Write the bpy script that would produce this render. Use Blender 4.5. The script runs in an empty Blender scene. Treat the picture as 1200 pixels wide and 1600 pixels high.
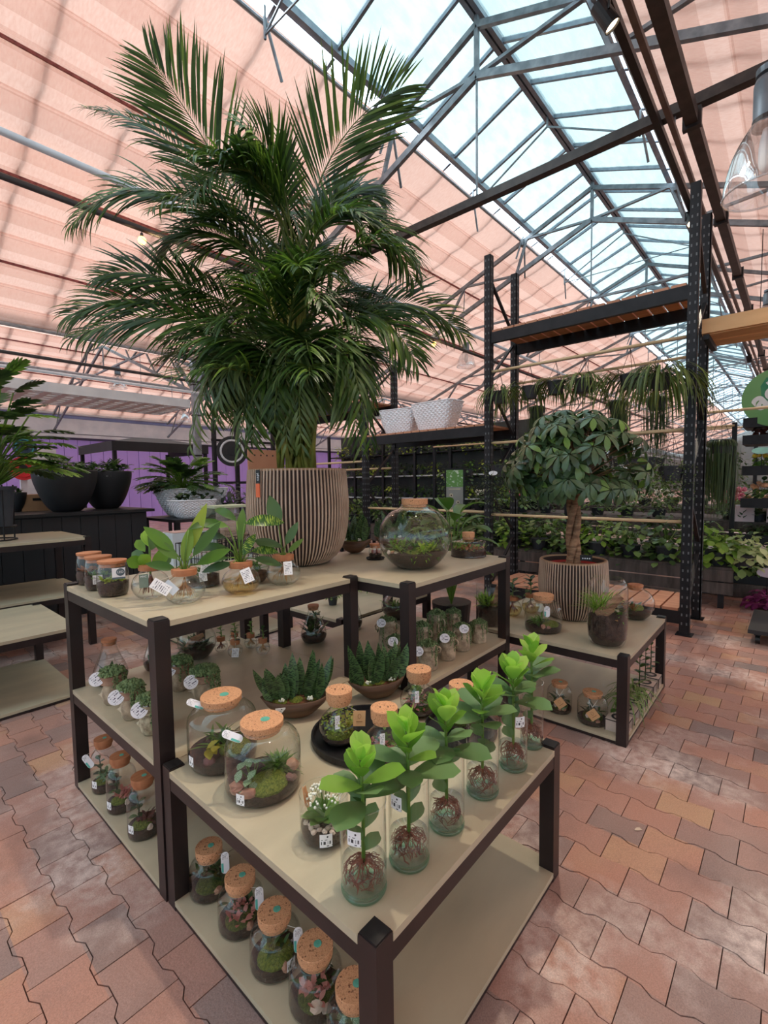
import bpy, math, random
from mathutils import Vector, Matrix
from math import sin, cos, pi, radians
rnd = random.Random(7)
SC = bpy.context.scene
COL = SC.collection

# ------------------------------------------------------------------ camera
CAM_H = 1.3237
YAW, PITCH, ROLL, FPX = 0.7191, -0.0637, -0.0138, 737.89
def setup_camera():
    fw = Vector((cos(YAW)*cos(PITCH), sin(YAW)*cos(PITCH), sin(PITCH)))
    r = fw.cross(Vector((0, 0, 1))).normalized(); u = r.cross(fw)
    rr = cos(ROLL)*r + sin(ROLL)*u; uu = -sin(ROLL)*r + cos(ROLL)*u
    m = Matrix((rr, uu, -fw)).transposed().to_4x4()
    m.translation = Vector((0, 0, CAM_H))
    cd = bpy.data.cameras.new('camera'); co = bpy.data.objects.new('camera', cd)
    cd.sensor_fit = 'HORIZONTAL'; cd.sensor_width = 36; cd.lens = 36*FPX/1200
    cd.clip_start = 0.02; cd.clip_end = 400
    co.matrix_world = m; COL.objects.link(co); SC.camera = co
setup_camera()
RIGHT = Vector((sin(YAW), -cos(YAW), 0))      # a level axis across the view, used to lay out plants in the world
AWAY = Vector((cos(YAW), sin(YAW), 0))

# ------------------------------------------------------------------ world, exposure
def setup_world():
    w = bpy.data.worlds.new('overcast_sky'); SC.world = w; w.use_nodes = True
    nt = w.node_tree; nt.nodes.clear()
    out = nt.nodes.new('ShaderNodeOutputWorld'); bg = nt.nodes.new('ShaderNodeBackground')
    tc = nt.nodes.new('ShaderNodeTexCoord'); sp = nt.nodes.new('ShaderNodeSeparateXYZ')
    rp = nt.nodes.new('ShaderNodeValToRGB')
    nz = nt.nodes.new('ShaderNodeTexNoise'); nz.inputs['Scale'].default_value = 2.5; nz.inputs['Detail'].default_value = 4
    ad = nt.nodes.new('ShaderNodeMath'); ad.operation = 'MULTIPLY_ADD'; ad.inputs[1].default_value = 0.5
    rp.color_ramp.elements[0].position = 0.15; rp.color_ramp.elements[0].color = (0.80, 0.92, 1.0, 1)
    rp.color_ramp.elements[1].position = 0.9; rp.color_ramp.elements[1].color = (0.70, 0.88, 1.0, 1)
    nt.links.new(tc.outputs['Generated'], sp.inputs[0]); nt.links.new(tc.outputs['Generated'], nz.inputs['Vector'])
    nt.links.new(sp.outputs['Z'], ad.inputs[0]); nt.links.new(nz.outputs['Fac'], ad.inputs[2])
    nt.links.new(ad.outputs[0], rp.inputs['Fac']); nt.links.new(rp.outputs['Color'], bg.inputs['Color'])
    bg.inputs['Strength'].default_value = 2.7
    nt.links.new(bg.outputs[0], out.inputs[0])
setup_world()
def veiled_sun():
    l = bpy.data.lights.new('veiled_sun', 'SUN'); l.energy = 2.4; l.angle = radians(16); l.color = (0.95, 0.97, 1.0)
    o = bpy.data.objects.new('veiled_sun', l); o.rotation_mode = 'QUATERNION'; o.rotation_quaternion = Vector((0.35, -0.75, -0.60)).to_track_quat('-Z', 'Y'); COL.objects.link(o)
veiled_sun()
SC.view_settings.view_transform = 'Standard'; SC.view_settings.look = 'None'
SC.view_settings.gamma = 1.0; SC.view_settings.use_curve_mapping = False
SC.view_settings.exposure = 1.10
cy = SC.cycles
cy.use_denoising = True
cy.max_bounces = 10; cy.diffuse_bounces = 5; cy.glossy_bounces = 3; cy.transmission_bounces = 6
cy.transparent_max_bounces = 28; cy.caustics_reflective = False; cy.caustics_refractive = False
cy.sample_clamp_indirect = 6; cy.use_adaptive_sampling = True; cy.adaptive_threshold = 0.02

# ------------------------------------------------------------------ materials
MATS = {}
def lin(c):
    return tuple(((x/255)/12.92 if x/255 <= 0.04045 else ((x/255+0.055)/1.055)**2.4) for x in c)
def new_mat(name):
    m = bpy.data.materials.new(name); m.use_nodes = True
    nt = m.node_tree; nt.nodes.clear()
    return m, nt, nt.nodes.new('ShaderNodeOutputMaterial')
def mixrgb(nt, a, b, fac, mode='MIX'):
    n = nt.nodes.new('ShaderNodeMix'); n.data_type = 'RGBA'; n.blend_type = mode
    for s, v in ((n.inputs[0], fac), (n.inputs[6], a), (n.inputs[7], b)):
        if isinstance(v, bpy.types.NodeSocket): nt.links.new(v, s)
        elif s.type == 'RGBA' and not isinstance(v, (int, float)): s.default_value = (*v[:3], 1)
        else: s.default_value = v
    return n.outputs[2]
def ramp(nt, src, stops):
    r = nt.nodes.new('ShaderNodeValToRGB'); e = r.color_ramp.elements
    while len(e) < len(stops): e.new(0.5)
    for k, (p, c) in enumerate(stops):
        e[k].position = p; e[k].color = (*c, 1) if len(c) == 3 else c
    nt.links.new(src, r.inputs['Fac']); return r.outputs['Color']
def noise(nt, scale, detail=3, coord='Object', stretch=None, rough=0.5):
    tc = nt.nodes.new('ShaderNodeTexCoord'); n = nt.nodes.new('ShaderNodeTexNoise')
    n.inputs['Scale'].default_value = scale; n.inputs['Detail'].default_value = detail; n.inputs['Roughness'].default_value = rough
    src = tc.outputs[coord]
    if coord == 'Position':
        pass
    if stretch:
        mp = nt.nodes.new('ShaderNodeMapping'); mp.inputs['Scale'].default_value = stretch
        nt.links.new(src, mp.inputs['Vector']); src = mp.outputs[0]
    nt.links.new(src, n.inputs['Vector']); return n.outputs['Fac']
def std(name, c1, c2=None, scale=8, rough=0.5, metal=0.0, bump=0.0, bscale=None, stretch=None, spec=0.5, dark=None, coat=0.0, rvar=0.0):
    """principled with noise mottling, colours given as 0-255 sRGB"""
    if name in MATS: return MATS[name]
    m, nt, out = new_mat(name); b = nt.nodes.new('ShaderNodeBsdfPrincipled')
    nt.links.new(b.outputs[0], out.inputs[0])
    c1 = lin(c1); c2 = lin(c2) if c2 else tuple(x*0.8 for x in c1)
    n = noise(nt, scale, 4, stretch=stretch)
    col = ramp(nt, n, [(0.35, c1), (0.65, c2)])
    if rvar:
        oi = nt.nodes.new('ShaderNodeObjectInfo'); g = ramp(nt, oi.outputs['Random'], [(0, (1-rvar,)*3), (1, (1,)*3)])
        col = mixrgb(nt, col, g, 1.0, 'MULTIPLY')
    nt.links.new(col, b.inputs['Base Color'])
    b.inputs['Roughness'].default_value = rough; b.inputs['Metallic'].default_value = metal
    b.inputs['Specular IOR Level'].default_value = spec; b.inputs['Coat Weight'].default_value = coat
    if bump:
        bn = nt.nodes.new('ShaderNodeBump'); bn.inputs['Strength'].default_value = bump; bn.inputs['Distance'].default_value = 0.01
        nt.links.new(noise(nt, bscale or scale*4, 5, stretch=stretch), bn.inputs['Height']); nt.links.new(bn.outputs[0], b.inputs['Normal'])
    MATS[name] = m; return m
def leafm(name, c1, c2, trans=0.35, rough=0.4, tip=None, spec=0.5, vein=None):
    """foliage: each leaf (mesh island) gets its own shade between c1 and c2, thin and translucent"""
    if name in MATS: return MATS[name]
    m, nt, out = new_mat(name)
    g = nt.nodes.new('ShaderNodeNewGeometry'); oi = nt.nodes.new('ShaderNodeObjectInfo')
    ad = nt.nodes.new('ShaderNodeMath'); ad.operation = 'ADD'
    nt.links.new(g.outputs['Random Per Island'], ad.inputs[0]); nt.links.new(oi.outputs['Random'], ad.inputs[1])
    fr = nt.nodes.new('ShaderNodeMath'); fr.operation = 'FRACT'; nt.links.new(ad.outputs[0], fr.inputs[0])
    c1 = lin(c1); c2 = lin(c2)
    stops = [(0, c1), (0.85, c2)] + ([(1.0, lin(tip))] if tip else [])
    col = ramp(nt, fr.outputs[0], stops)
    if vein:                                   # variegation, two-tone along the blade (uv: x across, y along)
        uv = nt.nodes.new('ShaderNodeTexCoord'); nz = nt.nodes.new('ShaderNodeTexNoise')
        mp = nt.nodes.new('ShaderNodeMapping'); mp.inputs['Scale'].default_value = vein[1]
        nt.links.new(uv.outputs['UV'], mp.inputs['Vector']); nt.links.new(mp.outputs[0], nz.inputs['Vector'])
        nz.inputs['Scale'].default_value = 1.0; nz.inputs['Detail'].default_value = 2
        f = ramp(nt, nz.outputs['Fac'], [(vein[2], (0, 0, 0)), (min(1, vein[2]+0.06), (1, 1, 1))])
        col = mixrgb(nt, col, lin(vein[0]), f)
    p = nt.nodes.new('ShaderNodeBsdfPrincipled'); nt.links.new(col, p.inputs['Base Color'])
    p.inputs['Roughness'].default_value = rough; p.inputs['Specular IOR Level'].default_value = spec
    t = nt.nodes.new('ShaderNodeBsdfTranslucent')
    nt.links.new(mixrgb(nt, col, (0.9, 1.0, 0.45), 0.35, 'MULTIPLY'), t.inputs['Color'])
    mx = nt.nodes.new('ShaderNodeMixShader'); mx.inputs[0].default_value = trans
    nt.links.new(p.outputs[0], mx.inputs[1]); nt.links.new(t.outputs[0], mx.inputs[2]); nt.links.new(mx.outputs[0], out.inputs[0])
    MATS[name] = m; return m
def glassm(name, tint=(0.93, 0.97, 0.95), refl=1.0, base=0.04, edge=0.0):
    """thin clear glass: see-through with fresnel reflection; the rim darkens where one looks along the wall"""
    if name in MATS: return MATS[name]
    m, nt, out = new_mat(name)
    lw = nt.nodes.new('ShaderNodeLayerWeight'); lw.inputs['Blend'].default_value = 0.5
    pw = nt.nodes.new('ShaderNodeMath'); pw.operation = 'POWER'; pw.inputs[1].default_value = 3.2; nt.links.new(lw.outputs['Facing'], pw.inputs[0])
    ma = nt.nodes.new('ShaderNodeMath'); ma.operation = 'MULTIPLY_ADD'; ma.inputs[1].default_value = 0.75*refl; ma.inputs[2].default_value = base
    ma.use_clamp = True; nt.links.new(pw.outputs[0], ma.inputs[0])
    col = mixrgb(nt, tint, tuple(max(0.0, x*(0.72-edge)) for x in tint), pw.outputs[0])
    tr = nt.nodes.new('ShaderNodeBsdfTransparent'); nt.links.new(col, tr.inputs['Color'])
    gl = nt.nodes.new('ShaderNodeBsdfGlossy'); gl.inputs['Roughness'].default_value = 0.03; gl.inputs['Color'].default_value = (1, 1, 1, 1)
    mx = nt.nodes.new('ShaderNodeMixShader'); nt.links.new(ma.outputs[0], mx.inputs[0])
    nt.links.new(tr.outputs[0], mx.inputs[1]); nt.links.new(gl.outputs[0], mx.inputs[2]); nt.links.new(mx.outputs[0], out.inputs[0])
    MATS[name] = m; return m
def emitm(name, c, s):
    if name in MATS: return MATS[name]
    m, nt, out = new_mat(name); e = nt.nodes.new('ShaderNodeEmission'); e.inputs[0].default_value = (*lin(c), 1); e.inputs[1].default_value = s
    nt.links.new(e.outputs[0], out.inputs[0]); MATS[name] = m; return m
def corkm(name, c1, c2):
    if name in MATS: return MATS[name]
    m, nt, out = new_mat(name); b = nt.nodes.new('ShaderNodeBsdfPrincipled'); nt.links.new(b.outputs[0], out.inputs[0])
    v = nt.nodes.new('ShaderNodeTexVoronoi'); v.inputs['Scale'].default_value = 330
    tc = nt.nodes.new('ShaderNodeTexCoord'); nt.links.new(tc.outputs['Object'], v.inputs['Vector'])
    n = noise(nt, 150, 3)
    col = mixrgb(nt, ramp(nt, v.outputs['Distance'], [(0.0, lin(c2)), (0.6, lin(c1))]), tuple(x*0.45 for x in lin(c2)), ramp(nt, n, [(0.60, (0, 0, 0)), (0.68, (1, 1, 1))]))
    nt.links.new(col, b.inputs['Base Color']); b.inputs['Roughness'].default_value = 0.85
    bn = nt.nodes.new('ShaderNodeBump'); bn.inputs['Strength'].default_value = 0.4; bn.inputs['Distance'].default_value = 0.002
    nt.links.new(n, bn.inputs['Height']); nt.links.new(bn.outputs[0], b.inputs['Normal'])
    MATS[name] = m; return m
def printm(name, paper, ink, kind):
    """flat print on small labels, in the label's own uv: rows of dashes and a bar code, never real words"""
    if name in MATS: return MATS[name]
    m, nt, out = new_mat(name); b = nt.nodes.new('ShaderNodeBsdfPrincipled'); nt.links.new(b.outputs[0], out.inputs[0])
    tc = nt.nodes.new('ShaderNodeTexCoord'); sp = nt.nodes.new('ShaderNodeSeparateXYZ'); nt.links.new(tc.outputs['UV'], sp.inputs[0])
    def mth(op, a, b_=None, c_=None):
        n = nt.nodes.new('ShaderNodeMath'); n.operation = op
        for k, v in enumerate((a, b_, c_)):
            if v is None: continue
            if isinstance(v, bpy.types.NodeSocket): nt.links.new(v, n.inputs[k])
            else: n.inputs[k].default_value = v
        return n.outputs[0]
    U, V = sp.outputs[0], sp.outputs[1]
    def band(s, lo, hi): return mth('MULTIPLY', mth('GREATER_THAN', s, lo), mth('LESS_THAN', s, hi))
    def wn(s, w=None):
        n = nt.nodes.new('ShaderNodeTexWhiteNoise'); n.noise_dimensions = '2D'
        cb = nt.nodes.new('ShaderNodeCombineXYZ'); nt.links.new(s, cb.inputs[0])
        if w is not None: nt.links.new(w, cb.inputs[1])
        nt.links.new(cb.outputs[0], n.inputs['Vector']); return n.outputs['Value']
    if kind == 'barcode':
        bars = mth('MULTIPLY', mth('GREATER_THAN', wn(mth('FLOOR', mth('MULTIPLY', U, 34))), 0.5), mth('MULTIPLY', band(V, 0.22, 0.46), band(U, 0.1, 0.88)))
        drop = mth('LESS_THAN', mth('ADD', mth('POWER', mth('SUBTRACT', U, 0.62), 2), mth('POWER', mth('SUBTRACT', V, 0.8), 2)), 0.005)
        txt = mth('MULTIPLY', mth('GREATER_THAN', wn(mth('FLOOR', mth('MULTIPLY', U, 22))), 0.45), mth('MULTIPLY', band(V, 0.07, 0.14), mth('GREATER_THAN', U, 0.55)))
        txt2 = mth('MULTIPLY', mth('GREATER_THAN', wn(mth('FLOOR', mth('MULTIPLY', U, 25))), 0.5), mth('MULTIPLY', band(V, 0.55, 0.6), band(U, 0.12, 0.6)))
        f = mth('MAXIMUM', mth('MAXIMUM', bars, drop), mth('MAXIMUM', txt, txt2))
    elif kind == 'script':
        n = nt.nodes.new('ShaderNodeTexNoise'); mp = nt.nodes.new('ShaderNodeMapping'); mp.inputs['Scale'].default_value = (16, 5, 1)
        nt.links.new(tc.outputs['UV'], mp.inputs['Vector']); nt.links.new(mp.outputs[0], n.inputs['Vector']); n.inputs['Scale'].default_value = 1; n.inputs['Detail'].default_value = 1
        rows = mth('GREATER_THAN', mth('SINE', mth('MULTIPLY', V, 40)), 0.1)
        f = mth('MULTIPLY', mth('MULTIPLY', mth('GREATER_THAN', n.outputs['Fac'], 0.52), rows), mth('MULTIPLY', band(V, 0.2, 0.85), band(U, 0.16, 0.86)))
    else:
        rows = mth('GREATER_THAN', mth('SINE', mth('MULTIPLY', V, 56)), 0.2)
        cells = mth('GREATER_THAN', wn(mth('FLOOR', mth('MULTIPLY', U, 18)), mth('FLOOR', mth('MULTIPLY', V, 9))), 0.4)
        f = mth('MULTIPLY', mth('MULTIPLY', rows, cells), mth('MULTIPLY', band(V, 0.12, 0.9), band(U, 0.12, 0.85)))
    nt.links.new(mixrgb(nt, lin(paper), lin(ink), f), b.inputs['Base Color']); b.inputs['Roughness'].default_value = 0.5
    MATS[name] = m; return m

# ------------------------------------------------------------------ mesh building
class MB:
    def __init__(s): s.v = []; s.f = []; s.uv = None; s.uvs = {}
    def add(s, vs, fs, uvs=None):
        n = len(s.v); s.v.extend(vs)
        for k, f in enumerate(fs):
            if uvs: s.uvs[len(s.f)] = uvs[k]
            s.f.append(tuple(i+n for i in f))
        return s
    def box(s, c, d, rot=None):
        hx, hy, hz = d[0]/2, d[1]/2, d[2]/2
        vs = [Vector((x, y, z)) for x in (-hx, hx) for y in (-hy, hy) for z in (-hz, hz)]
        if rot is not None: vs = [rot @ q for q in vs]
        c = Vector(c); vs = [q+c for q in vs]
        return s.add(vs, [(0, 1, 3, 2), (4, 6, 7, 5), (0, 4, 5, 1), (2, 3, 7, 6), (0, 2, 6, 4), (1, 5, 7, 3)])
    def bar(s, a, b, w, h=None):
        a, b = Vector(a), Vector(b); d = (b-a); L = d.length
        if L < 1e-6: return s
        d.normalize(); up = Vector((0, 0, 1)) if abs(d.z) < 0.95 else Vector((1, 0, 0))
        x = d.cross(up).normalized(); y = x.cross(d); h = h or w
        vs = [p + x*sx*w/2 + y*sy*h/2 for p in (a, b) for sx, sy in ((-1, -1), (1, -1), (1, 1), (-1, 1))]
        return s.add(vs, [(0, 3, 2, 1), (4, 5, 6, 7), (0, 1, 5, 4), (1, 2, 6, 5), (2, 3, 7, 6), (3, 0, 4, 7)])
    def tube(s, pts, r, n=6, cap=True):
        pts = [Vector(p) for p in pts]; rs = r if isinstance(r, (list, tuple)) else [r]*len(pts)
        vs = []; fs = []; ref = None
        for i, p in enumerate(pts):
            d = (pts[min(i+1, len(pts)-1)] - pts[max(i-1, 0)])
            d = d.normalized() if d.length > 1e-9 else Vector((0, 0, 1))
            if ref is None: ref = Vector((0, 0, 1)) if abs(d.z) < 0.9 else Vector((1, 0, 0))
            x = d.cross(ref)
            x = x.normalized() if x.length > 1e-6 else Vector((1, 0, 0)); y = x.cross(d); ref = y
            for k in range(n):
                a = 2*pi*k/n; vs.append(p + (x*cos(a)+y*sin(a))*rs[i])
        for i in range(len(pts)-1):
            for k in range(n):
                a, b = i*n+k, i*n+(k+1) % n
                fs.append((a, b, b+n, a+n))
        if cap: fs.append(tuple(reversed(range(n)))); fs.append(tuple(range((len(pts)-1)*n, len(pts)*n)))
        return s.add(vs, fs)
    def lathe(s, prof, c=(0, 0, 0), n=28, close=False, sx=1, sy=1, rotz=0):
        vs = []; fs = []; c = Vector(c)
        for (r, z) in prof:
            for k in range(n):
                a = 2*pi*k/n
                x, y = r*sx*cos(a), r*sy*sin(a)
                vs.append(Vector((x*cos(rotz)-y*sin(rotz), x*sin(rotz)+y*cos(rotz), z))+c)
        for i in range(len(prof)-1):
            for k in range(n):
                a, b = i*n+k, i*n+(k+1) % n; fs.append((a, b, b+n, a+n))
        if close:
            fs.append(tuple(reversed(range(n)))); fs.append(tuple(range((len(prof)-1)*n, len(prof)*n)))
        return s.add(vs, fs)
    def blob(s, c, r, n=8, m=5, jit=0.0, R=None):
        r = r if isinstance(r, (list, tuple)) else (r, r, r); c = Vector(c); vs = []; fs = []
        rot = R or Matrix.Identity(3)
        vs.append(rot @ Vector((0, 0, -r[2]))+c)
        for i in range(1, m):
            t = -pi/2+pi*i/m
            for k in range(n):
                a = 2*pi*(k+0.5*(i % 2))/n; j = 1+rnd.uniform(-jit, jit)
                vs.append(rot @ Vector((r[0]*cos(t)*cos(a)*j, r[1]*cos(t)*sin(a)*j, r[2]*sin(t)*j))+c)
        vs.append(rot @ Vector((0, 0, r[2]))+c); L = len(vs)-1
        for k in range(n):
            fs.append((0, 1+(k+1) % n, 1+k)); fs.append((L, L-n+k, L-n+(k+1) % n))
        for i in range(m-2):
            for k in range(n):
                a, b = 1+i*n+k, 1+i*n+(k+1) % n; fs.append((a, b, b+n, a+n))
        return s.add(vs, fs)
    def leaf(s, base, d, up, L, W, bend=0.6, fold=0.25, shape=0.5, seg=5, wave=0.0, half=True):
        """a blade from base along d, face turned to up, drooping by bend radians; shape<0.5 widest near base"""
        d = Vector(d).normalized(); up = Vector(up); x = d.cross(up)
        x = x.normalized() if x.length > 1e-5 else Vector((1, 0, 0)); nrm = x.cross(d)
        p = Vector(base); vs = []; fs = []; uvs = []
        cols = 3 if half else 2
        for i in range(seg+1):
            t = i/seg
            w = W*0.5*(sin(pi*min(1, max(0, t**(math.log(0.5)/math.log(shape))))) ** (0.8 if shape < 0.6 else 0.55) if 0 < t < 1 else 0.03)
            a = -bend*(t if bend < 1.3 else min(1, 1.5*t-0.5*t*t)); dd = d*cos(a)+nrm*sin(a); nn = nrm*cos(a)-d*sin(a)
            if i: p = p+dd*(L/seg)
            ed = nn*(fold*w) + nn*(wave*W*sin(t*9))
            vs.append(p - x*w+ed)
            if half: vs.append(p.copy())
            vs.append(p + x*w+ed)
        for i in range(seg):
            for k in range(cols-1):
                a = i*cols+k; fs.append((a, a+1, a+cols+1, a+cols))
                u0, u1 = k/(cols-1), (k+1)/(cols-1); uvs.append([(u0, i/seg), (u1, i/seg), (u1, (i+1)/seg), (u0, (i+1)/seg)])
        return s.add(vs, fs, uvs)
    def quad(s, a, b, c, d):
        return s.add([Vector(a), Vector(b), Vector(c), Vector(d)], [(0, 1, 2, 3)], [[(0, 0), (1, 0), (1, 1), (0, 1)]])
    def plate(s, c, x, y, pts, th):
        """a flat plate with outline pts in axes x,y about c, thickness th, uv over its bounding box"""
        x = Vector(x).normalized(); y = Vector(y).normalized(); nrm = x.cross(y); c = Vector(c); n = len(pts)
        xs = [q[0] for q in pts]; ys = [q[1] for q in pts]; x0, x1, y0, y1 = min(xs), max(xs), min(ys), max(ys)
        uv = [((q[0]-x0)/(x1-x0), (q[1]-y0)/(y1-y0)) for q in pts]
        vs = [c+x*q[0]+y*q[1]+nrm*th/2 for q in pts]+[c+x*q[0]+y*q[1]-nrm*th/2 for q in pts]
        fs = [tuple(range(n)), tuple(reversed(range(n, 2*n)))]; us = [uv, list(reversed(uv))]
        for k in range(n):
            j = (k+1) % n; fs.append((k, k+n, j+n, j)); us.append([(0, 0)]*4)
        return s.add(vs, fs, us)
    def prism(s, pts, z0, z1):
        n = len(pts); vs = [Vector((p[0], p[1], z1)) for p in pts]+[Vector((p[0], p[1], z0)) for p in pts]
        fs = [tuple(range(n)), tuple(reversed(range(n, 2*n)))]
        for k in range(n):
            j = (k+1) % n; fs.append((k, k+n, j+n, j))
        return s.add(vs, fs)
    def mesh(s, name, smooth=False):
        me = bpy.data.meshes.new(name); me.from_pydata([tuple(q) for q in s.v], [], s.f)
        if s.uvs:
            ul = me.uv_layers.new(name='uv'); li = 0
            for k, f in enumerate(s.f):
                u = s.uvs.get(k)
                for j in range(len(f)):
                    if u: ul.data[li].uv = u[j]
                    li += 1
        if smooth: me.polygons.foreach_set('use_smooth', [True]*len(me.polygons))
        me.update(); return me
def link(name, me, mat, parent=None, loc=None):
    if mat is not None and not me.materials: me.materials.append(mat)
    o = bpy.data.objects.new(name, me); COL.objects.link(o)
    if parent is not None: o.parent = parent
    if loc is not None: o.location = loc
    return o
def obj(name, mb, mat, parent=None, loc=None, smooth=False):
    return link(name, mb.mesh(name, smooth), mat, parent, loc)
def tag(o, label=None, cat=None, group=None, kind=None):
    if label: o['label'] = label
    if cat: o['category'] = cat
    if group: o['group'] = group
    if kind: o['kind'] = kind
    return o
def thing(name, label, cat, loc=(0, 0, 0), rotz=0, group=None):
    o = bpy.data.objects.new(name, None); COL.objects.link(o); o.empty_display_size = 0.05
    o.location = loc; o.rotation_euler = (0, 0, rotz); return tag(o, label, cat, group)
def struct(name, mb, mat, smooth=False): return tag(obj(name, mb, mat, smooth=smooth), kind='structure')
def copy_tree(o, parent=None):
    c = o.copy(); COL.objects.link(c)
    if parent is not None: c.parent = parent
    for ch in list(o.children): copy_tree(ch, c)
    return c
def sweep(prof, k=4):
    """round a lathe profile with a catmull-rom pass"""
    out = []; n = len(prof)
    for i in range(n-1):
        p0, p1, p2, p3 = prof[max(i-1, 0)], prof[i], prof[i+1], prof[min(i+2, n-1)]
        for j in range(k):
            t = j/k; q = []
            for a in (0, 1):
                q.append(0.5*(2*p1[a]+(p2[a]-p0[a])*t+(2*p0[a]-5*p1[a]+4*p2[a]-p3[a])*t*t+(3*p1[a]-p0[a]-3*p2[a]+p3[a])*t**3))
            out.append((max(q[0], 0.0005), q[1]))
    out.append(prof[-1]); return out
def r_at(prof, z):
    for (r0, z0), (r1, z1) in zip(prof, prof[1:]):
        if min(z0, z1) <= z <= max(z0, z1) and abs(z1-z0) > 1e-9: return r0+(r1-r0)*(z-z0)/(z1-z0)
    return prof[-1][0]
def text(name, body, size, mat, parent, c, x, y, off=0.0008, bold=0.0):
    cu = bpy.data.curves.new(name, 'FONT'); cu.body = body; cu.size = size; cu.align_x = 'CENTER'; cu.align_y = 'CENTER'; cu.extrude = 0.0002; cu.offset = bold
    to = bpy.data.objects.new(name, cu); COL.objects.link(to); bpy.context.view_layer.update()
    me = bpy.data.meshes.new_from_object(to.evaluated_get(bpy.context.evaluated_depsgraph_get())); bpy.data.objects.remove(to)
    x = Vector(x).normalized(); y = Vector(y).normalized(); n = x.cross(y)
    m = Matrix((x, y, n)).transposed().to_4x4(); m.translation = Vector(c)+n*off
    me.transform(m); me.materials.clear(); return link(name, me, mat, parent)
def ring(n, r, sy=1.0, a0=0): return [(r*cos(2*pi*k/n+a0), r*sy*sin(2*pi*k/n+a0)) for k in range(n)]
def rdir(el0=-0.2, el1=1.2, a0=0, a1=2*pi):
    a = rnd.uniform(a0, a1); e = rnd.uniform(el0, el1); return Vector((cos(a)*cos(e), sin(a)*cos(e), sin(e)))
UP = Vector((0, 0, 1))
# ------------------------------------------------------------------ setting: floor of interlocking pavers
def paver_mat():
    m, nt, out = new_mat('paver'); b = nt.nodes.new('ShaderNodeBsdfPrincipled'); nt.links.new(b.outputs[0], out.inputs[0])
    g = nt.nodes.new('ShaderNodeNewGeometry'); sp = nt.nodes.new('ShaderNodeSeparateXYZ'); nt.links.new(g.outputs['Position'], sp.inputs[0])
    def mth(op, a, b_=None):
        n = nt.nodes.new('ShaderNodeMath'); n.operation = op
        for k, v in enumerate((a, b_)):
            if v is None: continue
            if isinstance(v, bpy.types.NodeSocket): nt.links.new(v, n.inputs[k])
            else: n.inputs[k].default_value = v
        return n.outputs[0]
    row = mth('FLOOR', mth('DIVIDE', mth('SUBTRACT', sp.outputs[0], PV_U-PV_P/2), PV_P))
    odd = mth('ABSOLUTE', mth('MODULO', row, 2.0))
    cell = mth('FLOOR', mth('ADD', mth('DIVIDE', mth('SUBTRACT', sp.outputs[1], PV_V), PV_L), mth('MULTIPLY', odd, 0.5)))
    cb = nt.nodes.new('ShaderNodeCombineXYZ'); nt.links.new(row, cb.inputs[0]); nt.links.new(cell, cb.inputs[1])
    wn = nt.nodes.new('ShaderNodeTexWhiteNoise'); wn.noise_dimensions = '2D'; nt.links.new(cb.outputs[0], wn.inputs['Vector'])
    def nz(scale, detail, off=0):
        n = nt.nodes.new('ShaderNodeTexNoise'); n.inputs['Scale'].default_value = scale; n.inputs['Detail'].default_value = detail
        mp = nt.nodes.new('ShaderNodeMapping'); mp.inputs['Location'].default_value = (off, off*2, 0)
        nt.links.new(g.outputs['Position'], mp.inputs[0]); nt.links.new(mp.outputs[0], n.inputs['Vector']); return n.outputs['Fac']
    base = ramp(nt, mth('ADD', mth('MULTIPLY', wn.outputs['Value'], 0.45), mth('MULTIPLY', nz(1.6, 2), 0.6)),
                [(0.22, lin((134, 120, 118))), (0.38, lin((158, 130, 122))), (0.52, lin((176, 136, 124))), (0.68, lin((186, 138, 120))), (0.84, lin((196, 160, 126)))])
    base = mixrgb(nt, base, lin((226, 208, 200)), mth('MULTIPLY', ramp(nt, nz(2.1, 6, 3), [(0.50, (0, 0, 0)), (0.68, (1, 1, 1))]), ramp(nt, nz(26, 4, 5), [(0.35, (0.15,)*3), (0.62, (0.95,)*3)])))
    base = mixrgb(nt, base, lin((118, 96, 92)), mth('MULTIPLY', ramp(nt, nz(3.3, 5, 9), [(0.55, (0, 0, 0)), (0.75, (1, 1, 1))]), 0.6))
    base = mixrgb(nt, base, ramp(nt, nz(260, 3, 1), [(0.3, (0.78,)*3), (0.7, (1.12,)*3)]), 1.0, 'MULTIPLY')
    nt.links.new(base, b.inputs['Base Color'])
    nt.links.new(ramp(nt, nz(5, 4, 2), [(0.35, (0.30,)*3), (0.7, (0.55,)*3)]), b.inputs['Roughness'])
    bn = nt.nodes.new('ShaderNodeBump'); bn.inputs['Strength'].default_value = 0.35; bn.inputs['Distance'].default_value = 0.004
    nt.links.new(mth('ADD', nz(120, 5), mth('MULTIPLY', nz(18, 4), 1.6)), bn.inputs['Height']); nt.links.new(bn.outputs[0], b.inputs['Normal'])
    return m
PV_P, PV_L, PV_U, PV_V, PV_A = 0.1305, 0.182, 1.619, 0.390, 0.0085
PAV = paver_mat()
M_joint = std('joint_sand', (84, 66, 58), (62, 50, 44), 60, 0.9)
def paver_outline():
    hp, l, A, g = PV_P/2, PV_L/2, PV_A, 0.0014
    e = [(hp+A-g, -l+g), (hp+A-g, -l*0.66), (hp-A-g, -l*0.36), (hp-A-g, l*0.36), (hp+A-g, l*0.66), (hp+A-g, l-g)]
    return e + [(-x, y) for x, y in reversed(e)]
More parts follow.
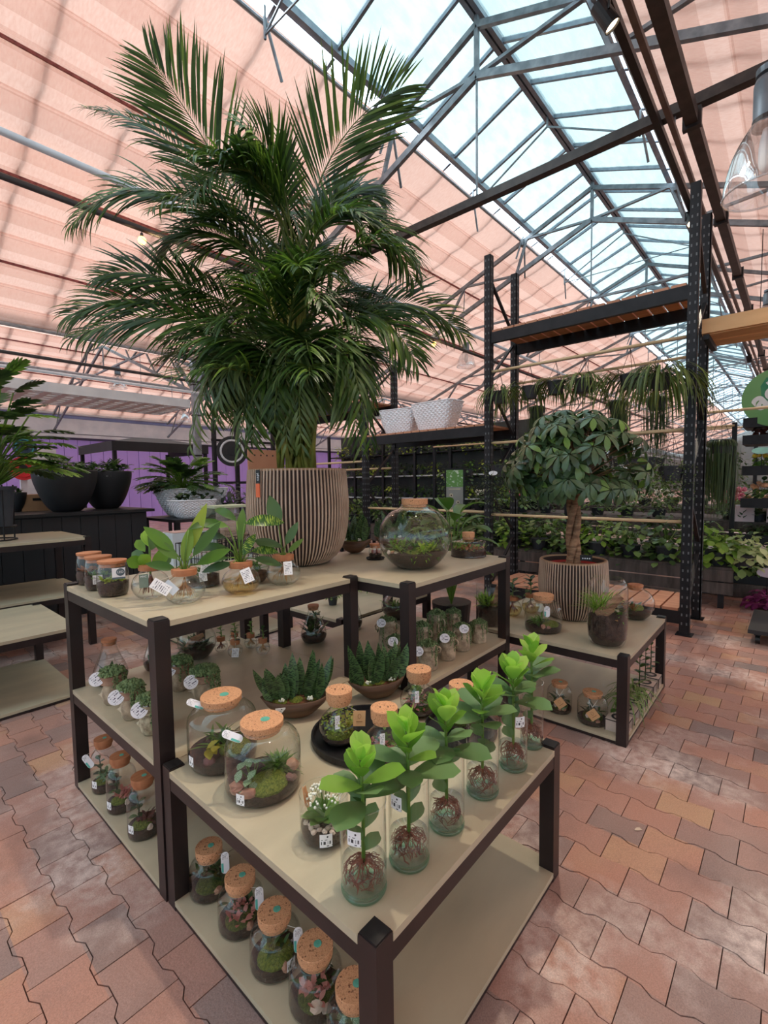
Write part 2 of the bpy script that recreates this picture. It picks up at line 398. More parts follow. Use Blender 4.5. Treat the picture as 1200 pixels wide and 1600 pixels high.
def build_floor():
    fl = struct('floor', MB().box((22, 6, -0.06), (90, 60, 0.1)), M_joint)
    out = paver_outline(); top = -0.0002
    pm = MB().prism(out, -0.012, top).mesh('brick'); pm.materials.append(PAV)
    spots = []
    for i in range(-14, 66):
        uc = PV_U+i*PV_P
        for j in range(-24, 36):
            vc = PV_V+PV_L/2+j*PV_L-(PV_L/2 if i % 2 else 0)
            d = math.hypot(uc, vc); a = math.atan2(vc, uc)-YAW
            if -1.2 < a < 1.2 and d > 0.4 and not (uc > 7 and vc > 4): spots.append((d if abs(a) < 0.72 else d+6, uc, vc, a))
    spots.sort()
    # hidden under the tables: leave those for the joined rest
    def open_floor(u, v):
        for (a, b, c, d) in ((0.62, 0.58, 1.5, 2.35), (1.5, 1.2, 2.4, 2.1), (2.48, 0.6, 3.35, 1.48)):
            if a < u < c and b < v < d: return False
        return True
    near = [s for s in spots if open_floor(s[1], s[2]) and s[0] > 0.95][:300]; nset = set((s[1], s[2]) for s in near)
    for s in near:
        o = link('brick', pm, None, fl, (s[1], s[2], rnd.uniform(-0.0012, 0.0012)))
        o.rotation_euler = (rnd.uniform(-0.006, 0.006), rnd.uniform(-0.006, 0.006), 0)
    rest = MB()
    for s in spots:
        if (s[1], s[2]) not in nset: rest.prism([(x+s[1], y+s[2]) for x, y in out], -0.012, top+rnd.uniform(-0.001, 0.001))
    tag(obj('brick', rest, PAV, fl), kind='stuff')
    # beyond the pieces the pavement goes on as one worn sheet
    for (u0, v0, u1, v1) in ((10.2, -24, 66, 36), (-20, 6.9, 10.2, 36), (-20, -24, 10.2, -4.1), (-20, -4.1, -0.25, 6.9)):
        obj('paved_area', MB().box(((u0+u1)/2, (v0+v1)/2, -0.006), (u1-u0, v1-v0, 0.01)), PAV, fl)
build_floor()

# ------------------------------------------------------------------ roof: bays along u, trusses, glazing, pink shade cloth
M_galv = std('galvanised_steel', (168, 174, 180), (138, 146, 154), 14, 0.42, 0.3, spec=0.5)
M_alu = std('aluminium_bar', (150, 160, 172), (122, 134, 148), 9, 0.35, 0.4)
M_dark = std('dark_pipe', (62, 56, 54), (46, 42, 42), 12, 0.5, 0.2)
M_truss = std('truss_steel', (142, 152, 160), (108, 118, 126), 10, 0.5, 0.2)
def fabric_mat():
    m, nt, out = new_mat('pink_shade_cloth')
    tc = nt.nodes.new('ShaderNodeTexCoord')
    mp = nt.nodes.new('ShaderNodeMapping'); mp.inputs['Scale'].default_value = (60, 16, 16); nt.links.new(tc.outputs['Object'], mp.inputs[0])
    n = nt.nodes.new('ShaderNodeTexNoise'); n.inputs['Scale'].default_value = 1; n.inputs['Detail'].default_value = 5; nt.links.new(mp.outputs[0], n.inputs['Vector'])
    n2 = noise(nt, 0.5, 3)
    c = mixrgb(nt, ramp(nt, n.outputs['Fac'], [(0.3, lin((234, 182, 163))), (0.7, lin((243, 197, 178)))]), ramp(nt, n2, [(0.3, (0.9, 0.9, 0.9)), (0.7, (1.05, 1.05, 1.05))]), 1.0, 'MULTIPLY')
    d = nt.nodes.new('ShaderNodeBsdfDiffuse'); t = nt.nodes.new('ShaderNodeBsdfTranslucent')
    nt.links.new(c, d.inputs[0]); nt.links.new(mixrgb(nt, c, (0.325, 0.322, 0.318), 1.0, 'MULTIPLY'), t.inputs[0])
    mx = nt.nodes.new('ShaderNodeMixShader'); mx.inputs[0].default_value = 0.62
    nt.links.new(d.outputs[0], mx.inputs[1]); nt.links.new(t.outputs[0], mx.inputs[2]); nt.links.new(mx.outputs[0], out.inputs[0])
    return m
M_cloth = fabric_mat()
M_seam = std('cloth_seam', (150, 84, 84), (104, 50, 56), 20, 0.8)
def glazing_mat():
    m, nt, out = new_mat('dusty_roof_glass')
    tr = nt.nodes.new('ShaderNodeBsdfTransparent'); tl = nt.nodes.new('ShaderNodeBsdfTranslucent'); tl.inputs[0].default_value = (0.50, 0.56, 0.56, 1)
    tr.inputs[0].default_value = (0.425, 0.452, 0.435, 1)
    n = noise(nt, 3.0, 6, stretch=(1, 2.5, 1)); n2 = noise(nt, 40, 3)
    f = mixrgb(nt, ramp(nt, n, [(0.32, (0.06,)*3), (0.72, (0.55,)*3)]), ramp(nt, n2, [(0.62, (0,)*3), (0.72, (0.7,)*3)]), 0.12, 'ADD')
    mx = nt.nodes.new('ShaderNodeMixShader'); nt.links.new(f, mx.inputs[0]); nt.links.new(tr.outputs[0], mx.inputs[1]); nt.links.new(tl.outputs[0], mx.inputs[2])
    nt.links.new(mx.outputs[0], out.inputs[0]); return m
M_glaz = glazing_mat()
SL, RV, RZ = 0.385, 2.72, 6.32
def rz(rv): return 5.67 if abs(rv-13.9) < 0.01 else RZ
def zroof(v, rv=RV): return rz(rv)-SL*abs(v-rv)
U0, U1 = -7.0, 58.0
TR = [0.95+3.76*k for k in range(-2, 15)]
def hem_mat():
    m, nt, out = new_mat('cloth_hem'); a = nt.nodes.new('ShaderNodeBsdfTransparent'); a.inputs[0].default_value = (1, 0.97, 0.95, 1); d = nt.nodes.new('ShaderNodeBsdfDiffuse'); d.inputs[0].default_value = (*lin((222, 158, 140)), 1)
    mx = nt.nodes.new('ShaderNodeMixShader'); mx.inputs[0].default_value = 0.17; nt.links.new(a.outputs[0], mx.inputs[1]); nt.links.new(d.outputs[0], mx.inputs[2]); nt.links.new(mx.outputs[0], out.inputs[0]); return m
M_hem = hem_mat()
def cloth(name, v0, v1, rv, u0, u1, drop=0.078, seams=()):
    """shade cloth hung below the glazing between v0 and v1, sagging between its support wires"""
    mb = MB(); nv = 72; us = []; u = u0
    while u < u1: us.append(u); u += 0.94 if u < 20 else 3.76
    us.append(u1)
    for iu, uu in enumerate(us):
        for k in range(nv+1):
            t = k/nv; v = v0+(v1-v0)*t; s = abs(v-rv)/0.425
            sag = 0.034*abs(sin(pi*s))**0.7 + 0.006*sin(7.3*s+uu*1.7)+0.004*sin(uu*3.1+v)
            mb.v.append(Vector((uu, v, zroof(v, rv)-drop-sag)))
    for iu in range(len(us)-1):
        for k in range(nv):
            a = iu*(nv+1)+k; mb.f.append((a, a+1, a+nv+2, a+nv+1))
    o = struct(name, mb, M_cloth, smooth=True)
    sm = MB()
    for v in seams: sm.bar((u0, v, zroof(v, rv)-drop-0.03), (u1, v, zroof(v, rv)-drop-0.03), 0.016, 0.03)
    hm = MB(); n = int(abs(v1-v0)/0.425)+1
    for k in range(1, n):                          # hems: a second layer of cloth along every support wire
        s0 = math.copysign(1, v1-v0); base = rv+s0*0.425*round(abs(v0-rv)/0.425); v = base+s0*0.425*k; w = 0.07 if any(abs(v-q) < 0.2 for q in seams) else 0.018; fo = v+s0*0.215; lo_, hi_ = min(v, fo), max(v, fo)
        hm.add([Vector((u0, lo_, zroof(lo_, rv)-drop-0.052)), Vector((u1, lo_, zroof(lo_, rv)-drop-0.052)), Vector((u1, hi_, zroof(hi_, rv)-drop-0.052)), Vector((u0, hi_, zroof(hi_, rv)-drop-0.052))], [(0, 1, 2, 3)])
        if abs(v-v0) > abs(v1-v0)-0.1: break
        za = zroof(v, rv)-drop-0.012; a = v-w; b = v+w
        hm.add([Vector((u0, a, zroof(a, rv)-drop-0.05)), Vector((u1, a, zroof(a, rv)-drop-0.05)), Vector((u1, v, za)), Vector((u0, v, za)), Vector((u1, b, zroof(b, rv)-drop-0.05)), Vector((u0, b, zroof(b, rv)-drop-0.05))], [(0, 1, 2, 3), (3, 2, 4, 5)])
    obj('hem', hm, M_hem, o)
    if seams: obj('seam_wire', sm, M_seam, o)
    return o
cloth('ceiling', 3.96, 9.02, RV, U0, U1, seams=(5.30, 6.57, 7.84))
cloth('ceiling', 1.50, -3.6, RV, U0, U1, seams=(0.14, -1.13, -2.4))
B2 = 13.9
cloth('ceiling', 14.5, 18.6, B2, U0, U1, seams=(15.2, 16.5, 17.8)); cloth('ceiling', 13.3, 9.2, B2, U0, U1, seams=(12.6, 11.2))
cloth('ceiling', -3.8, -9.0, -10.1, U0, U1); cloth('ceiling', -11.3, -16.4, -10.1, U0, U1)

def skylight(idx, rv, half, u0, u1, singles):
    RZ = rz(rv)
    w = tag(bpy.data.objects.new('window_%d' % idx, None), kind='structure'); COL.objects.link(w)
    sp = 0.75; n = int((u1-u0)/sp); rest = MB(); rb = MB(); pane_me = {}
    for side in (-1, 1):
        a = (0, 0.03*side, -0.0115); e = (0, half*side, -SL*half)
        me = MB().add([Vector(q) for q in ((0.02, a[1], a[2]), (sp-0.02, a[1], a[2]), (sp-0.02, e[1], e[2]), (0.02, e[1], e[2]),
                       (0.02, a[1], a[2]+0.005), (sp-0.02, a[1], a[2]+0.005), (sp-0.02, e[1], e[2]+0.005), (0.02, e[1], e[2]+0.005))],
                      [(0, 1, 2, 3), (4, 7, 6, 5), (0, 4, 5, 1), (1, 5, 6, 2), (2, 6, 7, 3), (3, 7, 4, 0)]).mesh('pane'); me.materials.append(M_glaz)
        me2 = MB().bar((0, a[1], a[2]-0.015), (0, e[1], e[2]-0.015), 0.035, 0.05).mesh('glazing_bar'); me2.materials.append(M_alu)
        for k in range(n):
            u = u0+k*sp
            if singles[0] <= u <= singles[1]:
                link('pane', me, None, w, (u, rv, RZ)); link('glazing_bar', me2, None, w, (u, rv, RZ))
            else:
                rest.add([Vector(q.co)+Vector((u, rv, RZ)) for q in me.vertices][:4], [(0, 1, 2, 3)])
                rb.bar((u, rv+a[1], RZ-0.025), (u, rv+e[1], RZ+e[2]-0.015), 0.035, 0.05)
    tag(obj('pane', rest, M_glaz, w), kind='stuff'); tag(obj('glazing_bar', rb, M_alu, w), kind='stuff')
    m = MB(); m.bar((u0, rv-0.035, RZ-0.03), (u1, rv-0.035, RZ-0.03), 0.05, 0.10).bar((u0, rv+0.035, RZ-0.03), (u1, rv+0.035, RZ-0.03), 0.05, 0.10)
    obj('ridge_beam', m, M_alu, w); obj('ridge_cap', MB().bar((u0, rv, RZ+0.03), (u1, rv, RZ+0.03), 0.07, 0.05), M_dark, w)
    m = MB()
    for s in (-1, 1): m.bar((u0, rv+s*(half+0.02), RZ-SL*half-0.03), (u1, rv+s*(half+0.02), RZ-SL*half-0.03), 0.07, 0.08)
    obj('window_sill', m, M_alu, w)
skylight(1, RV, 1.08, -6.8, 58, (2.9, 26)); skylight(2, B2, 0.6, -6.8, 58, (99, 99)); skylight(3, -10.1, 1.2, -6.8, 58, (99, 99))
# rafters above the cloth: they draw the soft stripes on it
def rafters():
    m = MB(); u = -6.8
    while u < 30:
        m.bar((u, 3.86, zroof(3.86)-0.05), (u, 9.05, zroof(9.05)-0.05), 0.036, 0.010)
        m.bar((u, 1.58, zroof(1.58)-0.05), (u, -3.6, zroof(-3.6)-0.05), 0.036, 0.010)
        m.bar((u, 14.5, zroof(14.5, B2)-0.035), (u, 18.7, zroof(18.7, B2)-0.035), 0.07, 0.012); u += 0.75
    return m
tag(struct('trim_1', rafters(), M_alu), kind='structure')
def longbars():
    m = MB()
    for v, z, w in ((3.98, 5.72, 0.045), (1.50, 5.74, 0.045)): m.tube([(U0, v, z), (U1, v, z)], w/2, 8)
    return m
struct('trim_2', longbars(), M_galv)
# gutters and eaves
def gutter(v, z=3.86):
    m = MB(); m.box(((U0+U1)/2, v, z), (U1-U0, 0.22, 0.03)); m.box(((U0+U1)/2, v-0.11, z+0.07), (U1-U0, 0.02, 0.16)); m.box(((U0+U1)/2, v+0.11, z+0.07), (U1-U0, 0.02, 0.16))
    m.tube([(U0, v-0.2, z-0.12), (U1, v-0.2, z-0.12)], 0.03, 8); return m
M_white = std('white_paint', (214, 220, 226), (196, 204, 212), 3, 0.5)
for k, v in enumerate((9.1, 18.7, -3.7)): struct('trim_%d' % (3+k), gutter(v), M_white if v > 9.5 else M_galv)

def truss(u, rv, vl, vr, post=None, full=True, far=False):
    """one roof frame across a bay: top and bottom chords in a flat scissor, zigzag webs, a tie bar and hanger rods"""
    t = tag(bpy.data.objects.new('roof_truss', None), kind='structure'); COL.objects.link(t)
    up = lambda v: (u, v, zroof(v, rv)-0.17); lo = lambda v: (u, v, zroof(v, rv)-0.68)
    if far:
        m = MB()
        for s, e in ((1, vl), (-1, vr)):
            m.bar(up(rv), up(e), 0.05, 0.06); m.bar(lo(rv), lo(e), 0.05, 0.06)
            h = abs(e-rv); q = [0.0, 1.14, 1.75, 2.44, 3.1, 3.8, 4.4, 5.0, 5.6, 6.2]
            for i, d in enumerate(q[:-1]):
                if q[i+1] > h: break
                a, b = (lo, up) if i % 2 == 0 else (up, lo); m.bar(a(rv+s*d), b(rv+s*q[i+1]), 0.03)
        m.bar((u, vl, 4.35), (u, vr, 4.35), 0.04).bar((u, rv, rz(rv)), (u, rv, 4.35), 0.025)
        obj('frame', m, M_truss, t); return t
    obj('chord', MB().bar(up(rv), up(vl), 0.05, 0.065), M_truss, t); obj('chord', MB().bar(up(rv), up(vr), 0.05, 0.065), M_truss, t)
    obj('chord', MB().bar(lo(rv), lo(vl), 0.05, 0.075), M_truss, t); obj('chord', MB().bar(lo(rv), lo(vr), 0.05, 0.075), M_truss, t)
    for s, e in ((1, vl), (-1, vr)):
        q = [0.0, 1.14, 1.35, 2.44, 2.9, 3.7, 4.2, 5.0, 5.6, 6.2]; w = MB()
        for i, d in enumerate(q[:-1]):
            if q[i+1] > abs(e-rv): break
            a, b = (lo, up) if i % 2 == 0 else (up, lo); w.bar(a(rv+s*d), b(rv+s*q[i+1]), 0.045, 0.035)
        obj('web', w, M_truss, t)
        # bracket strut below the skylight edge, splayed
        w = MB(); z0 = zroof(rv+s*1.2, rv)-0.2; w.bar((u+0.03, rv+s*1.2, z0), (u+0.36, rv+s*1.34, z0-0.47), 0.028).bar((u-0.03, rv+s*1.2, z0+0.1), (u-0.1, rv+s*1.3, z0-0.28), 0.022)
        w.box((u, rv+s*1.22, z0), (0.1, 0.07, 0.1)); obj('bracket', w, M_truss, t)
    dk = abs(u-4.71) < 0.1
    obj('tie_beam', MB().bar((u, vl, 4.35), (u, vr, 4.35), 0.085 if dk else 0.035, 0.085 if dk else 0.035), M_dark if dk else M_truss, t)
    w = MB().bar((u, rv, RZ-0.05), (u, rv, lo(rv)[2]-0.03), 0.045).bar((u, rv, lo(rv)[2]), (u, rv, 4.37), 0.018)
    for d in (2.45, 4.0): 
        for s in (1, -1): w.bar(up(rv+s*d), (u, rv+s*d*1.02, 4.36), 0.014)
    obj('hanger_rod', w, M_truss, t)
    return t
for k, u in enumerate(TR):
    if u > 2: truss(u, RV, 9.05, -3.6, far=(k > 7))
for u in TR:
    if 0 < u < 30: truss(u, B2, 18.6, 9.2, far=True)
# light intermediate stays between the frames
def stay(u):
    m = MB(); a = Vector((u, RV, zroof(RV)-0.2))
    for s in (1, -1):
        e = Vector((u, RV+s*1.15, zroof(RV+1.15)-0.22)); m.bar(a, e-Vector((0, 0, 0.16)), 0.018).bar(e+Vector((0, 0, 0.1)), e-Vector((0, 0, 0.2)), 0.02)
        m.bar(e, e+Vector((0.22, 0.05*s, -0.42)), 0.022)
    m.bar((u, RV+1.15, zroof(RV+1.15)-0.38), (u, RV-1.15, zroof(RV+1.15)-0.38), 0.014); m.bar(a+Vector((0, 0, 0.16)), a, 0.02)
    return m
for k in range(8): tag(obj('roof_stay', stay(2.83+3.76*k), M_truss), kind='structure')
# posts carrying the gutters
def column(u, v):
    m = MB().box((u, v, 1.93), (0.13, 0.10, 3.86)); t = struct('trim_%d' % (100+int(u*10) % 97), m, M_galv)
    obj('bracket', MB().bar((u, v+0.05, 3.2), (u, v+0.75, 3.85), 0.06).bar((u, v-0.05, 3.2), (u, v-0.75, 3.85), 0.06), M_truss, t)
    b = MB()
    for z in (1.9, 2.7, 3.3): b.box((u, v, z), (0.15, 0.12, 0.03))
    obj('clamp', b, M_dark, t); return t
for u in (4.73, 12.23, 19.8): column(u, 9.1)
for u in (8.4, 15.9, 23.4, 31): column(u, -3.7)
# long pipes hung under the roof, parallel to the ridge
def pipe(name, v, z, r, mat, u0=U0, u1=U1): return tag(obj(name, MB().tube([(u0, v, z), (u1, v, z)], r, 10), mat, smooth=True), kind='structure')
pipe('heating_pipe', 5.08, 4.28, 0.032, M_white); pipe('heating_pipe', 5.82, 4.29, 0.032, M_dark); pipe('sprinkler_pipe', 8.8, 3.30, 0.026, M_dark)
pipe('sprinkler_pipe', 8.1, 2.95, 0.022, M_white); pipe('sprinkler_pipe', 10.6, 3.5, 0.03, M_galv)

# ------------------------------------------------------------------ walls
M_purple = std('purple_cladding', (186, 160, 240), (174, 148, 230), 0.8, 0.6)
def wall_left():
    t = tag(bpy.data.objects.new('wall_left', None), kind='structure'); COL.objects.link(t)
    pm = MB().box((0, 0, 0), (0.385, 0.05, 2.9)).mesh('panel'); pm.materials.append(M_purple)
    for k in range(160): link('panel', pm, None, t, (-6+0.4*k, 18.75+0.01*(k % 2), 1.45))
    obj('backing', MB().box((25.5, 18.83, 1.95), (66, 0.06, 3.95)), std('grey_backing', (110, 100, 130), None, 3), t)
    obj('eave_board', MB().box((25, 18.62, 3.35), (64, 0.06, 0.5)).box((25, 18.58, 3.02), (64, 0.08, 0.10)), M_white, t)
wall_left()
# the hall's other sides are glazed walls of panes between posts, daylight comes in through them
M_wglass = glazing_mat(); M_wglass.name = 'wall_glass'
for n_ in M_wglass.node_tree.nodes:
    if n_.type == 'BSDF_TRANSLUCENT': n_.inputs[0].default_value = (0.30, 0.32, 0.32, 1)
    if n_.type == 'BSDF_TRANSPARENT': n_.inputs[0].default_value = (0.24, 0.275, 0.285, 1)
def glass_wall(name, a, b, h, step=2.0, sill=0.5):
    a, b = Vector(a), Vector(b); L = (b-a).length; d = (b-a).normalized(); n = int(L/step); t = tag(bpy.data.objects.new(name, None), kind='structure'); COL.objects.link(t)
    ps = MB(); ms = MB()
    for k in range(n):
        p = a+d*(k+0.02)*L/n; q = a+d*(k+0.98)*L/n; ps.add([p+UP*sill, q+UP*sill, q+UP*h, p+UP*h], [(0, 1, 2, 3)]); ms.bar(a+d*k*L/n, a+d*k*L/n+UP*h, 0.08)
    ms.bar(a+UP*sill, b+UP*sill, 0.08).bar(a+UP*h, b+UP*h, 0.08).bar(a+UP*2.6, b+UP*2.6, 0.05)
    obj('pane', ps, M_wglass, t); obj('mullion', ms, M_alu, t); obj('plinth_wall', MB().bar(a+UP*sill/2, b+UP*sill/2, 0.1, sill) if False else MB().box((a+b)/2+UP*sill/2, (max(abs(b.x-a.x), 0.1), max(abs(b.y-a.y), 0.1), sill)), std('grey_plinth', (150, 152, 150), (128, 130, 128), 0.6, 0.7), t)
glass_wall('wall_front', (-7.2, -16.5, 0), (-7.2, 18.8, 0), 6.2); glass_wall('wall_right', (-7.2, -16.6, 0), (58.3, -16.6, 0), 3.9); struct('wall_back', MB().box((58.3, 1, 3.4), (0.1, 36, 6.8)), std('grey_end_wall', (132, 136, 134), (108, 112, 110), 0.6, 0.7))
# ------------------------------------------------------------------ display tables
M_leg = std('dark_bronze_steel', (52, 42, 42), (42, 34, 34), 7, 0.38, 0.35)
M_top = std('greige_board', (194, 183, 156), (178, 168, 144), 2.2, 0.42, stretch=(1, 3, 1), bump=0.06, bscale=60)
M_edge = std('board_edge', (150, 136, 118), (134, 120, 104), 6, 0.6)
M_blk = std('black_steel', (38, 36, 38), (28, 27, 29), 8, 0.45, 0.3)
M_blkwood = std('black_painted_wood', (40, 41, 46), (30, 31, 35), 3, 0.6, stretch=(1, 1, 0.2))
def table(label, u0, v0, u1, v1, levels, lw=0.05, group=None, mleg=None, rot=0):
    """square-tube table; levels = heights of its boards, the top one first"""
    mleg = mleg or M_leg; W, D = u1-u0, v1-v0
    t = thing('display_table', label, 'table', ((u0+u1)/2, (v0+v1)/2, 0), rot, group)
    x0, x1, y0, y1 = -W/2, W/2, -D/2, D/2; H = levels[0]; g = 0.001
    for x in (x0+lw/2, x1-lw/2):
        for y in (y0+lw/2, y1-lw/2):
            l = obj('leg', MB().box((x, y, H/2+0.002), (lw-2*g, lw-2*g, H+0.004)), mleg, t)
            obj('end_cap', MB().box((x, y, H+0.006), (lw-0.006, lw-0.006, 0.004)), M_blk, l)
    names = ['tabletop', 'shelf', 'bottom_shelf']
    for k, z in enumerate(levels):
        th = 0.018 if z > 0.1 else 0.016; rh = 0.042 if z > 0.1 else 0.016
        pts = [(x0+lw, y0), (x1-lw, y0), (x1-lw, y0+lw), (x1, y0+lw), (x1, y1-lw), (x1-lw, y1-lw), (x1-lw, y1), (x0+lw, y1), (x0+lw, y1-lw), (x0, y1-lw), (x0, y0+lw), (x0+lw, y0+lw)]
        b = obj(names[k] if z > 0.1 else 'bottom_shelf', MB().prism(pts, z-th, z), M_top, t)
        zc = z-th-rh/2
        for (a, c) in (((x0+lw/2, y0+lw), (x0+lw/2, y1-lw)), ((x1-lw/2, y0+lw), (x1-lw/2, y1-lw)), ((x0+lw, y0+lw/2), (x1-lw, y0+lw/2)), ((x0+lw, y1-lw/2), (x1-lw, y1-lw/2))):
            obj('rail', MB().box(((a[0]+c[0])/2, (a[1]+c[1])/2, zc), (max(abs(a[0]-c[0]), lw-0.004), max(abs(a[1]-c[1]), lw-0.004), rh-0.001)), mleg, t)
    return t
T1 = table('tall square three-tier display table at left, root vases along its top', 0.600, 1.466, 1.492, 2.367, (0.90, 0.45, 0.034))
T1b = table('tall square display table behind, with the globe terrarium on top', 1.494, 1.180, 2.400, 2.080, (0.90, 0.45))
T2 = table('low square display table at the front, cylinder vases along its right edge', 0.604, 0.563, 1.512, 1.462, (0.45, 0.034))
T3 = table('low square display table at right under the umbrella tree', 2.461, 0.593, 3.364, 1.494, (0.45, 0.034))
T4 = table('low empty two-tier table at the left edge of the aisle', 0.015, 3.352, 0.920, 4.260, (0.45, 0.034))
T5 = table('tall empty table against the black counter at far left', -0.30, 4.40, 1.335, 5.30, (0.90, 0.45))
T6 = table('low table in the middle behind the globe terrarium, bearing bowls', 2.02, 2.14, 2.99, 3.04, (0.45,))

# ------------------------------------------------------------------ shared materials of the plants and jars
GL = glassm('clear_glass', (0.985, 0.995, 0.99), 1.0, 0.042, 0.1); GLd = glassm('jar_glass', (0.97, 0.985, 0.975), 1.0, 0.048, 0.15)
GLg = glassm('green_glass_foot', (0.68, 0.90, 0.82), 0.8, 0.06, 0.1)
WAT = glassm('water', (0.97, 0.995, 0.985), 0.35, 0.012); WATy = glassm('amber_water', (0.92, 0.82, 0.58), 0.4, 0.015)
CORK = corkm('cork', (214, 160, 118), (176, 118, 80)); CORKw = std('plain_wooden_lid', (190, 128, 88), (168, 106, 70), 10, 0.6, stretch=(1, 6, 1))
SOIL = std('soil', (66, 46, 36), (42, 30, 24), 60, 0.95, bump=0.6, bscale=160); SOILr = std('bark_soil', (120, 78, 50), (72, 46, 32), 90, 0.95, bump=0.7, bscale=150)
MOSS = std('moss', (84, 104, 30), (140, 150, 58), 190, 0.9, bump=0.9, bscale=420); MOSSd = std('dark_moss', (58, 70, 24), (104, 112, 44), 190, 0.9, bump=0.9, bscale=420)
STONE = std('pink_stone', (196, 148, 122), (150, 104, 90), 20, 0.7); STONEr = std('plum_stone', (134, 92, 90), (104, 70, 70), 24, 0.7)
STONEw = std('white_pebble', (222, 204, 190), (196, 172, 156), 20, 0.7)
LABEL = printm('barcode_label', (244, 244, 246), (52, 52, 58), 'barcode'); PAPER = printm('printed_card', (242, 242, 244), (110, 112, 124), 'rows')
SCRIPT = printm('script_tag', (244, 244, 250), (70, 70, 96), 'script')
TEAL = std('teal_card', (96, 190, 176), (86, 178, 164), 5, 0.5); STICK = std('teal_sticker', (110, 190, 168), (90, 170, 150), 60, 0.5)
KRAFT = std('kraft_card', (206, 164, 118), (196, 152, 106), 20, 0.8); WHITEc = std('white_card', (240, 240, 244), (232, 232, 238), 5, 0.5)
STRING = std('white_string', (220, 216, 206), (200, 196, 186), 50, 0.9); BLK = std('black_dot', (20, 20, 22), None, 5, 0.5)
L_clusia = leafm('clusia_leaf', (82, 130, 42), (130, 176, 68), 0.35, 0.32); L_clusiaY = leafm('young_clusia_leaf', (146, 200, 76), (184, 224, 106), 0.45, 0.35)
L_clusiaD = leafm('old_clusia_leaf', (80, 116, 66), (108, 142, 88), 0.25, 0.4)
L_dark = leafm('dark_leaf', (34, 60, 32), (66, 100, 48), 0.25, 0.38); L_mid = leafm('mid_leaf', (62, 104, 42), (110, 150, 64), 0.35, 0.42)
L_light = leafm('light_leaf', (104, 148, 52), (158, 192, 84), 0.45, 0.45); L_yel = leafm('yellow_leaf', (172, 164, 50), (206, 196, 84), 0.4, 0.5)
L_lime = leafm('lime_leaf', (150, 182, 62), (196, 214, 96), 0.5, 0.45)
L_fit = leafm('fittonia_leaf', (96, 140, 96), (130, 168, 126), 0.3, 0.45, vein=((206, 222, 200), (14, 14, 1), 0.54))
L_pink = leafm('pink_leaf', (190, 116, 112), (216, 150, 140), 0.35, 0.5); L_red = leafm('maroon_leaf', (88, 48, 46), (124, 70, 62), 0.3, 0.5)
L_rust = leafm('rust_leaf', (150, 92, 58), (184, 124, 78), 0.3, 0.5)
L_var = leafm('variegated_leaf', (74, 116, 52), (110, 150, 70), 0.35, 0.45, vein=((214, 222, 168), (5, 3, 1), 0.52))
L_cal = leafm('striped_leaf', (40, 86, 36), (54, 104, 40), 0.35, 0.35, vein=((164, 196, 82), (1.2, 26, 1), 0.53))
L_sans = leafm('banded_leaf', (74, 104, 62), (88, 120, 70), 0.12, 0.4, vein=((28, 46, 32), (1.5, 30, 1), 0.50))
L_pearl = leafm('pearl_foliage', (78, 106, 64), (142, 164, 112), 0.2, 0.5)
ROOT = std('brown_root', (132, 66, 40), (92, 44, 28), 40, 0.6); ROOTp = std('pale_root', (196, 152, 98), (156, 108, 64), 40, 0.6); ROOTy = std('straw_root', (214, 184, 112), (186, 150, 80), 40, 0.6)
STEM = std('green_stem', (104, 140, 52), (84, 118, 44), 20, 0.5); STEMb = std('woody_stem', (128, 100, 74), (98, 76, 56), 30, 0.8)
BARK = std('driftwood', (178, 140, 108), (124, 92, 70), 14, 0.9, bump=0.7, bscale=50, stretch=(1, 1, 5))
FLOW = std('white_flower', (246, 246, 238), (232, 236, 214), 60, 0.6); M_clay = std('weathered_clay', (198, 182, 156), (146, 130, 110), 34, 0.9, bump=0.5, bscale=90)
M_clay2 = std('mossy_cream_clay', (196, 186, 158), (132, 118, 96), 60, 0.9, bump=0.5, bscale=120); M_terra = std('terracotta_rim', (176, 140, 116), (140, 110, 92), 30, 0.85)
M_bowl = std('brown_wooden_bowl', (96, 68, 46), (74, 50, 34), 6, 0.5, stretch=(1, 1, 9), bump=0.15, bscale=30)

CAMXY = Vector((0, 0, 0))
def facing(c):
    d = Vector((-c[0], -c[1], 0)).normalized(); return d
def sticker(parent, c, r, z, w, h, az=0.0, name='price_label', mat=None, tilt=0.0):
    """a label on a round jar wall at azimuth az (0 = the aisle side), curved with the wall"""
    d = facing(c); a0 = math.atan2(d.y, d.x)+az; m = MB(); n = 4; span = w/r
    for k in range(n):
        f0, f1 = k/n, (k+1)/n; p = []
        for f, zz in ((f0, 0), (f1, 0), (f1, 1), (f0, 1)):
            a = a0-span/2+span*f; p.append(Vector(((r+0.0006)*cos(a), (r+0.0006)*sin(a), z-h/2+h*zz+tilt*(f-0.5)*w)))
        m.add(p, [(0, 1, 2, 3)], [[(f0, 0), (f1, 0), (f1, 1), (f0, 1)]])
    return obj(name, m, mat or LABEL, parent)
def pill(w, h, n=8):
    r = w/2; return [(r*cos(pi*k/n), h/2-r+r*sin(pi*k/n)) for k in range(n+1)]+[(r*cos(pi+pi*k/n), -h/2+r+r*sin(pi+pi*k/n)) for k in range(n+1)]
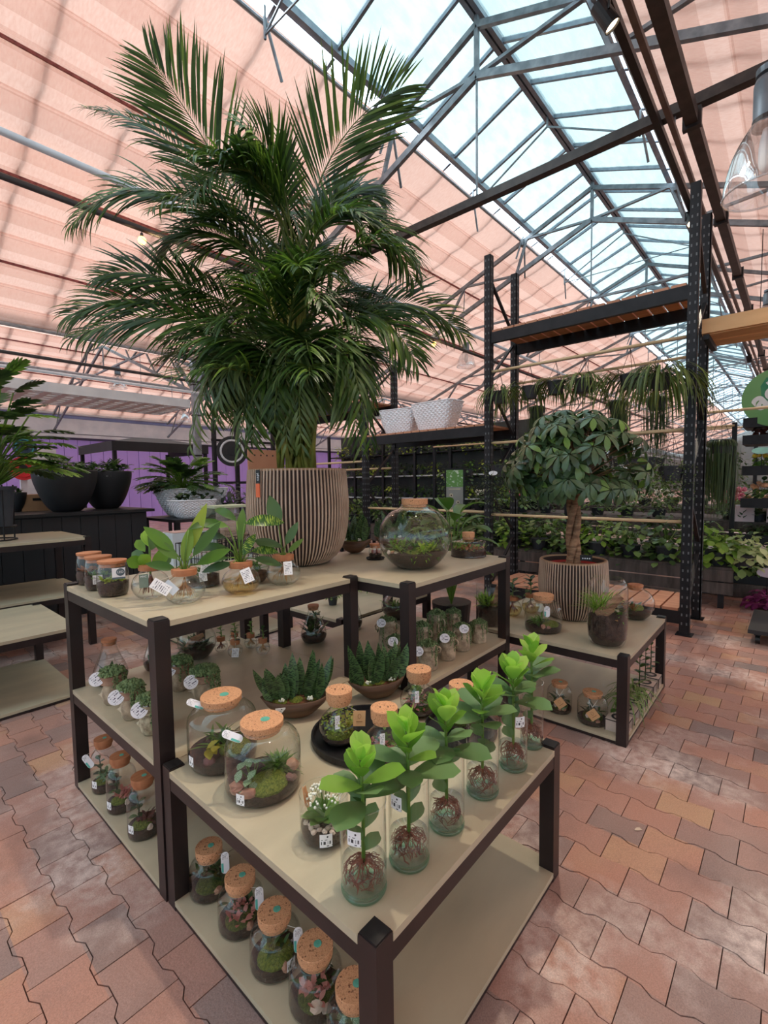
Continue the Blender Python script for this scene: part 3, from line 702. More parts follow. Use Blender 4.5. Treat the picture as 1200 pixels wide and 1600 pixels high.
def hang_tag(parent, c, anchor, where, w=0.022, h=0.055, lean=0.0, back=0.3, kind='pill', dz=0.0):
    """a card on a string: where = offset of the card's centre from the thing's base"""
    d = facing(c); x = Vector((-d.y, d.x, 0)); y = (UP+d*(-back)).normalized()
    x2 = x*cos(lean)+y*sin(lean); y2 = y*cos(lean)-x*sin(lean); wv = Vector(where)
    if kind == 'pill':
        o = obj('hang_tag', MB().plate(wv, x2, y2, pill(w, h), 0.0008), WHITEc, parent)
        obj('printed_disc', MB().plate(wv+y2*(h/2-w*0.52)+x2.cross(y2)*0.0010, x2, y2, ring(16, w*0.46), 0.0006), PAPER, o)
        obj('teal_strip', MB().plate(wv-y2*h*0.20-x2*w*0.2+x2.cross(y2)*0.0007, x2, y2, [(-w*0.26, -h*0.2), (0.0, -h*0.24), (0.0, h*0.2), (-w*0.26, h*0.2)], 0.0004), TEAL, o)
    elif kind == 'round':
        o = obj('hang_tag', MB().plate(wv, x2, y2, ring(22, w/2), 0.0010), SCRIPT, parent)
    elif kind == 'kraft':
        o = obj('hang_tag', MB().plate(wv, x2, y2, [(-w/2, -h/2), (w/2, -h/2), (w/2, h/2), (-w/2, h/2)], 0.001), KRAFT, parent)
        e = MB()
        rr = ring(14, w*0.13, 1.3)
        for k in range(14): a = rr[k]; b = rr[(k+1) % 14]; e.bar(wv+x2*a[0]+y2*(a[1]+h*0.14)+x2.cross(y2)*0.001, wv+x2*b[0]+y2*(b[1]+h*0.14)+x2.cross(y2)*0.001, 0.0008)
        e.bar(wv-x2*w*0.25-y2*h*0.2+x2.cross(y2)*0.001, wv+x2*w*0.25-y2*h*0.2+x2.cross(y2)*0.001, 0.0016)
        obj('printed_mark', e, std('kraft_ink', (150, 104, 66), None, 5, 0.8), o)
    else:
        o = obj('hang_tag', MB().plate(wv, x2, y2, [(-w/2, -h/2), (w/2, -h/2), (w/2, h/2), (-w/2, h/2)], 0.001), PAPER if kind == 'card' else kind, parent)
    top = wv+y2*(h/2-0.004 if kind != 'round' else w/2-0.003)
    obj('tag_string', MB().tube([Vector(anchor), (Vector(anchor)+top)/2-UP*0.004, top], 0.0007, 4), STRING, parent)
    return o
def tuft(m, c, n, L, W, spread=0.6, bend=1.0, el=(0.2, 1.3), shape=0.5, seg=4, half=False, fold=0.2, jit=0.3):
    for k in range(n):
        d = rdir(*el); L2 = L*rnd.uniform(1-jit, 1+jit*0.6)
        m.leaf(Vector(c)+Vector((rnd.uniform(-1, 1), rnd.uniform(-1, 1), 0))*spread*0.01, d, UP, L2, W*rnd.uniform(0.7, 1.15), bend*rnd.uniform(0.6, 1.3), fold, shape, seg, half=half)
    return m
def rosette_stem(m, sm, c, h, n, L, W, el=(0.1, 0.9), bend=0.7, shape=0.55, lean=(0, 0), seg=4, half=True):
    """an upright stem with leaves set around it"""
    p0 = Vector(c); p1 = p0+Vector((lean[0], lean[1], h)); sm.tube([p0, (p0+p1)/2+Vector((0.004, 0, 0)), p1], [0.0035, 0.003, 0.002], 5)
    for k in range(n):
        t = 0.15+0.85*k/max(1, n-1); a = k*2.4+rnd.uniform(-0.3, 0.3); e = el[0]+(el[1]-el[0])*t
        m.leaf(p0.lerp(p1, t), (cos(a)*cos(e), sin(a)*cos(e), sin(e)), UP, L*rnd.uniform(0.75, 1.1)*(1.1-0.35*t), W*rnd.uniform(0.8, 1.1), bend*rnd.uniform(0.5, 1.2), 0.2, shape, seg, half=half)
def mound(parent, c, r, h, mat, name='moss', n=70):
    """a cushion of short tufts over a low dome"""
    m = MB().blob((c[0], c[1], c[2]), (r, r*0.9, h), 18, 9, 0.05)
    n = int(n*2.2)
    for k in range(n):
        a = rnd.uniform(0, 2*pi); e = rnd.uniform(0.25, 1.5); nrm = Vector((cos(a)*cos(e), sin(a)*cos(e), sin(e)))
        m.leaf(Vector((c[0]+nrm.x*r*0.96, c[1]+nrm.y*r*0.86, c[2]+nrm.z*h*0.96)), (nrm+rdir()*0.5).normalized(), UP, r*0.10, r*0.035, 0.5, 0, 0.5, 1, half=False)
    return obj(name, m, mat, parent)
def rock(parent, c, r, mat, name='stone', sx=1.0):
    R = Matrix.Rotation(rnd.uniform(0, 6), 3, 'Z') @ Matrix.Rotation(rnd.uniform(-0.5, 0.5), 3, 'X')
    return obj(name, MB().blob(c, (r*sx, r*0.75, r*0.8), 7, 5, 0.16, R), mat, parent)
JARS = {
 'wide': lambda R, H: sweep([(0.0, 0.003), (R*0.80, 0.0), (R*0.97, H*0.09), (R, H*0.25), (R, H*0.62), (R*0.95, H*0.80), (R*0.72, H*0.93), (R*0.55, H*0.965), (R*0.52, H)], 4),
 'tall': lambda R, H: sweep([(0.0, 0.003), (R*0.86, 0.0), (R, H*0.05), (R, H*0.30), (R*0.99, H*0.64), (R*0.90, H*0.78), (R*0.66, H*0.88), (R*0.60, H*0.93), (R*0.60, H)], 4),
 'tumbler': lambda R, H: sweep([(0.0, 0.003), (R*0.72, 0.0), (R*0.92, H*0.10), (R, H*0.38), (R*0.95, H*0.75), (R*0.84, H)], 4),
 'bulb': lambda R, H: sweep([(0.0, 0.003), (R*0.50, 0.0), (R*0.86, H*0.16), (R, H*0.40), (R*0.88, H*0.66), (R*0.60, H*0.82), (R*0.52, H*0.88), (R*0.60, H)], 4),
 'tear': lambda R, H: sweep([(0.0, 0.003), (R*0.70, 0.0), (R, H*0.16), (R*0.96, H*0.34), (R*0.66, H*0.62), (R*0.44, H*0.85), (R*0.42, H)], 4),
 'globe': lambda R, H: sweep([(0.0, 0.004), (R*0.42, 0.0), (R*0.74, H*0.13), (R*0.96, H*0.34), (R, H*0.50), (R*0.94, H*0.68), (R*0.70, H*0.87), (R*0.42, H*0.96), (R*0.37, H)], 5),
 'drum': lambda R, H: sweep([(0.0, 0.003), (R*0.93, 0.0), (R, H*0.10), (R, H*0.72), (R*0.93, H*0.84), (R*0.40, H*0.93), (R*0.33, H)], 4),
 'bottle': lambda R, H: sweep([(0.0, 0.003), (R*0.52, 0.0), (R*0.88, H*0.14), (R, H*0.36), (R*0.90, H*0.56), (R*0.62, H*0.72), (R*0.46, H*0.80), (R*0.46, H)], 4),
}
def jar(kind, label, cat, c, R, H, group=None, name='terrarium_jar', cork=None, lid='cork', soil=0.22, soilmat=None, holes=False, mat=None, sticker_z=None, sticker_az=0.3, closed=True, corkh=0.024, dot=True):
    t = thing(name, label, cat, c, 0, group); prof = JARS[kind](R, H)
    obj('glass_jar', MB().lathe(prof, n=36), mat or GLd, t, smooth=True)
    rim = MB(); rr = prof[-1][0]
    rim.tube([(rr*cos(a*pi/12), rr*sin(a*pi/12), H) for a in range(25)], 0.0018, 5, cap=False); obj('glass_rim', rim, GL, t, smooth=True)
    if soil:
        zs = H*soil; pr = [(0.0005, 0.006)]+[(max(0.001, r*0.975), max(z, 0.004)) for r, z in prof if z < zs and r > 0.01]+[(r_at(prof, zs)*0.975, zs), (r_at(prof, zs)*0.6, zs+R*0.06), (0.0005, zs+R*0.1)]
        obj('soil', MB().lathe(pr, n=24), soilmat or SOIL, t, smooth=True)
    if lid:
        cr = (cork or rr*1.0); m = MB().lathe([(cr*0.90, H-0.012), (cr*0.93, H), (cr*1.03, H+0.002), (cr*1.05, H+corkh-0.002), (cr*1.03, H+corkh)], n=30, close=True)
        k = obj('cork_lid', m, CORK if lid == 'cork' else CORKw, t)
        if dot: 
            s = obj('round_sticker', MB().plate((cr*0.12, -cr*0.1, H+corkh+0.0006), (1, 0, 0), (0, 1, 0), ring(18, cr*0.23), 0.0008), STICK, k)
        if holes:
            hm = MB()
            for a in (-1, 1): hm.plate(RIGHT*cr*0.3*a+Vector((0, 0, H+corkh+0.0005)), (1, 0, 0), (0, 1, 0), ring(8, cr*0.07), 0.0008)
            obj('air_hole', hm, BLK, k)
    if sticker_z: sticker(t, c, r_at(prof, H*sticker_z)*1.005, H*sticker_z, 0.026, 0.030, sticker_az)
    t['_R'] = R; del t['_R']
    return t, prof
def leaves(parent, mat, fn, name='foliage'):
    m = MB(); fn(m); return obj(name, m, mat, parent, smooth=True)
# ------------------------------------------------------------------ front table: two wide jars
def wide_left():
    c = (0.749, 1.350, 0.4503); t, p = jar('wide', 'wide round corked terrarium with a yellow-leaved plant, left on the front table', 'terrarium', c, 0.106, 0.190, corkh=0.02, cork=0.060, soil=0.20, sticker_z=0.22, sticker_az=-1.05)
    s = facing(c); q = Vector((-s.y, s.x, 0))
    for k in range(8): leaves(t, L_yel, lambda m: m.leaf(s*0.055+q*rnd.uniform(-0.055, 0.005)+UP*0.070, rdir(0.1, 0.9), UP, rnd.uniform(0.040, 0.056), 0.028, 0.6, 0.15, 0.5, 4), 'leaf')
    leaves(t, L_mid, lambda m: tuft(m, (-0.01, 0.0, 0.06), 30, 0.07, 0.01, 3, 0.8), 'foliage')
    mound(t, s*0.03+q*0.035+UP*0.045, 0.050, 0.024, MOSS); rock(t, s*0.080-q*0.040+UP*0.045, 0.020, STONEr)
    hang_tag(t, c, (0, 0, 0.19), -s*0.01-q*0.075+UP*0.188, 0.022, 0.06, 1.1, 0.9)
def wide_right():
    c = (0.751, 1.133, 0.4503); t, p = jar('wide', 'wide corked terrarium with silvery fittonia and moss, second on the front table', 'terrarium', c, 0.107, 0.180, corkh=0.02, cork=0.058, soil=0.17, sticker_z=0.17, sticker_az=-0.62)
    s = facing(c); q = Vector((-s.y, s.x, 0))
    lf = [(0.075, -0.06, 0.10), (0.09, -0.035, 0.08), (0.06, -0.045, 0.12), (0.085, -0.02, 0.10), (0.09, -0.02, 0.07), (0.07, -0.01, 0.12), (0.05, -0.02, 0.11), (0.085, -0.045, 0.055), (0.04, -0.05, 0.10)]
    st = MB()
    for a, b, z in lf:
        b_ = s*(a-0.035)+q*b+UP*(z-0.015); e = s*0.6+q*rnd.uniform(-0.9, 0.9)+UP*rnd.uniform(-0.3, 0.4)
        leaves(t, L_fit, lambda m: m.leaf(b_, e, UP, 0.034, 0.023, 0.5, 0.1, 0.5, 4), 'leaf'); st.tube([s*0.03-q*0.03+UP*0.03, b_], 0.0012, 4)
    obj('stem', st, STEM, t)
    leaves(t, L_mid, lambda m: [m.leaf(-s*0.01+q*0.045+UP*0.03+rdir()*0.02, rdir(0.4, 1.4), UP, rnd.uniform(0.035, 0.065), 0.005, 0.9, 0, 0.5, 4, half=False) for k in range(220)], 'fern')
    mound(t, s*0.045+q*0.012+UP*0.034, 0.058, 0.028, MOSS, n=130)
    rock(t, s*0.055-q*0.070+UP*0.043, 0.024, STONE); rock(t, s*0.080-q*0.040+UP*0.036, 0.020, STONE, sx=1.3)
    rock(t, s*0.02+q*0.082+UP*0.066, 0.021, STONE); rock(t, s*0.05+q*0.070+UP*0.046, 0.014, STONEr); rock(t, s*0.04+q*0.080+UP*0.036, 0.014, STONEr)
    hang_tag(t, c, (0, 0, 0.182), s*0.025-q*0.080+UP*0.176, 0.022, 0.06, 1.1, 0.9)
wide_left(); wide_right()

# open glass with a white kalanchoe
def kalanchoe(label, c, R, H, big=True):
    t = thing('kalanchoe_glass', label, 'plant', c); prof = [(0.0005, 0.003), (R*0.8, 0.0), (R*0.96, 0.008), (R, H*0.25), (R, H)]
    obj('glass_cylinder', MB().lathe(prof, n=36), GL, t, smooth=True); obj('glass_rim', MB().tube([(R*cos(a*pi/14), R*sin(a*pi/14), H) for a in range(29)], 0.0014, 5, cap=False), GL, t)
    obj('soil', MB().lathe([(0.001, 0.005), (R*0.9, 0.008), (R*0.965, H*0.3), (0.001, H*0.32)], n=24), SOIL, t, smooth=True)
    n = 30 if big else 10; pm = [MB().blob((0, 0, 0), (0.009, 0.007, 0.005), 6, 4, 0.15).mesh('pebble') for k in range(3)]
    for m in pm: m.materials.append(STONEw)
    for k in range(n):
        a = k*2.4; r = R*0.86*math.sqrt((k+8)/(n+8.0)); o = link('pebble', pm[k % 3], None, t, (r*cos(a), r*sin(a), H*0.34+rnd.uniform(0, 0.004))); o.rotation_euler = (rnd.uniform(-0.5, 0.5), 0, rnd.uniform(0, 6))
    leaves(t, L_mid, lambda m: [m.leaf(Vector((0, 0, H*0.4)), (cos(k*2.4)*0.9, sin(k*2.4)*0.9, 0.3+0.5*(k/14)), UP, R*rnd.uniform(0.8, 1.0), R*0.6, 0.4, 0.15, 0.55, 4) for k in range(14)])
    fm = MB(); sm = MB(); 
    for k in range(90 if big else 40):
        d = rdir(0.15, 1.5); p = Vector((0, 0, H*0.82))+Vector((d.x*R*0.72, d.y*R*0.72, d.z*R*0.62)); fm.blob(p, rnd.uniform(0.0022, 0.0042), 5, 3)
        if k % 3 == 0: sm.tube([(0, 0, H*0.5), p], 0.0008, 3)
    obj('flower_head', fm, FLOW, t); obj('flower_stem', sm, STEM, t)
    if big: sticker(t, c, R, H*0.26, 0.030, 0.032, 0.05)
    return t
kt = kalanchoe('open glass cylinder of white flowering kalanchoe over pale pebbles, with a tan feather', (0.740, 0.859, 0.4503), 0.060, 0.112)
def feather(t, c):
    d = facing(c); q = Vector((d.y, -d.x, 0)); m = MB()
    for k in range(26):
        z = k/26; m.leaf(q*0.040+d*0.01+UP*(0.08+0.05*z)+q*0.008*z, (q*rnd.choice((-1, 1))*0.6+UP), d, 0.016*(1-0.4*z), 0.004, 0.5, 0, 0.5, 2, half=False)
    obj('feather', m, std('tan_feather', (206, 152, 104), (176, 118, 74), 30, 0.9), t)
feather(kt, (0.74, 0.859, 0)); feather(kt, (0.70, 0.87, 0))
kalanchoe('small glass of white flowering kalanchoe behind the corked bottles', (1.585, 1.29, 0.4503), 0.034, 0.070, False).location = (1.478, 1.135, 0.4503)

# ------------------------------------------------------------------ six cylinder vases with rooted clusia
def clusia_leaf(t, mat, b, d, up, L, W, bend=0.5):
    m = MB().leaf(b, d, up, L, W, bend, 0.14, 0.62, 6); return obj('leaf', m, mat, t, smooth=True)
def cylinder_vase(label, c, R, H, top, seed, stick=True, lean=0.0):
    rnd.seed(seed); t = thing('root_vase', label, 'vase', c, 0, 'cylinder vases along the front table edge')
    obj('glass_cylinder', MB().lathe([(0.0005, 0.012), (R*0.7, 0.010), (R*0.97, 0.014), (R, 0.03), (R, H)], n=40), GL, t, smooth=True)
    obj('glass_foot', MB().lathe([(R*0.80, 0.001), (R*0.93, 0.0005), (R*0.995, 0.006), (R*1.0, 0.013), (R*0.90, 0.010), (R*0.80, 0.003)], n=40), GLg, t, smooth=True)
    obj('foot_disc', MB().lathe([(0.0005, 0.002), (R*0.80, 0.003)], n=32), glassm('pale_green_disc', (0.92, 0.98, 0.955), 0.5, 0.03), t, smooth=True)
    obj('glass_rim', MB().tube([(R*cos(a*pi/16), R*sin(a*pi/16), H) for a in range(33)], 0.0014, 5, cap=False), GL, t)
    w = 0.34*H; obj('water', MB().lathe([(0.0005, 0.013), (R*0.95, 0.016), (R*0.965, w), (0.0005, w)], n=32), WAT, t, smooth=True)
    zs = w+0.004; tp = Vector((lean, 0.004, top-0.05))
    obj('stem', MB().tube([(0, 0, zs-0.02), (0.002, 0.001, (zs+top)/2), tp], [0.0045, 0.004, 0.003], 7), STEM, t, smooth=True)
    for k in range(3):                        # thick roots and a fine tangle
        m = MB()
        for j in range(22):
            a = rnd.uniform(0, 6.28); r = R*rnd.uniform(0.5, 0.95); tw = rnd.uniform(-2.6, 2.6); p = [Vector((0, 0, zs-0.012*rnd.random()))]
            zz = rnd.uniform(0.018, w*0.55); cur = Vector((0, 0, zs))
            for i in range(1, 7):
                f = i/6; ang = a+f*tw+rnd.uniform(-0.2, 0.2); rr = min(R*0.93, r*min(1, 2.2*f)*rnd.uniform(0.85, 1.08)); p.append(Vector((rr*cos(ang), rr*sin(ang), zs+(zz-zs)*f+rnd.uniform(-0.006, 0.006))))
            m.tube(p, [0.0017 if j < 3 else 0.0008]*7, 4, False)
        obj('root', m, ROOT, t)
    d = facing(c); q = Vector((-d.y, d.x, 0))
    for k in range(4):                        # submerged and in-glass leaves
        a = rnd.uniform(0, 6.28); b = Vector((0, 0, zs+0.012+(H-zs-0.03)*k/4)); dd = Vector((cos(a), sin(a), 1.5))
        clusia_leaf(t, L_clusiaD, b, dd, d, min(0.060, R*1.3), 0.034, -0.25)
    n = 15; z0 = H-0.012
    for k in range(n):
        f = k/(n-1); a = k*2.399+seed; e = 0.15+1.05*f
        L = (0.104-0.040*f)*rnd.uniform(0.78, 1.22); W = L*(0.70-0.08*f)
        e = max(e, 0.40)+rnd.uniform(-0.25, 0.2); b = Vector((tp.x*f, 0, z0+(top-0.052-z0)*f)); dd = Vector((cos(a)*cos(e), sin(a)*cos(e), sin(e)+0.15))
        clusia_leaf(t, L_clusiaD if f < 0.4 else (L_clusia if f < 0.7 else L_clusiaY), b, dd, UP, L, W, 0.55-0.5*f)
    for k in range(3):
        a = rnd.uniform(0, 6.28); clusia_leaf(t, L_clusiaY, tp+UP*0.0, Vector((cos(a)*0.5, sin(a)*0.5, 1)), UP, 0.058, 0.034, 0.1)
    if stick: sticker(t, c, R, H*stick, 0.030, 0.032, {1: -0.4, 3: -0.65}.get(seed, 0.5))
    return t
for a in [
  ('nearest cylinder vase of rooted clusia, at the front corner of the table', (0.690, 0.676, 0.4503), 0.0495, 0.200, 0.335, 1, 0.74),
  ('second cylinder vase of rooted clusia from the front corner, label high on its rim', (0.814, 0.650, 0.4503), 0.047, 0.203, 0.355, 3, 0.80),
  ('third cylinder vase of rooted clusia from the front corner, roots in clear water', (0.962, 0.645, 0.4503), 0.045, 0.203, 0.355, 5, None),
  ('fourth cylinder vase of rooted clusia from the front corner, rounded young leaves on top', (1.135, 0.640, 0.4503), 0.045, 0.203, 0.345, 8, None),
  ('fifth cylinder vase of rooted clusia from the front corner, label below its rim', (1.301, 0.628, 0.4503), 0.042, 0.213, 0.350, 11, 0.75),
  ('farthest cylinder vase of rooted clusia, at the right end of the row', (1.447, 0.634, 0.4503), 0.037, 0.215, 0.375, 13, None)]:
    cylinder_vase(*a)
rnd.seed(21)
# ------------------------------------------------------------------ round trays and hole-corked bottles
def tray(label, c, R):
    return tag(obj('round_tray', MB().lathe([(0.0005, 0.0), (R*0.93, 0.0), (R, 0.006), (R, 0.024), (R*0.965, 0.024), (R*0.95, 0.008), (0.0005, 0.006)], n=44), M_blk, None, c, smooth=False), label, 'tray')
tray('round black tray under the corked bottles on the front table', (1.135, 1.085, 0.4503), 0.190)
tray('smaller black tray at the back corner of the front table', (1.365, 0.935, 0.4503), 0.125).location = (1.375, 0.86, 0.4503)
def bottle(label, c, R, H, style, tagk=None):
    t, p = jar('bottle', label, 'terrarium', c, R, H, name='terrarium_bottle', cork=R*0.62, corkh=0.034, holes=True, dot=False, soil=0.16, mat=GL)
    d = facing(c); q = Vector((-d.y, d.x, 0))
    if style == 'lime':
        leaves(t, L_lime, lambda m: [m.leaf(Vector((rnd.uniform(-1, 1)*R*0.7, rnd.uniform(-1, 1)*R*0.7, rnd.uniform(0.03, H*0.72)))*(1 if True else 0), rdir(-0.2, 1.2), UP, 0.010, 0.008, 0.4, 0.1, 0.5, 2, half=False) for k in range(260)])
        leaves(t, L_yel, lambda m: [m.leaf(q*R*0.5+Vector((rnd.uniform(-1, 1)*R*0.3, rnd.uniform(-1, 1)*R*0.3, rnd.uniform(0.04, H*0.6))), rdir(-0.2, 1.2), UP, 0.022, 0.012, 0.4, 0.1, 0.5, 3) for k in range(26)])
        mound(t, Vector((0, 0, 0.028)), R*0.7, 0.018, MOSS)
    else:
        leaves(t, L_pink, lambda m: [m.leaf(d*R*0.3-q*R*0.2+Vector((rnd.uniform(-1, 1)*R*0.4, rnd.uniform(-1, 1)*R*0.4, rnd.uniform(0.035, H*0.5))), rdir(0, 1.3), UP, 0.02, 0.013, 0.4, 0.1, 0.5, 3) for k in range(44)])
        leaves(t, L_mid, lambda m: [m.leaf(Vector((rnd.uniform(-1, 1)*R*0.6, rnd.uniform(-1, 1)*R*0.6, rnd.uniform(0.03, H*0.5))), rdir(0, 1.3), UP, 0.022, 0.012, 0.4, 0.1, 0.5, 3) for k in range(50)])
        mound(t, Vector((0, 0, 0.028)), R*0.7, 0.018, MOSSd)
    if tagk: hang_tag(t, c, (0, 0, H*0.97), d*R*0.62+q*R*0.95+UP*H*0.66, 0.040, 0.048, -0.06, 0.25, tagk)
    obj('folded_leaflet', MB().plate(d*R*0.62-q*R*0.1+UP*H*0.60, (q-d*0.3).normalized(), (UP-d*0.6).normalized(), [(-0.008, -0.02), (0.008, -0.02), (0.008, 0.02), (-0.008, 0.02)], 0.001), PAPER, t)
    return t
bottle('squat bottle of lime-green creeper with two-hole cork and kraft card', (1.050, 1.130, 0.4570), 0.068, 0.145, 'lime', 'kraft')
bottle('two-hole corked bottle beside the second vase, mostly hidden behind clusia leaves', (1.075, 0.952, 0.4570), 0.066, 0.130, 'pink')
bottle('two-hole corked bottle of pink leaves at the back of the black tray', (1.385, 1.050, 0.4503), 0.072, 0.138, 'pink')
bottle('rearmost two-hole corked bottle, peeping over the third vase', (1.385, 0.865, 0.4570), 0.066, 0.125, 'pink')

# ------------------------------------------------------------------ boat-shaped bowls of sansevieria
def boat(label, c, L, W, H, rz, n, seed, labelled):
    rnd.seed(seed); t = thing('sansevieria_bowl', label, 'plant', c, rz); m = MB(); K = 16; R = 5
    for i in range(K+1):
        s = -1+2*i/K; w = W/2*(max(0, 1-abs(s)**2.2)**0.7)+0.002; zt = H*(1+0.16*abs(s)**3)
        for k in range(2*R+1):
            a = pi*k/(2*R); m.v.append(Vector((s*L/2*(0.62+0.38*(1-sin(a))) if True else 0, -cos(a)*w, zt-(zt*(sin(a)**0.55))*(1-abs(s)**3*0.55))))
    n2 = 2*R+1
    for i in range(K):
        for k in range(2*R): a = i*n2+k; m.f.append((a, a+1, a+n2+1, a+n2))
    b = obj('wooden_bowl', m, M_bowl, t, smooth=True); so = b.modifiers.new('wall', 'SOLIDIFY'); so.thickness = 0.006; so.offset = -1
    sm = MB().blob((0, 0, H*0.80), (L*0.38, W*0.40, H*0.16), 14, 5, 0.05); obj('soil', sm, SOILr, t)
    for k in range(3): mound(t, Vector((L*(-0.22+0.22*k), -W*0.16+0.01*k, H*0.9)), 0.028, 0.012, MOSS, n=50)
    for k in range(n):
        x = L*(-0.36+0.72*(k+0.5)/n)+rnd.uniform(-0.01, 0.01); y = rnd.uniform(-0.24, 0.26)*W; hgt = rnd.uniform(0.10, 0.185)
        d = Vector((x/L*0.7+rnd.uniform(-0.2, 0.2), rnd.uniform(-0.3, 0.3), 1))
        obj('leaf', MB().leaf((x, y, H*0.9), d, (rnd.uniform(-0.7, 0.7), -1, 0), hgt, rnd.uniform(0.036, 0.050), rnd.uniform(-0.2, 0.25), 0.35, 0.42, 7), L_sans, t, smooth=True)
    fm = MB()
    for k in range(2):
        for j in range(9): fm.blob((L*(-0.2+0.4*k)+rnd.uniform(-0.01, 0.01), -W*0.3+rnd.uniform(-0.006, 0.006), H*1.05+rnd.uniform(0, 0.012)), 0.004, 5, 3)
    obj('small_flower', fm, FLOW, t)
    if labelled:
        obj('price_label', MB().plate((-L*0.20, -W*0.47, H*0.66), (1, 0.12, 0), (0, -0.35, 1), [(-0.018, -0.016), (0.018, -0.016), (0.018, 0.016), (-0.018, 0.016)], 0.001), LABEL, t)
    return t
RZ_R = math.atan2(RIGHT.y, RIGHT.x)
boat('boat-shaped wooden bowl of banded sansevieria with a bar-code label, left of two', (1.075, 1.392, 0.4503), 0.265, 0.115, 0.070, RZ_R+0.12, 20, 31, True)
boat('boat-shaped wooden bowl of banded sansevieria, right of two, at the back corner', (1.385, 1.260, 0.4503), 0.250, 0.110, 0.070, RZ_R+0.35, 19, 37, False)

# ------------------------------------------------------------------ bottom-shelf jars of the front table
def low_jar(label, c, R, H, style, seed, tagpos=None, az=0.2, st=None, kind='tall', corkh=0.026):
    rnd.seed(seed); t, p = jar(kind, label, 'terrarium', c, R, H, soil=0.16, corkh=corkh, cork=R*0.63, sticker_z=st, sticker_az=az, lid='cork')
    d = facing(c); q = Vector((-d.y, d.x, 0))
    mound(t, d*R*0.15+UP*H*0.22, R*0.72, H*0.16, MOSSd if style != 'light' else MOSS, n=150)
    if style in ('red', 'white'):
        mt = L_red if style == 'red' else L_pink
        leaves(t, mt, lambda m: [m.leaf(d*R*0.25+Vector((rnd.uniform(-1, 1)*R*0.45, rnd.uniform(-1, 1)*R*0.45, H*0.34)), rdir(0.2, 1.4), UP, 0.026, 0.014, 0.5, 0.15, 0.55, 4) for k in range(34)])
    if style == 'pinkplant':
        leaves(t, L_pink, lambda m: [m.leaf(d*R*0.2+Vector((rnd.uniform(-1, 1)*R*0.45, rnd.uniform(-1, 1)*R*0.45, H*0.33)), rdir(0.1, 1.3), UP, 0.028, 0.013, 0.4, 0.15, 0.5, 4) for k in range(40)])
    if style == 'silver':
        leaves(t, L_fit, lambda m: [m.leaf(Vector((rnd.uniform(-1, 1)*R*0.4, rnd.uniform(-1, 1)*R*0.4, H*0.33)), rdir(0.1, 1.3), UP, 0.03, 0.019, 0.4, 0.15, 0.55, 4) for k in range(26)])
    leaves(t, L_dark, lambda m: tuft(m, (-d.x*R*0.3, -d.y*R*0.3, H*0.3), 22, H*0.38, 0.014, 3, 0.7, (0.5, 1.4), half=False))
    rock(t, d*R*0.72+q*R*0.35+UP*H*0.20, 0.014, STONE if style != 'white' else STONEw)
    if style == 'white': rock(t, d*R*0.8+UP*H*0.34, 0.017, STONEw)
    if tagpos: hang_tag(t, c, (0, 0, H), d*tagpos[0]+q*tagpos[1]+UP*tagpos[2], 0.024, 0.062, tagpos[3] if len(tagpos) > 3 else 0.0, 0.2)
    return t
Z0 = 0.0343
low_jar('corked mossy jar with a pink stone, farthest back on the front table bottom shelf', (0.700, 1.372, Z0), 0.062, 0.118, 'plain', 41, (0.055, 0.045, 0.115))
low_jar('corked jar with plum-coloured leaves, second from the back on the bottom shelf', (0.702, 1.196, Z0), 0.066, 0.118, 'pinkplant', 42, (0.06, 0.050, 0.108))
low_jar('corked jar of dense moss with a low bar-code label, middle of the bottom shelf', (0.700, 1.025, Z0), 0.068, 0.118, 'light', 43, (0.06, 0.058, 0.100), az=0.6, st=0.30)
low_jar('corked jar with a white stone, second from the front leg on the bottom shelf', (0.708, 0.868, Z0), 0.068, 0.118, 'white', 44)
low_jar('corked jar beside the front table leg, cut by the bottom of the photo', (0.705, 0.728, Z0), 0.066, 0.118, 'silver', 45, (0.05, 0.085, 0.035, -0.25))
# tall jars on the bottom shelf of the tall table
def tall_jar(label, c, R, H, style, seed, tagpos=None, st=None, az=0.4):
    rnd.seed(seed); t, p = jar('tall', label, 'terrarium', c, R, H, soil=0.17, corkh=0.024, cork=R*0.66, sticker_z=st, sticker_az=az, lid='wood')
    d = facing(c); q = Vector((-d.y, d.x, 0)); mound(t, -q*R*0.15+d*R*0.2+UP*H*0.2, R*0.62, H*0.07, MOSS, n=90)
    mt = {'green': L_fit, 'pink': L_pink, 'maroon': L_red}[style]
    leaves(t, mt, lambda m: [m.leaf(d*R*0.25+q*R*0.1+Vector((rnd.uniform(-1, 1)*R*0.4, rnd.uniform(-1, 1)*R*0.4, H*(0.24+0.14*rnd.random()))), rdir(0.1, 1.3), UP, 0.028, 0.012, 0.5, 0.15, 0.5, 4) for k in range(42)])
    leaves(t, L_dark, lambda m: rosette_stem(m, m, (-q.x*R*0.35, -q.y*R*0.35, H*0.2), H*0.52, 8, 0.036, 0.026))
    rock(t, d*R*0.75+q*R*0.3+UP*H*0.2, 0.013, STONEw)
    if tagpos: hang_tag(t, c, (0, 0, H), d*tagpos[0]+q*tagpos[1]+UP*tagpos[2], 0.024, 0.062, tagpos[3])
    return t
tall_jar('tall wooden-lidded jar of green succulents, rear left on the floor-level shelf of the tall table', (0.668, 2.190, Z0), 0.052, 0.195, 'green', 51, (0.03, -0.058, 0.150, 0.5), 0.22, -0.9)
tall_jar('tall wooden-lidded jar with pink succulents, middle of three on the floor-level shelf', (0.668, 2.005, Z0), 0.055, 0.190, 'pink', 52, None, 0.2, -1.0)
tall_jar('tall wooden-lidded jar with maroon leaves, nearest the corner leg of the tall table', (0.670, 1.795, Z0), 0.058, 0.192, 'maroon', 53, None, 0.24, -0.9)
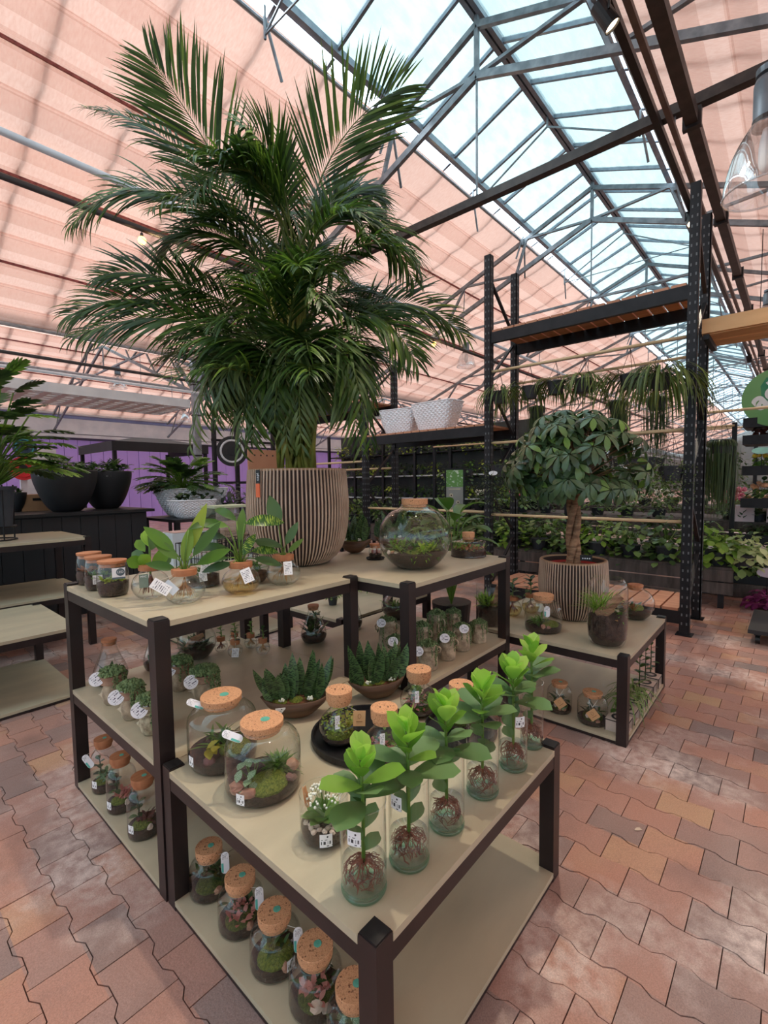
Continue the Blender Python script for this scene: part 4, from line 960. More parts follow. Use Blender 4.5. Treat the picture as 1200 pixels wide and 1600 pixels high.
# ------------------------------------------------------------------ top of the tall table: tumblers and root vases
ZT = 0.9005
def tumbler(label, c, R, seed, mat, led=False, card=False):
    rnd.seed(seed); t, p = jar('tumbler', label, 'terrarium', c, R, 0.125, soil=0.42, lid='wood', corkh=0.012, dot=False, mat=GL, cork=R*0.88)
    d = facing(c); q = Vector((-d.y, d.x, 0))
    leaves(t, mat, lambda m: [m.leaf(Vector((rnd.uniform(-1, 1)*R*0.6, rnd.uniform(-1, 1)*R*0.6, 0.056)), rdir(0.1, 1.3), UP, 0.028, 0.013, 0.5, 0.15, 0.5, 4) for k in range(46)])
    if led:
        o = obj('round_card', MB().plate(d*R*1.02+q*R*0.35+UP*0.092, q, UP, [(-0.022, -0.022), (0.022, -0.022), (0.022, 0.02), (-0.022, 0.02)], 0.001), WHITEc, t)
        x, y = q, UP; cc = d*(R*1.02+0.001)+q*(R*0.35+0.006)+UP*0.096
        obj('dark_disc', MB().plate(cc, x, y, ring(20, 0.0145), 0.0006), std('slate_print', (86, 104, 116), None, 5, 0.5), o)
        text('lettering', 'LED', 0.012, WHITEc, o, cc, x, y)
        obj('dark_strip', MB().plate(d*(R*1.02+0.001)+q*R*0.35+UP*0.074, x, y, [(-0.022, -0.004), (0.022, -0.004), (0.022, 0.003), (-0.022, 0.003)], 0.0006), std('slate_print', (86, 104, 116)), o)
    if card: obj('price_card', MB().plate(d*R*1.02-q*R*0.1+UP*0.048, q, UP, [(-0.017, -0.018), (0.017, -0.018), (0.017, 0.018), (-0.017, 0.018)], 0.001), PAPER, t)
tumbler('wooden-lidded tumbler terrarium, rearmost of three at the left table corner', (0.684, 2.300, ZT), 0.052, 61, L_rust)
tumbler('wooden-lidded tumbler terrarium with a white card, middle of three', (0.672, 2.150, ZT), 0.054, 62, L_mid, card=True)
tumbler('wooden-lidded tumbler terrarium with a round LED card, nearest of three', (0.668, 1.985, ZT), 0.056, 63, L_lime, led=True)

def root_bulb(label, c, R, H, water, rootm, seed):
    t = thing('root_vase', label, 'vase', c, 0, None); prof = JARS['bulb'](R, H); rnd.seed(seed)
    obj('glass_bulb', MB().lathe(prof, n=40), GL, t, smooth=True); rr = prof[-1][0]
    zs = H*0.46; pr = [(0.0005, 0.005)]+[(r*0.97, z+0.002) for r, z in prof if z < zs and r > 0.01]+[(r_at(prof, zs)*0.97, zs), (0.0005, zs)]
    obj('water', MB().lathe(pr, n=32), water, t, smooth=True)
    obj('cork_collar', MB().lathe([(rr*0.55, H-0.012), (rr*1.0, H-0.012), (rr*1.04, H), (rr*1.04, H+0.010), (rr*0.3, H+0.010), (rr*0.3, H)], n=28), CORKw, t)
    for j in range(4):
        m = MB()
        for k in range(9):
            a = rnd.uniform(0, 6.28); r = R*0.72*rnd.uniform(0.3, 1); e = Vector((r*cos(a), r*sin(a), rnd.uniform(0.014, H*0.25)))
            m.tube([(0, 0, H*0.8), (e.x*0.2, e.y*0.2, H*0.55), (e.x*0.8, e.y*0.8, H*0.36), e], [0.003, 0.0026, 0.0018, 0.0008] if k < 2 else [0.0012, 0.001, 0.0009, 0.0005], 5, False)
        obj('root', m, rootm, t, smooth=True)
    return t, H
def card(t, c, off, w, h, lean, mat='card', back=0.25): return hang_tag(t, c, (0, 0, 0.12), off, w, h, lean, back, mat)
def frame_of(c): d = facing(c); return d, Vector((-d.y, d.x, 0))
# clusia in a bulb vase
c = (0.742, 1.822, ZT); t, H = root_bulb('round vase of rooted clusia with a grey-green card, left of the root vases', c, 0.066, 0.118, WAT, ROOT, 71); d, q = frame_of(c)
obj('stem', MB().tube([(0, 0, H*0.7), (0.002, 0, 0.2), (0, 0, 0.235)], 0.004, 6), STEM, t)
for k, (x, z, L, mat) in enumerate([(-0.055, 0.205, 0.055, L_clusia), (-0.012, 0.225, 0.06, L_clusiaY), (0.0, 0.23, 0.062, L_clusiaY), (0.03, 0.21, 0.06, L_clusiaD), (0.05, 0.18, 0.065, L_clusia), (-0.05, 0.16, 0.075, L_clusia), (-0.03, 0.17, 0.07, L_clusiaD), (0.045, 0.155, 0.07, L_clusiaD), (0.02, 0.15, 0.075, L_clusia), (-0.01, 0.155, 0.07, L_clusia), (0.06, 0.165, 0.06, L_clusiaD)]):
    clusia_leaf(t, mat, q*x*0.25+UP*(z-0.03), q*x*14+d*rnd.uniform(-0.3, 0.5)+UP*(0.25 if z < 0.2 else 1.2), d, L, L*0.66, 0.2)
card(t, c, d*0.070-q*0.022+UP*0.078, 0.030, 0.048, 0.0, std('grey_green_card', (112, 128, 116), (98, 116, 104), 20, 0.6))
text('lettering', 'MYC', 0.010, WHITEc, t, d*0.0715-q*0.022+UP*0.094, q, UP)
# tall pointed-leaf dieffenbachia
c = (0.790, 1.650, ZT); t, H = root_bulb('round vase with long green calathea leaves and pale roots, front of the tall table', c, 0.070, 0.112, WAT, ROOTp, 72); d, q = frame_of(c)
def petioles(t, c0, specs, mat, d, q):
    sm = MB()
    for k, (x, z, L, W, ax, az, bend, mt) in enumerate(specs):
        b = q*x+UP*z+d*rnd.uniform(-0.02, 0.03); sm.tube([c0, c0.lerp(b, 0.5)+UP*0.02, b], [0.0035, 0.003, 0.002], 5)
        m = MB().leaf(b, q*ax+UP*az+d*rnd.uniform(-0.15, 0.25), d+UP*0.6, L, W, bend, 0.22, 0.46, 8); obj('leaf', m, mt or mat, t, smooth=True)
    obj('stem', sm, STEM, t, smooth=True)
c0 = Vector((0, 0, H*0.9))
petioles(t, c0, [(-0.03, 0.19, 0.13, 0.048, -1.0, 1.0, 0.1, L_clusia), (0.012, 0.17, 0.20, 0.045, 0.45, 1.2, 0.25, L_lime), (0.03, 0.165, 0.16, 0.04, 0.8, 1.0, 0.2, L_mid), (0.02, 0.26, 0.14, 0.03, 1.0, 0.5, 0.9, L_mid),
    (0.045, 0.13, 0.13, 0.045, 1.0, 0.5, 0.3, L_clusia), (-0.02, 0.16, 0.11, 0.04, -0.8, 0.9, 0.4, L_mid), (0.0, 0.14, 0.14, 0.042, 0.2, 1.0, 0.3, L_light), (-0.03, 0.12, 0.10, 0.036, -1, 0.4, 0.4, L_mid)], L_mid, d, q)
card(t, c, d*0.075-q*0.075+UP*0.078, 0.036, 0.064, 0.95); card(t, c, d*0.070-q*0.045+UP*0.072, 0.030, 0.05, 0.75, std('pale_blue_card', (206, 216, 226), (190, 204, 216), 20, 0.5))
# dark calathea
c = (1.000, 1.620, ZT); t, H = root_bulb('round vase of dark arching calathea leaves over straw-coloured roots', c, 0.072, 0.112, WATy, ROOTy, 73); d, q = frame_of(c)
c0 = Vector((0, 0, H*0.9)); sp = []
for x, z, L, ax, az, b, mt in [(-0.04, 0.26, 0.13, -1, 0.35, 1.0, L_mid), (-0.05, 0.22, 0.15, -1, 0.25, 0.9, L_dark), (-0.05, 0.18, 0.14, -1, 0.15, 0.8, L_dark), (-0.045, 0.14, 0.13, -1, 0.1, 0.9, L_dark), (-0.03, 0.12, 0.12, -1, -0.1, 0.6, L_dark),
    (0.02, 0.27, 0.17, 0.9, 0.2, 0.9, L_cal), (0.05, 0.2, 0.13, 1, -0.1, 0.7, L_dark), (0.04, 0.16, 0.12, 1, 0.1, 0.8, L_cal), (0.0, 0.2, 0.14, 0.1, 0.9, 0.4, L_mid), (0.05, 0.13, 0.12, 1, -0.2, 0.5, L_dark), (-0.01, 0.28, 0.12, -0.6, 0.6, 1.2, L_mid), (0.01, 0.15, 0.1, 0.3, 0.6, 0.8, L_cal)]:
    sp.append((x, z, L, 0.052 if mt is L_cal and L > 0.15 else 0.036, ax, az, b, mt))
petioles(t, c0, sp, L_dark, d, q)
card(t, c, d*0.076+q*0.022+UP*0.080, 0.038, 0.054, 0.35)
# strelitzia
c = (1.196, 1.612, ZT); t, H = root_bulb('round vase with one tall strelitzia leaf, before the ribbed planter', c, 0.071, 0.115, WAT, ROOTp, 74); d, q = frame_of(c); c0 = Vector((0, 0, H*0.8))
petioles(t, c0, [(-0.015, 0.245, 0.135, 0.062, -0.25, 1.0, 0.15, L_clusiaD), (0.012, 0.165, 0.11, 0.038, 0.55, 1.0, 0.1, L_clusiaD), (0.02, 0.13, 0.09, 0.026, 0.9, 0.8, 0.1, L_mid), (-0.02, 0.13, 0.10, 0.03, -0.9, 0.6, 0.4, L_dark)], L_clusiaD, d, q)
card(t, c, d*0.074+q*0.018+UP*0.080, 0.034, 0.054, 0.05)
# jars behind the vases
t, p = jar('drum', 'glass dome jar with a dark-planted bowl, behind the two left root vases', 'terrarium', (0.975, 1.870, ZT), 0.066, 0.155, lid=None, soil=0.28, mat=GL); d, q = frame_of((0.975, 1.87, 0))
leaves(t, L_mid, lambda m: tuft(m, (0, 0, 0.05), 40, 0.05, 0.016, 2, 0.6)); card(t, (0.975, 1.87, 0), d*0.072+q*0.01+UP*0.085, 0.036, 0.044, -0.15); card(t, (0.975, 1.87, 0), d*0.071-q*0.0+UP*0.05, 0.030, 0.04, 0.1)
t, p = jar('bulb', 'clear glass bulb jar standing behind the dark calathea vase', 'terrarium', (1.145, 1.745, ZT), 0.062, 0.150, lid=None, soil=0.3, mat=GL, soilmat=SOILr)
leaves(t, L_mid, lambda m: tuft(m, (0, 0, 0.06), 30, 0.045, 0.016, 2, 0.6))

# ------------------------------------------------------------------ tall table's middle shelf
ZM = 0.4505
def head_planter(label, c, R, H, az, seed, cover, tagoff, mat, vine=1.0):
    """a face vase: a neck of a head seen in profile, flared bowl rim above"""
    rnd.seed(seed); t = thing('face_planter', label, 'planter', c, az); m = MB(); n = 32; K = 22
    for i in range(K+1):
        z = H*0.70*i/K; f = i/K
        rb = R*(0.92 if f < 0.08 else 0.98)*(0.80+0.22*sin(pi*min(1, f*1.05))**0.8)
        for k in range(n):
            a = 2*pi*k/n; aa = (a+pi) % (2*pi)-pi
            r = rb
            nose = math.exp(-(aa/0.22)**2)*R*0.50*max(0, 1-abs(f-0.42)/0.20)*(1.25 if f < 0.42 else 0.9)
            brow = math.exp(-(aa/0.6)**2)*R*0.12*math.exp(-((f-0.66)/0.05)**2)
            lips = math.exp(-(aa/0.30)**2)*R*0.20*(math.exp(-((f-0.20)/0.03)**2)+math.exp(-((f-0.13)/0.03)**2))
            chin = math.exp(-(aa/0.4)**2)*R*0.14*math.exp(-((f-0.03)/0.04)**2)
            eye = -(math.exp(-((abs(aa)-0.42)/0.17)**2))*R*0.11*math.exp(-((f-0.56)/0.05)**2)
            lid = math.exp(-((abs(aa)-0.42)/0.13)**2)*R*0.07*math.exp(-((f-0.54)/0.02)**2)
            r += nose+brow+lips+chin+eye+lid; m.v.append(Vector((r*cos(a), r*sin(a), z)))
    for i in range(K):
        for k in range(n): a, b = i*n+k, i*n+(k+1) % n; m.f.append((a, b, b+n, a+n))
    m.f.append(tuple(reversed(range(n))))
    obj('face', m, mat, t, smooth=True)
    obj('rim', MB().lathe([(R*0.80, H*0.69), (R*1.15, H*0.72), (R*1.18, H*0.75), (R*1.02, H*0.77), (R*1.22, H*0.97), (R*1.27, H), (R*1.18, H), (R*1.0, H*0.9), (0.001, H*0.9)], n=30), M_terra if mat is M_clay else mat, t, smooth=True)
    pm = MB()
    for k in range(int(430*cover)):
        a = rnd.uniform(0, 6.28); r = R*1.25*math.sqrt(rnd.random()); z = H+0.018*(1-(r/(R*1.3))**2)+rnd.uniform(0, 0.012); pm.blob((r*cos(a), r*sin(a), z), rnd.uniform(0.0036, 0.0060), 6, 4)
    for s in range(int(12*vine)):
        a = rnd.uniform(2.0, 4.6); L = rnd.uniform(0.02, 0.10); x, y = R*1.3*cos(a), R*1.3*sin(a)
        for j in range(int(L/0.005)): pm.blob((x+rnd.uniform(-0.004, 0.004), y+rnd.uniform(-0.004, 0.004), H-j*0.005), 0.0036, 5, 3)
    tag(obj('pearl_foliage', pm, L_pearl, t), kind='stuff')
    if tagoff:                                 # the disc hangs outside the rim, turned to the aisle
        d = facing(c); q = Vector((-d.y, d.x, 0)); R_ = Matrix.Rotation(-az, 3, 'Z'); wv = R_ @ (d*tagoff[0]+q*tagoff[1]+UP*tagoff[2]); x = R_ @ q; y = R_ @ (UP-d*0.35).normalized()
        ln = tagoff[3]; x2 = x*cos(ln)+y*sin(ln); y2 = y*cos(ln)-x*sin(ln)
        o = obj('round_tag', MB().plate(wv, x2, y2, ring(26, 0.027, 1.0), 0.001), SCRIPT, t)
        obj('tag_string', MB().tube([wv+y2*0.025, (0, 0, H)], 0.0007, 4), STRING, t)
    return t
FA = math.atan2(0.75, -0.66)
head_planter('face planter with smooth clay profile and pearl vine, farthest left on the middle shelf', (0.668, 2.050, ZM), 0.038, 0.120, FA, 81, 1.0, (0.02, -0.052, 0.115, 0.55), M_clay)
head_planter('face planter trailing beads of vine over its cheek, second on the middle shelf', (0.668, 1.862, ZM), 0.036, 0.115, FA, 82, 1.1, (0.03, -0.048, 0.100, 0.65), M_clay, 1.6)
head_planter('pale blotched face planter nearest the corner leg on the middle shelf', (0.672, 1.695, ZM), 0.038, 0.112, FA, 83, 1.1, (0.04, -0.036, 0.105, 0.6), M_clay2)
head_planter('face planter just right of the corner leg, set back on the middle shelf', (0.900, 1.960, ZM), 0.040, 0.118, FA, 84, 0.9, (0.04, -0.040, 0.105, 0.2), M_clay)
head_planter('bushy face planter behind the wide jars, right end of the face planters', (0.925, 1.795, ZM), 0.044, 0.110, FA, 85, 1.4, (0.045, -0.050, 0.095, 0.5), M_clay, 1.4)
def tear(label, c, R, H, dark, seed, lidc=True):
    rnd.seed(seed); t, p = jar('tear', label, 'terrarium', c, R, H, soil=0.2, corkh=0.014, dot=False, lid='wood' if lidc else None, mat=GL if not dark else GLd)
    leaves(t, L_dark, lambda m: tuft(m, (0, 0, H*0.18), 40 if dark else 16, H*(0.55 if dark else 0.3), 0.016, 2, 0.5, (0.6, 1.5), half=False)); mound(t, Vector((0, 0, H*0.2)), R*0.6, 0.015, MOSSd, n=40)
    return t
tear('tapered bottle terrarium with wooden lid, at the left end of the middle shelf', (0.735, 2.270, ZM), 0.070, 0.185, False, 86)
tear('tapered bottle behind the corner leg on the middle shelf', (0.93, 2.27, ZM), 0.052, 0.180, False, 87, False)
t, p = jar('globe', 'big round dark-planted globe in the shade of the middle shelf', 'terrarium', (1.130, 2.255, ZM), 0.092, 0.175, lid=None, soil=0.3, soilmat=SOIL)
leaves(t, L_dark, lambda m: tuft(m, (0, 0, 0.05), 60, 0.085, 0.022, 4, 0.6)); obj('driftwood', MB().tube([(-0.05, 0.02, 0.05), (-0.03, -0.02, 0.10), (0.02, -0.03, 0.12)], [0.016, 0.02, 0.012], 7), BARK, t)
def mini_vase(label, c, R, seed, pink=False, lab=False):
    rnd.seed(seed); t, H = root_bulb(label, c, R, R*2.0, WAT, ROOT if pink else ROOTp, seed); d, q = frame_of(c)
    sm = MB(); lm = MB(); rosette_stem(lm, sm, (0, 0, H*0.8), 0.075, 9, 0.034, 0.020); obj('stem', sm, STEM, t); obj('foliage', lm, L_dark if seed % 2 else L_mid, t, smooth=True)
    if lab: card(t, c, d*R*1.15+UP*H*0.45, 0.034, 0.044, -0.1)
for k, (u, v, r, lb, pk, lab) in enumerate([(1.255, 2.245, 0.034, 'tiny rooted cutting in a pink-tinged glass bulb beside the dark globe', True, False), (1.262, 2.120, 0.038, 'tiny glass vase of a rooted cutting wearing a white card on the middle shelf', False, True),
        (1.385, 2.170, 0.034, 'tiny glass vase of a rooted cutting right of the white card', False, False), (1.372, 2.040, 0.036, 'tiny glass vase of a rooted cutting nearest the dark bottle', False, False), (1.350, 2.270, 0.030, 'tiny glass vase at the back of the middle shelf', True, False)]):
    mini_vase(lb, (u, v, ZM), r, 90+k, pk, lab)

# ------------------------------------------------------------------ top of the second tall table: globe, drum, small jar, bowls
c = (1.842, 1.412, ZT); t, p = jar('globe', 'large globe terrarium with wide cork, ferns and moss, on the tall table', 'terrarium', c, 0.180, 0.310, cork=0.062, corkh=0.028, soil=0.26, dot=False, mat=GL); d, q = frame_of(c)
obj('gravel_layer', MB().lathe([(0.001, 0.008), (0.085, 0.010), (0.105, 0.022), (0.122, 0.040), (0.124, 0.046)], n=30), std('pale_gravel', (176, 172, 160), (130, 124, 112), 90, 0.9), t)
for k in range(9): leaves(t, L_mid if k % 2 else L_light, lambda m: [m.leaf(Vector((cos(k*0.7), sin(k*0.7), 0))*0.085+UP*0.07, (Vector((cos(k*0.7), sin(k*0.7), 0))*0.4+rdir(0.2, 1.4)*0.8), UP, rnd.uniform(0.06, 0.105), 0.010, 0.9, 0.1, 0.5, 5, half=False) for j in range(34)], 'fern')
leaves(t, L_lime, lambda m: [m.leaf(d*0.05+q*0.055+Vector((rnd.uniform(-0.04, 0.04), rnd.uniform(-0.04, 0.04), rnd.uniform(0.07, 0.11))), rdir(0.1, 1.3), UP, 0.034, 0.016, 0.5, 0.15, 0.5, 4) for j in range(60)])
leaves(t, L_light, lambda m: [m.leaf(d*0.02-q*0.085+Vector((rnd.uniform(-0.04, 0.04), rnd.uniform(-0.04, 0.04), rnd.uniform(0.09, 0.14))), rdir(0.1, 1.3), UP, 0.032, 0.012, 0.5, 0.15, 0.5, 4) for j in range(50)])
mound(t, d*0.085-q*0.005+UP*0.072, 0.060, 0.026, MOSS, n=120)
for k in range(6): rock(t, d*(0.085+0.01*(k % 2))-q*(0.035+0.018*k)+UP*(0.074+0.003*k), 0.013, STONEw if k % 2 else STONE)
c = (2.300, 1.385, ZT); t, p = jar('drum', 'flat drum terrarium with small cork, at the right end of the tall table', 'terrarium', c, 0.098, 0.105, cork=0.033, corkh=0.030, soil=0.34, dot=False, mat=GL)
leaves(t, L_rust, lambda m: [m.leaf(Vector((rnd.uniform(-0.07, 0.07), rnd.uniform(-0.07, 0.07), 0.04)), rdir(0.1, 1.3), UP, 0.032, 0.012, 0.5, 0.15, 0.5, 4) for j in range(80)])
leaves(t, L_light, lambda m: [m.leaf(Vector((rnd.uniform(-0.07, 0.07), rnd.uniform(-0.07, 0.07), 0.04)), rdir(0.1, 1.3), UP, 0.034, 0.012, 0.5, 0.15, 0.5, 4) for j in range(60)])
t, p = jar('tumbler', 'small pink-planted jar on a dark saucer, behind the globe terrarium', 'terrarium', (1.905, 1.735, ZT), 0.036, 0.075, soil=0.4, lid='wood', corkh=0.012, dot=False)
leaves(t, L_pink, lambda m: tuft(m, (0, 0, 0.03), 26, 0.03, 0.012, 1.5, 0.5))
obj('saucer', MB().lathe([(0.001, 0.001), (0.048, 0.001), (0.052, 0.010), (0.049, 0.010), (0.046, 0.004), (0.001, 0.004)], n=24), M_blk, t)
boat('brown bowl of tall sansevieria nearest the ribbed planter, on the tall table', (1.995, 1.985, ZT), 0.22, 0.11, 0.075, RZ_R-0.3, 16, 101, False)
boat('brown bowl of sansevieria behind the globe terrarium, second from the planter', (2.235, 1.900, ZT), 0.22, 0.11, 0.075, RZ_R+0.2, 16, 102, False)

# clay jugs with pearl vine on the middle shelf
def jug(label, c, R, H, seed, tagoff, vine=1.0, handles=True):
    rnd.seed(seed); t = thing('clay_jug', label, 'planter', c, rnd.uniform(0, 6)); az = t.rotation_euler.z
    obj('jug_body', MB().lathe(sweep([(0.001, 0.002), (R*0.85, 0), (R*0.98, H*0.1), (R, H*0.5), (R*0.88, H*0.68), (R*0.80, H*0.76), (R*1.04, H*0.84), (R*1.0, H*0.90), (R*0.86, H*0.93), (R*0.9, H), (R*0.78, H), (R*0.7, H*0.9), (0.001, H*0.88)], 2), n=28), M_clay, t, smooth=True)
    if handles:
        for s in (0, pi): obj('handle', MB().tube([(cos(s)*R*r, sin(s)*R*r, H*z) for r, z in ((0.98, 0.62), (1.32, 0.66), (1.38, 0.78), (1.22, 0.86), (0.98, 0.86))], 0.0045, 6), M_clay, t, smooth=True)
    pm = MB()
    for k in range(260):
        a = rnd.uniform(0, 6.28); r = R*0.95*math.sqrt(rnd.random()); pm.blob((r*cos(a), r*sin(a), H+rnd.uniform(0, 0.026)*(1.2-r/R)), rnd.uniform(0.003, 0.0045), 5, 3)
    for s in range(int(12*vine)):
        a = rnd.uniform(0, 6.28); L = rnd.uniform(0.02, H*0.9)
        for j in range(int(L/0.006)): pm.blob((R*1.1*cos(a)+rnd.uniform(-0.003, 0.003), R*1.1*sin(a)+rnd.uniform(-0.003, 0.003), H-j*0.006), 0.0033, 5, 3)
    tag(obj('pearl_foliage', pm, L_pearl, t), kind='stuff')
    if tagoff:
        d = facing(c); q = Vector((-d.y, d.x, 0)); M_ = Matrix.Rotation(-az, 3, 'Z'); wv = M_ @ (d*R*1.2+q*tagoff[0]+UP*tagoff[1]); x = M_ @ q; y = M_ @ (UP-d*0.25).normalized()
        obj('round_tag', MB().plate(wv, x, y, ring(26, 0.024, 0.92), 0.001), SCRIPT, t); obj('tag_string', MB().tube([wv+y*0.02, (0, 0, H)], 0.0007, 4), STRING, t)
for k, a in enumerate([
    ('clay jug with vine just right of the black leg, pair of handles showing', (1.752, 1.272, ZM), 0.044, 0.115, (-0.045, 0.100), 1.0),
    ('clay jug with the lowest white round tag, second from the black leg', (1.912, 1.272, ZM), 0.040, 0.115, (-0.012, 0.118), 1.0),
    ('clay jug with a high white round tag, third from the black leg', (2.065, 1.285, ZM), 0.042, 0.122, (0.012, 0.125), 1.0),
    ('rightmost clay jug wrapped in long trailing vine strands', (2.225, 1.275, ZM), 0.040, 0.105, None, 2.6),
    ('clay jug left of the black leg bearing the lower of two tags', (1.690, 1.420, ZM), 0.042, 0.125, (-0.010, 0.130), 1.0),
    ('clay jug left of the black leg bearing the upper tag', (1.840, 1.600, ZM), 0.045, 0.150, (-0.030, 0.150), 1.2),
    ('clay jug in the second rank whose tag shows right of the black leg', (1.900, 1.420, ZM), 0.042, 0.140, (-0.050, 0.145), 1.5),
    ('clay jug in the second rank crowned with dark bushy vine', (2.060, 1.440, ZM), 0.044, 0.165, None, 2.0),
    ('clay jug in the second rank behind the high tag', (2.225, 1.440, ZM), 0.044, 0.135, None, 1.6)]):
    jug(a[0], a[1], a[2], a[3], 110+k, a[4], a[5])
def dark_bottle():
    t = tear('dark-planted tapered bottle with wooden lid behind the sansevieria bowls', (1.665, 1.985, ZM), 0.070, 0.190, True, 120)
    leaves(t, L_dark, lambda m: [m.leaf(Vector((rnd.uniform(-0.03, 0.03), rnd.uniform(-0.03, 0.03), rnd.uniform(0.03, 0.15))), rdir(0.3, 1.5), UP, 0.04, 0.02, 0.3, 0.1, 0.5, 3) for k in range(60)])
dark_bottle(); tear('teardrop terrarium with open top between the dark bottle and the black leg', (1.985, 1.985, ZM), 0.046, 0.185, False, 121, False)
t, p = jar('globe', 'wide fishbowl terrarium planted with ferns at the back of the jug shelf', 'terrarium', (2.290, 1.900, ZM), 0.105, 0.165, lid=None, soil=0.42)
leaves(t, L_mid, lambda m: tuft(m, (0, 0, 0.07), 70, 0.09, 0.012, 5, 0.9))
# ------------------------------------------------------------------ ribbed planters
def ribbed(t, R, H, rb, n=84):
    """egg-shaped planter: pale vertical ribs standing on a dark wall"""
    prof = sweep([(rb*0.4, 0.0), (rb, 0.0), (R*0.80, H*0.12), (R*0.95, H*0.33), (R, H*0.60), (R*0.975, H*0.86), (R*0.955, H)], 4)
    obj('planter_wall', MB().lathe(prof+[(R*0.90, H), (R*0.88, H*0.82), (0.001, H*0.82)], n=48), std('planter_groove', (54, 38, 34), (40, 28, 26), 20, 0.8), t, smooth=True)
    m = MB(); w = 2*pi*R/n*0.42
    for k in range(n):
        a = 2*pi*k/n; rad = Vector((cos(a), sin(a), 0)); tan = Vector((-sin(a), cos(a), 0)); pts = [(r, z) for r, z in prof if r > rb*0.8][::2]+[prof[-1]]; vs = []; fs = []
        for r, z in pts:
            ww = w*min(1, r/R*1.05)/2; vs += [rad*r-tan*ww+UP*z, rad*(r+0.006)-tan*ww*0.8+UP*z, rad*(r+0.006)+tan*ww*0.8+UP*z, rad*r+tan*ww+UP*z]
        for i in range(len(pts)-1):
            for j in range(3): a_ = i*4+j; fs.append((a_, a_+1, a_+5, a_+4))
        m.add(vs, fs)
    tag(obj('rib', m, std('planter_rib', (202, 178, 158), (180, 154, 134), 9, 0.75), t), kind='stuff')
    obj('rim', MB().lathe([(R*0.90, H-0.01), (R*0.895, H+0.003), (R*0.965, H+0.003), (R*0.97, H-0.008)], n=48), std('planter_rim', (170, 138, 108), (150, 120, 92), 9, 0.8), t, smooth=True)
    obj('soil', MB().blob((0, 0, H*0.86), (R*0.88, R*0.88, 0.02), 20, 4, 0.05), SOILr, t)

